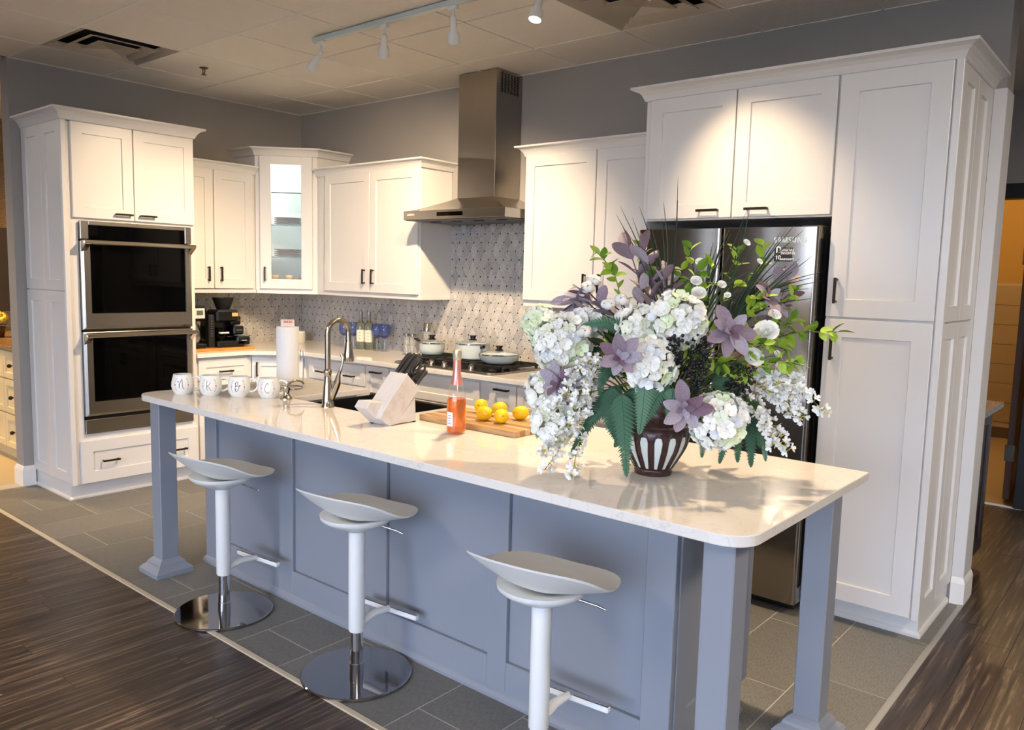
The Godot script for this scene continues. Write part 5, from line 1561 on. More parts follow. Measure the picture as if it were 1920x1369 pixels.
func build_island_items() -> void:
	# lettered mugs
	var strokes := {
		"N": [[Vector2(-0.95, 0.35), Vector2(-0.75, 0.62), Vector2(-0.5, 0.5), Vector2(-0.42, 0.0), Vector2(-0.42, -0.75)], [Vector2(-0.42, -0.6), Vector2(-0.2, 0.2), Vector2(0.05, 0.75), Vector2(0.28, 0.9), Vector2(0.34, 0.4), Vector2(0.42, -0.4), Vector2(0.62, -0.85), Vector2(0.85, -0.8)]],
		"K": [[Vector2(-0.45, 0.85), Vector2(-0.45, 0.0), Vector2(-0.4, -0.95)], [Vector2(0.45, 0.6), Vector2(0.2, 0.2), Vector2(-0.4, -0.15)], [Vector2(-0.35, -0.12), Vector2(0.1, -0.35), Vector2(0.35, -0.75), Vector2(0.75, -0.9)]],
		"B": [[Vector2(-0.35, 0.7), Vector2(-0.4, 0.0), Vector2(-0.5, -0.75)], [Vector2(-0.55, 0.45), Vector2(-0.1, 0.85), Vector2(0.25, 0.65), Vector2(0.1, 0.3), Vector2(-0.35, 0.05), Vector2(0.3, 0.1), Vector2(0.8, 0.22), Vector2(0.5, 0.0), Vector2(0.35, -0.35), Vector2(0.1, -0.75), Vector2(-0.3, -0.9), Vector2(-0.5, -0.7), Vector2(-0.2, -0.45)]],
		"C": [[Vector2(0.32, 0.55), Vector2(0.25, 0.85), Vector2(-0.1, 0.75), Vector2(-0.42, 0.2), Vector2(-0.45, -0.4), Vector2(-0.15, -0.85), Vector2(0.3, -0.9), Vector2(0.6, -0.65)]]}
	var at := [Vector2(2.312, 2.335), Vector2(2.430, 2.255), Vector2(2.548, 2.172), Vector2(2.684, 2.095)]
	var names := ["N", "K", "B", "C"]
	for i in 4:
		var p := Vector3(at[i].x, IT, at[i].y)
		var face := atan2(CAM_AT.x - p.x, CAM_AT.z - p.z) - 0.12
		var t := thing("coffee_mug", "white floral mug with a black script letter %s on the island" % names[i], "mug", p, face, "lettered mugs on the island")
		var prof := []
		for y in [0.0, 0.003, 0.006, 0.012, 0.02, 0.03, 0.04, 0.05, 0.06, 0.07, 0.08, 0.09, 0.098]: prof.append(Vector2(mug_r(y), y))
		prof.push_front(Vector2(0, 0))
		for y in [0.097, 0.08, 0.06, 0.04, 0.02, 0.008]: prof.append(Vector2(mug_r(y) - 0.0035, y))
		prof.append(Vector2(0, 0.007))
		part(MB.new().lathe(prof, 36), "cup", M.ceramic, t)
		var hp := [Vector3(0.044, 0.076, 0), Vector3(0.062, 0.084, 0), Vector3(0.084, 0.073, 0), Vector3(0.089, 0.052, 0), Vector3(0.080, 0.032, 0), Vector3(0.062, 0.021, 0), Vector3(0.047, 0.022, 0)]
		part(MB.new().tube(curve3(hp, 4), 0.0058, 10), "handle", M.ceramic, t)
		var wrap := func(u: float, y: float, lift: float) -> Vector3:
			var r := mug_r(y) + lift
			return Vector3(sin(u / 0.052) * r, y, cos(u / 0.052) * r)
		var ink := MB.new()
		for s in strokes[names[i]]:
			var L := []
			for q in smooth_line(s, 5): L.append(wrap.call(q.x * 0.019 - 0.003, 0.053 + q.y * 0.026, 0.0002))
			ink.tube(L, 0.0011, 5)
		part(ink, "letter", M.ink, t)
		var lv := MB.new()
		var fl := MB.new()
		for sd in [-1.0, 1.0]:
			for k in 9:
				var a := -1.15 + 2.3 * k / 8.0
				if absf(a) < 0.2: continue
				var c := Vector2(sd * (0.020 + 0.012 * cos(a)), 0.053 + 0.031 * sin(a))
				var dirv := Vector2(-sd * sin(a), cos(a)).rotated(0.5 * sd)
				var pe := Vector2(-dirv.y, dirv.x) * 0.0013
				lv.fquad(wrap.call(c.x - dirv.x * 0.004, c.y - dirv.y * 0.004, 0.0004), wrap.call(c.x + pe.x, c.y + pe.y, 0.0005), wrap.call(c.x + dirv.x * 0.004, c.y + dirv.y * 0.004, 0.0004), wrap.call(c.x - pe.x, c.y - pe.y, 0.0005))
			for k in 5:
				var a2 := TAU * k / 5
				var c2 := Vector2(sd * 0.031 + cos(a2) * 0.0028, 0.051 + sin(a2) * 0.0028)
				fl.ball(wrap.call(c2.x, c2.y, 0.0), 0.0022, 6, 4, Vector3(1, 1, 1))
		part(lv, "leaf_print", M.sage, t)
		part(fl, "flower_print", M.pink, t)
	# soap dispenser
	var sd2 := thing("soap_dispenser", "short brushed nickel soap dispenser beside the sink", "soap dispenser", Vector3(2.772, IT, 2.055))
	part(MB.new().lathe([Vector2(0, 0), Vector2(0.029, 0), Vector2(0.029, 0.005), Vector2(0.021, 0.012), Vector2(0.014, 0.026), Vector2(0.016, 0.042), Vector2(0.021, 0.052), Vector2(0.019, 0.060), Vector2(0, 0.062)], 24), "base", M.nickel, sd2)
	part(MB.new().tube(curve3([Vector3(0, 0.058, 0), Vector3(0.004, 0.074, -0.012), Vector3(0.008, 0.086, -0.045), Vector3(0.010, 0.078, -0.080), Vector3(0.010, 0.066, -0.09)], 4), 0.005, 8), "spout", M.nickel, sd2)
	# faucet
	var f := thing("kitchen_faucet", "brushed nickel gooseneck faucet with a pull-down spray head", "faucet", Vector3(3.090, IT, 2.052))
	part(MB.new().lathe([Vector2(0, 0), Vector2(0.031, 0), Vector2(0.031, 0.006), Vector2(0.027, 0.012), Vector2(0.024, 0.04), Vector2(0.019, 0.10), Vector2(0.0155, 0.140), Vector2(0.016, 0.150), Vector2(0.0185, 0.156), Vector2(0.0195, 0.164), Vector2(0.017, 0.170), Vector2(0.013, 0.176), Vector2(0, 0.176)], 28), "body", M.nickel, f)
	var arc := [Vector3(0, 0.17, 0), Vector3(0, 0.25, 0), Vector3(0, 0.325, 0)]
	for k in 13:
		var a3 := PI * k / 12
		arc.append(Vector3(0.012 * sin(a3 * 0.5), 0.34 + sin(a3) * 0.058, -0.054 + cos(a3) * 0.054))
	arc.append(Vector3(0.014, 0.29, -0.108))
	part(MB.new().tube(arc, 0.0128, 16), "gooseneck", M.nickel, f)
	var sh := part(MB.new().lathe([Vector2(0, 0.205), Vector2(0.024, 0.205), Vector2(0.0255, 0.209), Vector2(0.023, 0.235), Vector2(0.0165, 0.282), Vector2(0.0145, 0.296), Vector2(0, 0.30)], 22), "spray_head", M.nickel, f, Vector3(0.014, 0, -0.108))
	part(MB.new().span(Vector3(-0.004, 0.298, 0.010), Vector3(0.004, 0.304, 0.0135)), "button", M.black, sh)
	var hub := part(MB.new().tube([Vector3(0.006, 0.035, -0.01), Vector3(0.026, 0.080, -0.018), Vector3(0.040, 0.118, -0.024)], [0.017, 0.0175, 0.0165], 16), "valve_body", M.nickel, f)
	part(MB.new().tube(curve3([Vector3(0.040, 0.116, -0.024), Vector3(0.046, 0.150, -0.026), Vector3(0.058, 0.190, -0.034), Vector3(0.058, 0.222, -0.040), Vector3(0.050, 0.246, -0.038)], 4), [0.015, 0.0145, 0.013, 0.011, 0.009, 0.0075, 0.0065, 0.006, 0.0055, 0.0055, 0.006, 0.0065, 0.007, 0.007, 0.008, 0.0085, 0.007], 12), "lever", M.nickel, hub)
	# paper towel
	var pt := thing("paper_towel_holder", "chrome wire paper towel holder standing on the island", "towel holder", Vector3(2.478, IT, 1.845))
	var ring := []
	for k in 33: ring.append(Vector3(cos(TAU * k / 32) * 0.078, 0.004, sin(TAU * k / 32) * 0.078))
	part(MB.new().tube(ring, 0.0038, 8, false), "base_ring", M.chrome_dark, pt)
	part(MB.new().tube([Vector3(-0.078, 0.004, 0), Vector3(0.078, 0.004, 0)], 0.003, 6).tube([Vector3(0, 0.004, 0), Vector3(0, 0.325, 0)], 0.004, 8), "rod", M.chrome, pt)
	part(MB.new().tube(curve3([Vector3(0.062, 0.004, -0.048), Vector3(0.064, 0.15, -0.05), Vector3(0.062, 0.20, -0.048), Vector3(0.054, 0.205, -0.040), Vector3(0.052, 0.15, -0.040)], 4), 0.0026, 6), "side_wire", M.chrome, pt)
	var roll := thing("paper_towel_roll", "white paper towel roll on the chrome holder", "paper towel", Vector3(2.478, IT + 0.045, 1.845))
	part(MB.new().lathe([Vector2(0.020, 0), Vector2(0.056, 0), Vector2(0.0575, 0.003), Vector2(0.0575, 0.277), Vector2(0.056, 0.28), Vector2(0.020, 0.28), Vector2(0.020, 0)], 36), "roll", M.paper, roll)
	part(MB.new().lathe([Vector2(0.0195, 0.0), Vector2(0.0205, 0.0), Vector2(0.0205, 0.281), Vector2(0.0195, 0.281)], 20), "core", mat(Color(0.66, 0.56, 0.44), 0.9), roll)
	var card := thing("name_card", "small cream card with red lettering on top of the paper towel roll", "card", Vector3(2.478, IT + 0.326, 1.845), 0.95)
	part(MB.new().span(Vector3(-0.034, 0, -0.0012), Vector3(0.034, 0.036, 0.0012)), "card", M.card, card)
	text_part("NKBC", 0.013, M.card_ink, card, Vector3(-0.021, 0.013, 0.0015), Basis())
	# knife block
	var kb := thing("knife_block", "whitewashed wooden knife block leaning toward the sink", "knife block", Vector3(3.5795, IT, 2.10))
	var hw := 0.0525
	var pf := PackedVector2Array([Vector2(2.152, 0.0), Vector2(2.118, 0.004), Vector2(1.992, 0.138), Vector2(2.062, 0.206), Vector2(2.190, 0.064), Vector2(2.203, 0.034)])
	part(_extrude_x(pf, -hw, hw, 2.10), "main_block", M.block, kb)
	part(_extrude_x(PackedVector2Array([Vector2(2.168, 0.004), Vector2(2.198, 0.028), Vector2(2.252, 0.078), Vector2(2.232, 0.104), Vector2(2.165, 0.098)]), -hw, hw - 0.03, 2.10), "front_box", M.block, kb)
	part(_extrude_x(PackedVector2Array([Vector2(2.125, 0.004), Vector2(2.008, 0.004), Vector2(2.014, 0.105)]), -hw + 0.002, hw - 0.002, 2.10), "support_wedge", M.block, kb)
	for q in [Vector2(-0.045, 0.065), Vector2(0.045, 0.045), Vector2(-0.045, -0.085), Vector2(0.045, -0.085)]:
		part(MB.new().box(Vector3(q.x, 0.002, q.y), Vector3(0.010, 0.004, 0.010)), "foot", M.black_matte, kb)
	var ax := Vector3(0, 0.735, -0.678)
	var end_n := Vector3(0, 0.70, 0.714)   # along the end face
	var e0 := Vector3(0, 0.206, 2.062 - 2.10)
	var e1 := Vector3(0, 0.138, 1.992 - 2.10)
	var kn := 0
	for r in [[0.16, [-0.034, -0.004, 0.028], 0.118, "chef knife with a long dark grey handle in the upper slots of the block"], [0.50, [-0.030, 0.0, 0.030], 0.105, "utility knife with a dark grey handle in the middle slots of the block"], [0.86, [-0.036, -0.018, 0.0, 0.018, 0.036], 0.085, "steak knife with a short dark grey handle in the lowest slots of the block"]]:
		for x in r[1]:
			if r[0] == 0.50 and x == 0.030: continue
			var bp: Vector3 = e0.lerp(e1, r[0]) + Vector3(x, 0, 0)
			var k2 := thing("kitchen_knife", r[3], "knife", kb.position + bp, 0.0, "knives in the block, row %d" % (1 + int(r[0] * 2.5)))
			var h := MB.new()
			var L: float = r[2]
			h.tube([ax * 0.012, ax * 0.03, ax * L * 0.6, ax * L * 0.92 + Vector3(0, -0.004, -0.002), ax * L + Vector3(0, -0.006, -0.003)], [0.0085, 0.0095, 0.0105, 0.0115, 0.009], 10)
			part(h, "handle", M.knife, k2)
			part(MB.new().tube([ax * -0.002, ax * 0.013], 0.0075, 10), "bolster", M.chrome, k2)
			part(MB.new().ball(ax * (L + 0.001) + Vector3(0, -0.006, -0.003), 0.0085, 8, 5), "end_cap", M.steel, k2)
	var sc := thing("kitchen_shears", "dark grey kitchen shears with looped grips in the knife block", "scissors", kb.position + e0.lerp(e1, 0.50) + Vector3(0.036, 0, 0))
	for s in [-1.0, 1.0]:
		var lp := []
		for k in 17:
			var a4 := TAU * k / 16
			lp.append(ax * (0.062 + 0.036 * cos(a4)) + Vector3(0.0, 0.70, 0.714) * (s * 0.021 + 0.016 * sin(a4)) + Vector3(s * 0.004, 0, 0))
		part(MB.new().tube(lp, 0.0048, 8, false), "grip", M.knife, sc)
	part(MB.new().tube([ax * -0.002, ax * 0.03], 0.007, 8), "shank", M.knife, sc)
	# cutting board
	var cb := thing("cutting_board", "striped wooden butcher-block cutting board under the lemons", "cutting board", Vector3(3.872, IT, 1.828))
	for k in 9:
		part(MB.new().box(Vector3(0, 0.012, -0.1244 + k * 0.0311), Vector3(0.530, 0.024, 0.0308), 0.0015), "strip", M.board[[0, 2, 1, 4, 0, 3, 2, 1, 4][k]], cb)
	# lemons
	var lm := [[Vector2(3.755, 1.742), 0.4, "farthest back next to the bottle"], [Vector2(3.893, 1.875), 1.9, "in front on the bottle side"], [Vector2(3.862, 1.742), 2.8, "behind the front pair, in the middle"], [Vector2(3.984, 1.873), 0.9, "in front on the flower side"], [Vector2(3.985, 1.752), 2.2, "lying apart toward the flowers"]]
	for q in lm:
		var l := thing("lemon", "ripe yellow lemon on the cutting board, %s" % q[2], "lemon", Vector3(q[0].x, IT + 0.024, q[0].y), q[1], "lemons on the cutting board")
		var pr := []
		for k in 17:
			var a5 := PI * k / 16
			var rr := sin(a5) * 0.0298
			var yy := -cos(a5) * 0.0345
			if k == 16: yy += 0.003
			pr.append(Vector2(maxf(rr, 0.0), yy))
		var m := MB.new()
		m.xf = Transform3D(Basis(Vector3.RIGHT, 1.35), Vector3(0, 0.0305, 0))
		m.lathe(pr, 24)
		part(m, "fruit", M.lemon, l)
		var m3 := MB.new()
		m3.xf = m.xf
		m3.lathe([Vector2(0.0, 0.039), Vector2(0.004, 0.0375), Vector2(0.006, 0.033)].slice(0), 10)
		part(m3, "tip", M.lemon_tip, l)
	# sparkling wine
	var b := thing("sparkling_wine_bottle", "clear bottle of orange rose sparkling wine with a pink foil neck", "bottle", Vector3(3.912, IT, 2.060), 0.25)
	var op := [Vector2(0, 0), Vector2(0.034, 0), Vector2(0.0375, 0.004), Vector2(0.038, 0.012), Vector2(0.038, 0.125), Vector2(0.0365, 0.142), Vector2(0.031, 0.168), Vector2(0.0235, 0.196), Vector2(0.0175, 0.220), Vector2(0.0148, 0.245), Vector2(0.0138, 0.285), Vector2(0.0152, 0.292), Vector2(0.0152, 0.300), Vector2(0, 0.300)]
	part(MB.new().lathe(op, 36), "glass", glass(Color(0.98, 0.95, 0.92), 0.015), b)
	part(MB.new().lathe([Vector2(0, 0.012), Vector2(0.033, 0.006), Vector2(0.0362, 0.012), Vector2(0.0362, 0.125), Vector2(0.0350, 0.138), Vector2(0, 0.138)], 32), "wine", M.rose_wine, b)
	part(MB.new().lathe([Vector2(0.0245, 0.193), Vector2(0.0184, 0.220), Vector2(0.0156, 0.245), Vector2(0.0146, 0.288), Vector2(0.0, 0.289)], 28), "foil", M.foil, b)
	part(MB.new().lathe([Vector2(0.0150, 0.288), Vector2(0.0172, 0.292), Vector2(0.0160, 0.302), Vector2(0.0180, 0.312), Vector2(0.0165, 0.326), Vector2(0.010, 0.330), Vector2(0, 0.330)], 20), "cork_cap", M.foil_s, b)
	var lg := [[], []]
	for i in 11:
		var an := -0.62 + 0.78 * i / 10.0
		for k in 2: lg[k].append(Vector3(sin(an) * 0.0385, 0.032 + k * 0.056, cos(an) * 0.0385))
	var lb := part(MB.new().grid(lg), "label", M.label, b)
	for k in 4:
		var an2 := -0.23
		part(MB.new().box(Vector3.ZERO, Vector3([0.016, 0.010, 0.018, 0.012][k], 0.002, 0.0005)), "print", M.label_ink, lb, Vector3(sin(an2) * 0.0388, 0.044 + k * 0.010, cos(an2) * 0.0388), Basis(Vector3.UP, an2))

func _extrude_x(pf: PackedVector2Array, x0: float, x1: float, zc: float) -> MB:
	# profile in (z, y) pushed along x
	var m := MB.new()
	m.xf = Transform3D(Basis(Vector3(0, 0, 1), Vector3(1, 0, 0), Vector3(0, 1, 0)), Vector3(0, 0, -zc))
	m.prism(pf, x0, x1, 0.002)
	return m

# ---------------------------------------------------------------- flowers
func petal(l: float, w: float, cup: float, rows := 4, wave := 0.0) -> Array:
	# a curved petal sheet growing along +z from the origin, face up
	var P := []
	for i in rows + 1:
		var th := PI * i / rows
		var f := pow((1.0 - cos(th)) * 0.5, 0.72)
		var hwid := w * 0.5 * pow(maxf(sin(th), 0.0), 0.85) + 0.0003
		var row := []
		for j in 5:
			var s := (j - 2.0) * 0.5
			row.append(Vector3(s * hwid, cup * f * f * l + s * s * hwid * 0.30 + wave * l * 0.10 * sin(s * 4.0 + f * 5.0), f * l))
		P.append(row)
	return P

func leaf_mesh(l: float, w: float, bend: float, fold: float, rows := 6, blunt := false) -> ArrayMesh:
	var key := "leaf%.4f_%.4f_%.2f_%.2f%s" % [l, w, bend, fold, blunt]
	if cache.has(key): return cache[key]
	var P := []
	for i in rows + 1:
		var f := float(i) / rows
		var hwid := w * 0.5 * pow(maxf(sin(PI * pow(f, 0.85)), 0.0), 0.8) + 0.0005
		if blunt:
			f = (1.0 - cos(PI * f)) * 0.5
			hwid = w * 0.5 * pow(maxf(sin(PI * pow(f, 1.15)), 0.0), 0.62) + 0.0004
		var row := []
		for j in 5:
			var s := (j - 2.0) * 0.5
			row.append(Vector3(s * hwid, bend * f * f * l + fold * absf(s) * hwid, f * l))
		P.append(row)
	cache[key] = MB.new().grid(P).mesh()
	return cache[key]

func aim(dir: Vector3, roll := 0.0) -> Basis:
	# +z along dir, +y as near to up as it goes
	var z := dir.normalized()
	var u := Vector3.UP if absf(z.y) < 0.98 else Vector3.RIGHT
	var x := u.cross(z).normalized()
	var y := z.cross(x)
	return Basis(x, y, z) * Basis(Vector3.BACK, roll)

func floret_mesh(kind: int) -> ArrayMesh:
	var key := "floret%d" % kind
	if cache.has(key): return cache[key]
	var m := MB.new()
	for k in 4:
		m.xf = Transform3D(Basis(Vector3.UP, TAU * k / 4 + 0.2 * sin(k * 2.1 + kind)), Vector3.ZERO)
		m.grid(petal(0.0255 + 0.002 * sin(k + kind), 0.0285, [0.15, 0.35, 0.5, 0.05][kind % 4], 6, [1.0, -1.0, 0.6, -0.7][kind % 4]))
	cache[key] = m.mesh()
	return cache[key]

var vase_top := Vector3.ZERO

func stem_to(t: Node, to: Vector3, mat_: Material, r := 0.0022) -> void:
	var a := vase_top + Vector3((to.x - vase_top.x) * 0.12, -0.03, (to.z - vase_top.z) * 0.12)
	var mid := a.lerp(to, 0.5) + Vector3(0, 0.05, 0)
	var pts := curve3([a - t.position, mid - t.position, to - t.position], 5)
	part(MB.new().tube(pts, r, 6), "stem", mat_, t)

func build_bouquet() -> void:
	var vp := Vector3(4.793, IT, 2.062)
	var t := thing("flower_vase", "brown and white fluted ceramic vase holding the flower arrangement", "vase", vp)
	var pr := [[0.0, 0.058], [0.012, 0.061], [0.016, 0.058], [0.02, 0.058], [0.05, 0.076], [0.085, 0.096], [0.115, 0.1065], [0.135, 0.109], [0.150, 0.107], [0.158, 0.102], [0.165, 0.104], [0.172, 0.098], [0.185, 0.088], [0.215, 0.084], [0.235, 0.094]]
	var prof := [Vector2(0, 0)]
	for q in pr: prof.append(Vector2(q[1], q[0]))
	prof.append(Vector2(0.088, 0.235))
	prof.append(Vector2(0.078, 0.21))
	prof.append(Vector2(0.078, 0.10))
	prof.append(Vector2(0, 0.09))
	part(MB.new().lathe(prof, 48), "body", M.vase, t)
	var vr := func(y: float) -> float:
		for i in pr.size() - 1:
			if y <= pr[i + 1][0]: return lerpf(pr[i][1], pr[i + 1][1], (y - pr[i][0]) / maxf(1e-5, pr[i + 1][0] - pr[i][0]))
		return 0.09
	var nf := 15
	for k in nf:
		var a0 := TAU * k / nf + 0.1
		var P := []
		for i in 15:
			var f: float = i / 10.0 * 0.84 if i < 11 else 0.84 + 0.16 * sin((i - 10) / 4.0 * PI / 2)
			var y := 0.026 + 0.108 * f
			var w := 0.135 * (0.72 + 0.28 * f) * (1.0 if i < 11 else cos((i - 10) / 4.0 * PI / 2) + 0.02)
			var row := []
			for j in 5:
				var an := a0 + (j - 2.0) * 0.5 * w
				var r: float = vr.call(y) + 0.0012
				row.append(Vector3(cos(an) * r, y, sin(an) * r))
			P.append(row)
		part(MB.new().grid(P), "white_flute", M.vase_light, t)
		for e in [-1.0, 1.0]:
			var L := []
			for i in 10:
				var f2 := i / 9.0
				var y2 := 0.022 + 0.122 * f2
				var an2: float = a0 + e * (0.145 * (0.75 + 0.25 * f2)) * (1.0 if i < 8 else [0.75, 0.35][i - 8])
				var r2: float = vr.call(y2) + 0.001
				L.append(Vector3(cos(an2) * r2, y2, sin(an2) * r2))
			part(MB.new().tube(L, 0.0026, 6), "rib", M.vase, t)
	vase_top = vp + Vector3(0, 0.225, 0)
	var D0 := (vp - CAM_AT).dot(-eye.z)
	var q := func(x: float, y: float, dd: float) -> Vector3:
		return spot_px(960.0 + x / 2.281, 320.0 + y / 2.281, D0 + dd)
	var center: Vector3 = q.call(690.0, 800.0, 0.02)
	# hydrangeas
	var heads := [[215, 735, 118, 0.03, "at the far left of the arrangement above the white sprays"], [125, 655, 72, 0.08, "small, highest at the cutting-board side"], [320, 650, 62, 0.05, "small, below the cotton bolls"], [705, 650, 112, -0.12, "at the top centre below the grass"], [545, 675, 84, -0.06, "beside the top centre bloom, next to the mauve leaves"], [592, 825, 98, -0.17, "in the middle beside the dark berries"], [145, 950, 78, 0.0, "low at the cutting-board side behind the white sprays"], [180, 1075, 88, -0.03, "lowest at the cutting-board side"], [882, 1068, 108, -0.15, "hanging over the vase rim above the ferns"]]
	for h in heads:
		var c: Vector3 = q.call(h[0] + 0.0, h[1] + 0.0, h[3])
		var r: float = h[2] / 1284.0
		var th := thing("hydrangea", "white green hydrangea bloom %s" % h[4], "flower", c, 0.0, "hydrangeas in the vase")
		stem_to(th, c, M.stem, 0.003)
		var hd := part(MB.new().ball(Vector3.ZERO, r * 0.60, 12, 8), "flower_head", M.floret[2], th)
		var n := int(68.0 * pow(r / 0.09, 2.0)) + 8
		for k in n:
			var y := 1.0 - 2.0 * (k + 0.5) / n
			var ph := k * 2.39996
			var d := Vector3(sqrt(1 - y * y) * cos(ph), y, sqrt(1 - y * y) * sin(ph))
			var jit := Vector3(rng.randf_range(-1, 1), rng.randf_range(-1, 1), rng.randf_range(-1, 1)) * 0.22
			var kind := rng.randi() % 4
			var mi: int = [0, 0, 0, 3, 1, 0, 0, 1, 0, 2][rng.randi() % 10]
			var bb := aim(d + jit, 0.0)
			# petals lie in the local xz sheet: turn so that +y points outwards
			bb = bb * Basis(Vector3.RIGHT, PI / 2) * Basis(Vector3.UP, rng.randf() * TAU)
			part(floret_mesh(kind), "floret", M.floret[mi], hd, d * r * rng.randf_range(0.86, 1.0), bb.scaled_local(Vector3.ONE * rng.randf_range(0.85, 1.12)))
		for k in 3:
			var an := rng.randf() * TAU
			part(leaf_mesh(0.07, 0.04, -0.2, 0.25), "leaf", M.green, th, (center - c).normalized() * r * 0.8, aim((center - c).normalized() * 0.6 + Vector3(cos(an), 0.2, sin(an))))
	# mauve lamb's ear rosettes
	var toward := eye.z
	var right := eye.x
	var up := Vector3.UP
	var ros := [[462, 800, -0.24, 0.075, Vector3(-0.1, 0.1, 1), "in front of the middle hydrangea"], [930, 690, -0.20, 0.088, Vector3(0.1, 0.25, 1), "large, above the small white roses"], [735, 1015, -0.21, 0.080, Vector3(0.0, -0.2, 1), "at the vase rim over the fern"], [195, 905, -0.06, 0.070, Vector3(-0.5, 0.2, 0.8), "among the white sprays at the cutting-board side"], [1095, 545, -0.04, 0.080, Vector3(0.3, 0.5, 0.6), "high beside the refrigerator handle side"], [260, 900, -0.08, 0.06, Vector3(0.4, -0.1, 0.9), "smaller, among the white sprays"]]
	for h in ros:
		var c: Vector3 = q.call(h[0] + 0.0, h[1] + 0.0, h[2])
		var v: Vector3 = h[4]
		var axis := (right * v.x + up * v.y + toward * v.z).normalized()
		var th := thing("lambs_ear_rosette", "dusty mauve velvet leaf rosette %s" % h[5], "foliage", c, 0.0, "mauve rosettes in the vase")
		stem_to(th, c, M.mauve[2], 0.003)
		var ab := aim(axis)
		for k in 11:
			var inner := k >= 7
			var an := TAU * k / 7.0 + (0.4 if inner else 0.0) + rng.randf_range(-0.15, 0.15)
			if inner: an = TAU * (k - 7) / 4.0 + 0.3
			var tilt := rng.randf_range(0.4, 0.8) if inner else rng.randf_range(0.85, 1.5)
			var dirl := (ab * Vector3(cos(an) * sin(tilt), sin(an) * sin(tilt), cos(tilt)))
			var L: float = h[3] * (rng.randf_range(0.4, 0.6) if inner else rng.randf_range(0.7, 1.1))
			var z := dirl.normalized()
			var y := (axis - z * axis.dot(z)).normalized()
			var x := y.cross(z)
			part(leaf_mesh(0.085, 0.044, -0.18, 0.30, 8, true), "leaf", M.mauve[rng.randi() % 4], th, Vector3.ZERO, Basis(x, y, z).scaled_local(Vector3.ONE * L / 0.085))
	# upright mauve sprigs
	var sprigs := [[[560, 620], [545, 480], [500, 330], 0.02, "tallest, in front of the refrigerator edge"], [[590, 640], [600, 520], [570, 340], 0.0, "second tallest, beside the tallest one"], [[620, 650], [640, 560], [655, 470], -0.02, "short, leaning toward the grass"], [[470, 640], [380, 590], [320, 540], 0.03, "spreading below the cotton bolls"], [[1000, 720], [1130, 600], [1170, 470], 0.03, "on the refrigerator side above the lime leaves"], [[330, 640], [290, 560], [265, 575], 0.06, "short, beside the wall cabinet"]]
	for s in sprigs:
		var base: Vector3 = q.call(s[0][0] + 0.0, s[0][1] + 0.0, s[3])
		var mid: Vector3 = q.call(s[1][0] + 0.0, s[1][1] + 0.0, s[3])
		var tip: Vector3 = q.call(s[2][0] + 0.0, s[2][1] + 0.0, s[3])
		var th := thing("lambs_ear_sprig", "upright mauve velvet leaf sprig %s" % s[4], "foliage", base, 0.0, "mauve sprigs in the vase")
		stem_to(th, base, M.mauve[2], 0.0025)
		var path := curve3([Vector3.ZERO, mid - base, tip - base], 5)
		part(MB.new().tube(path, 0.002, 6), "stem", M.mauve[2], th)
		for k in path.size():
			if k % 2 == 1 or k == 0: continue
			for sd in 2:
				var tn: Vector3 = (path[mini(k + 1, path.size() - 1)] - path[k - 1]).normalized()
				var an := k * 1.1 + sd * PI
				var sidev := (right * cos(an) + toward * sin(an))
				part(leaf_mesh(0.075, 0.033, -0.12, 0.32, 8, true), "leaf", M.mauve[rng.randi() % 4], th, path[k], aim(tn * 0.75 + sidev * rng.randf_range(0.5, 0.9), rng.randf_range(-0.9, 0.9)).scaled_local(Vector3.ONE * rng.randf_range(0.95, 1.3)))
		part(leaf_mesh(0.06, 0.026, -0.1, 0.32), "leaf", M.mauve[1], th, path[path.size() - 1], aim((path[path.size() - 1] - path[path.size() - 3]).normalized()))
	# cotton
	var bolls := [[352, 472, 0.02, "highest, under the lime leaves"], [292, 520, 0.03, "at the outer end of the twig"], [325, 500, 0.0, "in the middle of the twig cluster"], [412, 575, -0.02, "beside the mauve stalks"], [470, 552, -0.03, "closest to the top hydrangea"], [308, 690, -0.06, "low on the white hydrangea"], [470, 622, -0.04, "hanging below the other bolls"]]
	for h in bolls:
		var c: Vector3 = q.call(h[0] + 0.0, h[1] + 0.0, h[2])
		var th := thing("cotton_boll", "white cotton boll in a brown husk %s" % h[3], "cotton boll", c, rng.randf() * TAU, "cotton bolls in the vase")
		var lob := MB.new()
		for k in 5:
			var an := TAU * k / 5
			lob.ball(Vector3(cos(an) * 0.011, rng.randf_range(-0.004, 0.006), sin(an) * 0.011), 0.0145, 10, 7)
		lob.ball(Vector3(0, 0.009, 0), 0.013, 10, 7)
		part(lob, "cotton", M.cotton, th)
		for k in 5:
			var an2 := TAU * (k + 0.5) / 5
			var dl := Vector3(cos(an2), 0.45, sin(an2))
			part(leaf_mesh(0.03, 0.015, 0.35, 0.3), "husk", M.husk, th, Vector3(0, -0.014, 0), aim(dl))
		var tw := c.lerp(center, 0.55) - c
		part(MB.new().tube(curve3([Vector3(0, -0.012, 0), (tw * 0.4 + Vector3(0, -0.02, 0)).rotated(up, -th.rotation.y), tw.rotated(up, -th.rotation.y)], 4), 0.0026, 6), "twig", M.twig, th)
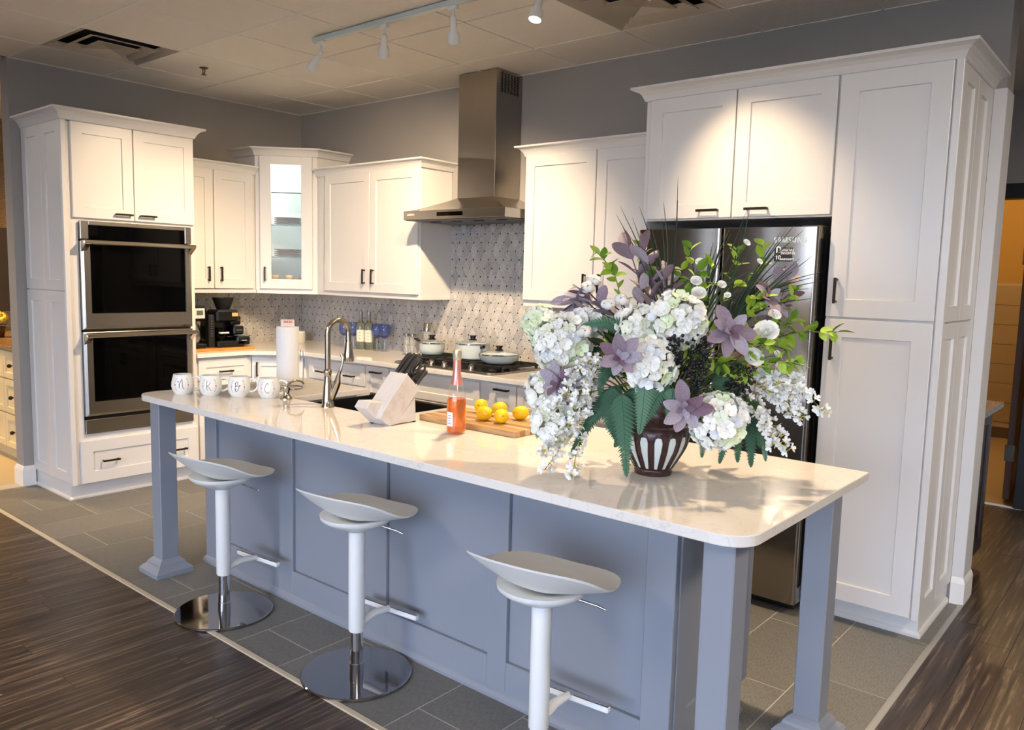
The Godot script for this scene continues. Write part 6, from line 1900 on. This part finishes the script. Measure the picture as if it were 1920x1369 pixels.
	# lime leaf sprigs with small white roses
	var lime := [[[660, 760], [700, 520], [765, 330], 9], [[860, 720], [930, 540], [960, 340], 9], [[900, 760], [1020, 560], [1075, 320], 9], [[960, 800], [1180, 700], [1390, 690], 11], [[980, 760], [1120, 620], [1210, 510], 9], [[480, 640], [440, 450], [365, 350], 8], [[1000, 860], [1130, 820], [1230, 830], 8], [[800, 720], [820, 560], [850, 390], 8], [[760, 840], [820, 800], [900, 830], 7], [[600, 640], [585, 470], [560, 330], 5], [[950, 820], [1040, 740], [1160, 760], 8], [[640, 740], [690, 720], [760, 760], 5], [[860, 900], [960, 860], [1010, 880], 6], [[930, 720], [1000, 620], [1065, 540], 7], [[990, 760], [1100, 690], [1215, 630], 8], [[690, 650], [730, 560], [800, 430], 6]]
	var li := 0
	var lime_say := ["rising left of the refrigerator door gap", "rising with a white bud at its tip", "rising to the refrigerator sticker", "reaching out to the pantry handle", "fanning toward the refrigerator edge", "rising above the cotton bolls", "lying over the trailing white sprays", "beside the dark grass in the middle", "among the dark berries", "between the mauve sprigs", "behind the largest white rose", "tucked under the top hydrangea", "over the lower dark berries", "beside the big mauve rosette", "above the largest white rose", "beside the small rose that touches the top hydrangea"]
	for s in lime:
		var dd: float = -0.08 + 0.012 * (li % 5)
		if li in [0, 1, 2, 5, 9]: dd += 0.08
		if li in [6, 8, 10, 12]: dd -= 0.10
		var base: Vector3 = q.call(s[0][0] + 0.0, s[0][1] + 0.0, dd)
		var mid: Vector3 = q.call(s[1][0] + 0.0, s[1][1] + 0.0, dd)
		var tip: Vector3 = q.call(s[2][0] + 0.0, s[2][1] + 0.0, dd)
		var th := thing("lime_leaf_sprig", "lime green leaf sprig %s" % lime_say[li], "foliage", base, 0.0, "lime leaf sprigs in the vase")
		stem_to(th, base, M.stem, 0.0018)
		var path := curve3([Vector3.ZERO, mid - base, tip - base], 7)
		part(MB.new().tube(path, 0.0014, 5), "stem", M.twig, th)
		var n: int = s[3] * 2
		for k in n:
			var f := 0.25 + 0.75 * k / (n - 1.0)
			var pi := clampi(int(f * (path.size() - 1)), 1, path.size() - 1)
			var tn: Vector3 = (path[pi] - path[pi - 1]).normalized()
			var an := k * 2.4
			var sidev := (right * cos(an) + up * sin(an) * 0.8 + toward * 0.5)
			var sz := rng.randf_range(0.75, 1.25)
			part(leaf_mesh(0.042, 0.025, -0.15, 0.25), "leaf", M.lime[rng.randi() % 3], th, path[pi], aim(tn * 0.6 + sidev, rng.randf_range(-0.8, 0.8)).scaled_local(Vector3.ONE * sz))
		li += 1
	var roses := [[1000, 312, 0.014, -0.02, "bud at the tip of the tallest lime sprig"], [803, 395, 0.016, -0.02, "bud beside the dark grass"], [785, 478, 0.020, -0.10, "just above the top hydrangea"], [797, 532, 0.026, -0.11, "touching the top hydrangea"], [895, 492, 0.016, -0.06, "in the middle of the lime leaves"], [922, 536, 0.012, -0.07, "tiny, under the dark grass"], [1088, 700, 0.042, -0.14, "largest, beside the big mauve rosette"], [1024, 808, 0.036, -0.17, "large, above the trailing sprays"], [990, 760, 0.018, -0.16, "between the two large roses"], [1056, 392, 0.012, -0.02, "tiny bud in front of the refrigerator"], [1122, 622, 0.020, -0.10, "small, above the largest rose"], [1130, 790, 0.016, -0.12, "small, at the edge of the trailing sprays"]]
	for h in roses:
		var c: Vector3 = q.call(h[0] + 0.0, h[1] + 0.0, h[3])
		var r: float = h[2]
		var th := thing("white_rose", "small white silk rose %s" % h[4], "flower", c, 0.0, "white roses in the vase")
		var ab := aim((toward * 0.8 + up * 0.5 + right * rng.randf_range(-0.4, 0.4)).normalized()) * Basis(Vector3.RIGHT, PI / 2)
		for ring in 3:
			var m := MB.new()
			var np: int = [5, 4, 3][ring]
			for k in np:
				m.xf = Transform3D(ab * Basis(Vector3.UP, TAU * k / np + ring * 0.5) * Basis(Vector3.RIGHT, -[0.15, 0.7, 1.15][ring]), Vector3.ZERO)
				var sc: float = [1.0, 0.8, 0.6][ring]
				m.grid(petal(r * sc, r * 1.15 * sc, 0.35, 4))
			part(m, "petal_whorl", M.rose, th)
		part(MB.new().ball(ab * Vector3(0, -0.002, 0), r * 0.22, 8, 5), "calyx", M.stem, th)
		stem_to(th, c, M.stem, 0.0012)
	# dark grass
	var tips := [[710, 30, -0.02], [462, 150, 0.02], [545, 155, 0.03], [1000, 180, 0.0], [1020, 150, 0.02], [1208, 232, -0.02], [1235, 372, -0.04], [1330, 432, -0.05], [905, 270, 0.02], [1150, 262, 0.03], [1290, 360, 0.0], [1222, 385, 0.05], [1000, 345, -0.03], [860, 305, 0.04], [760, 330, 0.05], [660, 450, -0.03], [712, 895, 0.0], [1120, 330, 0.03], [1040, 440, -0.05], [930, 250, 0.05], [1160, 470, -0.03], [820, 420, -0.02], [640, 200, 0.03], [1090, 390, -0.02]]
	for gi in 3:
		var base: Vector3 = q.call([680.0, 800.0, 900.0][gi], [700.0, 680.0, 700.0][gi], -0.02)
		var th := thing("grass_clump", "clump of long dark green grass blades %s" % ["arching over the mauve sprigs", "rising in the middle of the arrangement", "fanning out in front of the refrigerator"][gi], "grass", base, 0.0, "grass clumps in the vase")
		stem_to(th, base, M.blade[2], 0.004)
		for k in tips.size():
			var mine: bool = (tips[k][0] < 720 and gi == 0) or (tips[k][0] >= 720 and tips[k][0] < 1010 and gi == 1) or (tips[k][0] >= 1010 and gi == 2)
			if not mine or tips[k][1] > 800: continue
			for dup in 3:
				var tip: Vector3 = q.call(tips[k][0] + (0.0 if dup == 0 else rng.randf_range(-70, 60)), tips[k][1] + (0.0 if dup == 0 else rng.randf_range(20, 130)), tips[k][2])
				var b0 := right * rng.randf_range(-0.03, 0.03)
				var mid := (tip - base) * 0.5 + up * rng.randf_range(0.0, 0.05)
				var path := curve3([b0, mid, tip - base], 6)
				var P := []
				for i in path.size():
					var f := i / (path.size() - 1.0)
					var w := 0.0026 * (1.0 - f * f) + 0.0003
					var tn: Vector3 = (path[mini(i + 1, path.size() - 1)] - path[maxi(i - 1, 0)]).normalized()
					var sv := tn.cross(toward).normalized()
					P.append([path[i] - sv * w, path[i] + toward * w * 0.5, path[i] + sv * w])
				part(MB.new().grid(P), "blade", M.blade[(k + dup) % 3], th)
	# ferns
	var ferns := [[[570, 890], [560, 1010], [545, 1125], 0.052, -0.20], [[660, 900], [610, 990], [560, 1090], 0.050, -0.18], [[690, 930], [680, 1010], [672, 1075], 0.04, -0.19], [[450, 920], [420, 1000], [330, 1080], 0.05, -0.10], [[430, 940], [320, 1090], [250, 1230], 0.045, -0.06], [[470, 960], [480, 1120], [490, 1305], 0.062, -0.14], [[430, 930], [420, 1060], [455, 1160], 0.055, -0.12], [[500, 690], [400, 650], [300, 665], 0.045, -0.05], [[860, 890], [930, 930], [1010, 1020], 0.05, -0.10], [[950, 1000], [965, 1110], [965, 1245], 0.048, -0.06], [[1000, 1000], [1020, 1130], [1022, 1265], 0.05, -0.04], [[1030, 980], [1070, 1090], [1085, 1240], 0.045, 0.0], [[930, 1040], [915, 1140], [888, 1250], 0.042, -0.05], [[830, 1090], [822, 1150], [812, 1225], 0.035, -0.08], [[430, 820], [390, 880], [375, 960], 0.04, -0.12], [[520, 930], [500, 1060], [440, 1180], 0.055, -0.10], [[1000, 960], [1050, 1060], [1060, 1180], 0.05, -0.03]]
	var fern_say := ["broad, in front of the vase neck", "broad, crossing the vase neck", "short, touching the rim rosette", "spreading toward the cutting board", "thin, trailing with the white sprays onto the counter", "longest, hanging down the side of the vase", "curving in beside the longest one", "pointing up beside the low cotton boll", "under the dark berries", "hanging below the low hydrangea", "hanging straight beside the low hydrangea", "narrow, outermost toward the refrigerator", "curled, below the hanging hydrangea", "smallest, beside the vase shoulder", "small, below the front mauve rosette", "behind the longest frond", "behind the trailing white sprays toward the refrigerator"]
	var fni := -1
	for s in ferns:
		fni += 1
		var base: Vector3 = q.call(s[0][0] + 0.0, s[0][1] + 0.0, s[4])
		var mid: Vector3 = q.call(s[1][0] + 0.0, s[1][1] + 0.0, s[4] - 0.02)
		var tip: Vector3 = q.call(s[2][0] + 0.0, s[2][1] + 0.0, s[4])
		if tip.y < IT + 0.012:
			tip = tip + (CAM_AT - tip) * ((IT + 0.012 - tip.y) / (CAM_AT.y - tip.y))
		var th := thing("fern_frond", "green fern frond %s" % fern_say[fni], "fern", base, 0.0, "fern fronds in the vase")
		stem_to(th, base, M.stem, 0.0016)
		var path := curve3([Vector3.ZERO, mid - base, tip - base], 9)
		part(MB.new().tube(path, 0.0011, 5), "rachis", M.fern[2], th)
		var bl := MB.new()
		var cnt := path.size() * 2
		for k in cnt:
			var f := k / (cnt - 1.0)
			var fi := f * (path.size() - 1.001)
			var p: Vector3 = (path[int(fi)] as Vector3).lerp(path[int(fi) + 1], fi - int(fi))
			var tn: Vector3 = ((path[int(fi) + 1] as Vector3) - (path[int(fi)] as Vector3)).normalized()
			var sv := tn.cross(toward).normalized()
			var L: float = s[3] * pow(1.0 - f, 0.75) * minf(1.0, 0.6 + f * 4.0) * 0.92 * (1.0 if k % 2 == 0 else 0.84) + 0.003
			for e in [-1.0, 1.0]:
				var d: Vector3 = (sv * e * 0.85 + tn * 0.55 - toward * 0.15).normalized()
				var wv := tn * (tip - base).length() / cnt * 0.62
				if k % 2 == 0: d = (d + toward * 0.22).normalized()
				bl.fquad(p - wv, p + d * L * 0.6 - wv, p + d * L, p + d * L * 0.55 + wv)
				bl.fquad(p - wv, p + d * L * 0.55 + wv, p + wv, p - wv * 0.5)
		part(bl, "pinnae", M.fern[rng.randi() % 3], th)
	# berries
	var bers := [[700, 770, 55, 66, -0.20, "beside the top hydrangea"], [800, 850, 52, 110, -0.21, "largest, hanging above the vase"], [985, 875, 62, 50, -0.16, "toward the refrigerator"], [960, 940, 60, 45, -0.15, "lowest, above the hanging hydrangea"], [812, 745, 40, 50, -0.16, "upper, under the mauve rosette"], [1100, 1050, 25, 30, -0.06, "tiny, among the trailing sprays"]]
	for h in bers:
		var c: Vector3 = q.call(h[0] + 0.0, h[1] + 0.0, h[4])
		var th := thing("berry_cluster", "cluster of dark blue privet berries %s" % h[5], "berries", c, 0.0, "berry clusters in the vase")
		stem_to(th, c, M.stem, 0.002)
		var m := MB.new()
		var tw := MB.new()
		var rx: float = h[2] / 1284.0
		var ry: float = h[3] / 1284.0
		for k in int(h[2] * h[3] / 58.0) + 10:
			var d := Vector3(rng.randf_range(-1, 1), rng.randf_range(-1, 1), rng.randf_range(-1, 1))
			d = d.normalized() * pow(rng.randf(), 0.4)
			var p := right * d.x * rx + up * d.y * ry + toward * d.z * rx * 0.8
			m.ball(p, rng.randf_range(0.0042, 0.0062), 7, 5)
			if k % 3 == 0: tw.tube([p * 0.2, p], 0.0008, 4, false)
		part(m, "berries", M.berry, th).set_meta("kind", "stuff")
		part(tw, "twigs", M.stem, th)
	# trailing white sprays
	var sprs := [[[350, 830], [290, 960], [225, 1150], [140, 1280]], [[360, 850], [315, 1050], [280, 1180], [258, 1312]], [[330, 860], [250, 930], [200, 990], [180, 1040]], [[330, 950], [240, 1080], [180, 1160], [140, 1200]], [[360, 800], [300, 830], [250, 880], [230, 960]], [[380, 850], [330, 930], [310, 1000], [270, 1060]], [[1000, 860], [1150, 900], [1260, 960], [1335, 1035]], [[1020, 900], [1130, 960], [1200, 1010], [1238, 1055]], [[1000, 930], [1080, 1050], [1130, 1110], [1182, 1195]], [[980, 950], [1050, 1040], [1090, 1110], [1115, 1175]], [[1040, 850], [1120, 850], [1180, 880], [1220, 900]], [[1010, 880], [1090, 940], [1150, 1000], [1190, 1030]], [[1030, 870], [1110, 900], [1180, 940], [1230, 960]]]
	var spi := 0
	var spray_say := ["hanging farthest over the counter toward the cutting board", "hanging straight down beside the thin fern", "short, in front of the left mauve rosette", "ending in front of the lowest hydrangea", "starting below the front mauve rosette", "close to the spreading fern", "longest, reaching past the refrigerator edge", "arching toward the refrigerator door", "hanging lowest in front of the refrigerator", "hanging just outside the narrow ferns", "upper, below the lime leaves", "in the middle of the refrigerator side bunch", "just below the upper one of the bunch"]
	for s in sprs:
		var dd := -0.12 if s[0][0] < 700 else -0.13
		dd += 0.02 * (spi % 3)
		var pp := []
		for w in s:
			var pt: Vector3 = q.call(w[0] + 0.0, w[1] + 0.0, dd)
			if pt.y < IT + 0.025: pt += (CAM_AT - pt) * ((IT + 0.025 - pt.y) / (CAM_AT.y - pt.y))
			pp.append(pt)
		var base: Vector3 = pp[0]
		var th := thing("white_blossom_spray", "trailing white blossom spray %s" % spray_say[spi], "flower", base, 0.0, "white sprays on the %s side" % ("cutting-board" if s[0][0] < 700 else "refrigerator"))
		stem_to(th, base, M.stem, 0.0014)
		var path := curve3(pp.map(func(v): return v - base), 6)
		part(MB.new().tube(path, 0.0012, 5), "stem", M.stem, th)
		var cal := MB.new()
		for k in path.size():
			for e in (1 if k < 2 else 2):
				var an := rng.randf() * TAU
				var sidev := right * cos(an) + up * sin(an) + toward * 0.5
				var p: Vector3 = path[k] + sidev * 0.012
				cal.tube([path[k], p], [0.0008, 0.0022], 5)
				p.y = maxf(p.y, IT + 0.012 - base.y)
				part(blossom_mesh(rng.randi() % 3), "blossom", M.spray, th, p, aim(sidev + toward * 0.3 + Vector3(0, -0.4, 0), an))
		part(cal, "calyxes", M.yellow_bud, th)
		spi += 1
	# dark filler leaves that close the middle
	for k in 5:
		var c: Vector3 = center + (right * [-0.17, 0.0, 0.16, -0.06, 0.09][k] + up * [0.0, 0.04, 0.0, -0.08, -0.09][k] + toward * -0.02)
		var th := thing("leafy_filler", "dark green leafy filler branch deep inside the flower arrangement", "foliage", c, 0.0, "filler branches in the vase")
		stem_to(th, c, M.stem, 0.003)
		for i in 34:
			var d := Vector3(rng.randf_range(-1, 1), rng.randf_range(-1, 1), rng.randf_range(-1, 1)).normalized()
			part(leaf_mesh(0.075, 0.040, -0.2, 0.2), "leaf", [M.green, M.fern[2], M.lime[2], M.green][i % 4], th, d * rng.randf_range(0.02, 0.085), aim(d + Vector3(0, 0.1, 0), rng.randf_range(-1, 1)))

func blossom_mesh(kind: int) -> ArrayMesh:
	var key := "blossom%d" % kind
	if cache.has(key): return cache[key]
	var m := MB.new()
	var b := Basis(Vector3.RIGHT, PI / 2)
	for k in 4:
		m.xf = Transform3D(b * Basis(Vector3.UP, TAU * k / 4 + kind * 0.3) * Basis(Vector3.RIGHT, -[0.4, 0.75, 0.1][kind]), Vector3.ZERO)
		m.grid(petal(0.0155, 0.0105, 0.2, 4, 0.5))
	cache[key] = m.mesh()
	return cache[key]

# ---------------------------------------------------------------- neighbouring displays
func build_neighbours() -> void:
	# cream display cabinets beyond the wall end at the left
	var t := thing("cream_drawer_cabinet", "cream drawer cabinet with round dark knobs beyond the oven wall", "cabinet", Vector3(-0.80, 0, 1.80))
	part(MB.new().span(Vector3(-1.85, 0.10, -0.3), Vector3(0.64, 0.884, 0.28), 0.002), "body", M.cream, t)
	part(MB.new().span(Vector3(-1.85, 0, -0.3), Vector3(0.64, 0.10, 0.22)), "toe_kick", M.cream, t)
	for i in 6:
		var x0 := 0.635 - 0.37 * (i + 1)
		for q in [[0.115, 0.375], [0.385, 0.645], [0.655, 0.865]]:
			var d := part(MB.new().door(0.362, q[1] - q[0], 0.02, 0.045), "drawer", M.cream, t, Vector3(x0 + 0.185, (q[0] + q[1]) * 0.5, 0.28))
			part(MB.new().ball(Vector3(0, 0, 0.038), 0.016, 10, 6).tube([Vector3(0, 0, 0.018), Vector3(0, 0, 0.03)], 0.006, 8), "knob", M.bronze, d)
	single(MB.new().box(Vector3(0, 0.015, 0), Vector3(2.52, 0.03, 0.64), 0.003), "granite_countertop", M.granite, "brown speckled granite top on the cream display cabinets", "countertop", Vector3(-1.405, 0.884, 1.80))
	single(MB.new().span(Vector3(-4.4, 0, -0.05), Vector3(0, CH, 0.0)), "display_wall", M.granite, "mottled stone display wall behind the cream cabinets", "wall panel", Vector3(-0.135, 0, 1.49))
	var mw := thing("wall_unit", "small stainless steel wall unit on the stone display wall", "wall unit", Vector3(-2.25, 1.10, 1.525))
	part(MB.new().span(Vector3(-0.25, 0, -0.03), Vector3(0.10, 0.75, 0.30), 0.004), "body", M.fridge_side, mw)
	part(MB.new().span(Vector3(-0.24, 0.01, 0.30), Vector3(0.09, 0.74, 0.32), 0.004), "door", M.steel, mw)
	var fl := thing("yellow_flower_pot", "pot of small yellow flowers on the granite display counter", "potted flowers", Vector3(-1.55, 0.914, 1.93))
	part(MB.new().lathe([Vector2(0, 0), Vector2(0.05, 0), Vector2(0.07, 0.09), Vector2(0.06, 0.09), Vector2(0, 0.08)], 18), "pot", M.vase, fl)
	for k in 26:
		var d := Vector3(rng.randf_range(-1, 1), rng.randf_range(0.1, 1), rng.randf_range(-1, 1)).normalized()
		part(MB.new().ball(Vector3.ZERO, 0.022, 7, 5), "flower", mat(Color(0.86, 0.78, 0.30), 0.7) if k == 0 else fl.get_child(1).material_override, fl, Vector3(0, 0.13, 0) + d * 0.075)
	for k in 12:
		var an := TAU * k / 12
		part(leaf_mesh(0.09, 0.04, -0.3, 0.2), "leaf", M.green, fl, Vector3(0, 0.09, 0), aim(Vector3(cos(an), 0.5, sin(an))))
	var lamp := thing("display_spotlight", "warm display spotlight over the cream cabinets", "spotlight", Vector3(-1.6, CH, 2.75))
	part(MB.new().lathe([Vector2(0, -0.012), Vector2(0.045, -0.012), Vector2(0.055, 0.0), Vector2(0, 0.0)], 24), "trim_ring", M.stool_white, lamp)
	part(MB.new().lathe([Vector2(0, -0.0135), Vector2(0.040, -0.0125), Vector2(0.040, -0.012)], 24), "bulb", glow(Color(1.0, 0.82, 0.5), 6.0), lamp)
	var l := SpotLight3D.new()
	l.name = "display_lamp"
	l.light_color = Color(1.0, 0.80, 0.50)
	l.light_energy = 10.0
	l.light_size = 0.04
	l.spot_angle = 60.0
	l.spot_range = 10.0
	l.spot_attenuation = 2.0
	l.shadow_enabled = true
	lamp.add_child(l)
	l.transform = Transform3D(Basis.looking_at(Vector3(0.05, -1, -0.35), Vector3.BACK), Vector3(0, -0.03, 0))
	# dark vanity behind the back wall
	var v := thing("dark_vanity", "dark espresso cabinet end behind the pantry wall", "cabinet", Vector3(4.7, 0, -0.46))
	part(MB.new().span(Vector3(-0.6, 0.09, -0.27), Vector3(0.585, 0.884, 0.285), 0.002), "body", M.espresso, v)
	part(MB.new().span(Vector3(-0.6, 0, -0.22), Vector3(0.56, 0.09, 0.285)), "toe_kick", M.espresso, v)
	var dm := MB.new()
	dm.xf = Transform3D(Basis(Vector3.UP, PI / 2), Vector3(0.585, 0.487, 0.0))
	dm.door(0.53, 0.78, 0.014, 0.07)
	part(dm, "end_panel", M.espresso, v)
	single(MB.new().box(Vector3(0, 0.015, 0), Vector3(1.24, 0.03, 0.60), 0.003), "vanity_top", M.granite2, "speckled grey stone top on the dark espresso cabinet", "countertop", Vector3(4.72, 0.884, -0.475))
	var rl := thing("restroom_ceiling_lamp", "warm round ceiling lamp inside the rest room", "lamp", Vector3(4.7, CH, -3.7))
	part(MB.new().lathe([Vector2(0, -0.06), Vector2(0.10, -0.05), Vector2(0.14, -0.01), Vector2(0.14, 0)], 24), "shade", glow(Color(1.0, 0.80, 0.5), 2.0), rl)
	var o := OmniLight3D.new()
	o.name = "restroom_lamp"
	o.light_color = Color(1.0, 0.84, 0.60)
	o.light_energy = 2.2
	o.light_size = 0.12
	o.omni_range = 12.0
	o.omni_attenuation = 2.0
	o.shadow_enabled = true
	rl.add_child(o)
	o.position = Vector3(0, -0.09, 0)
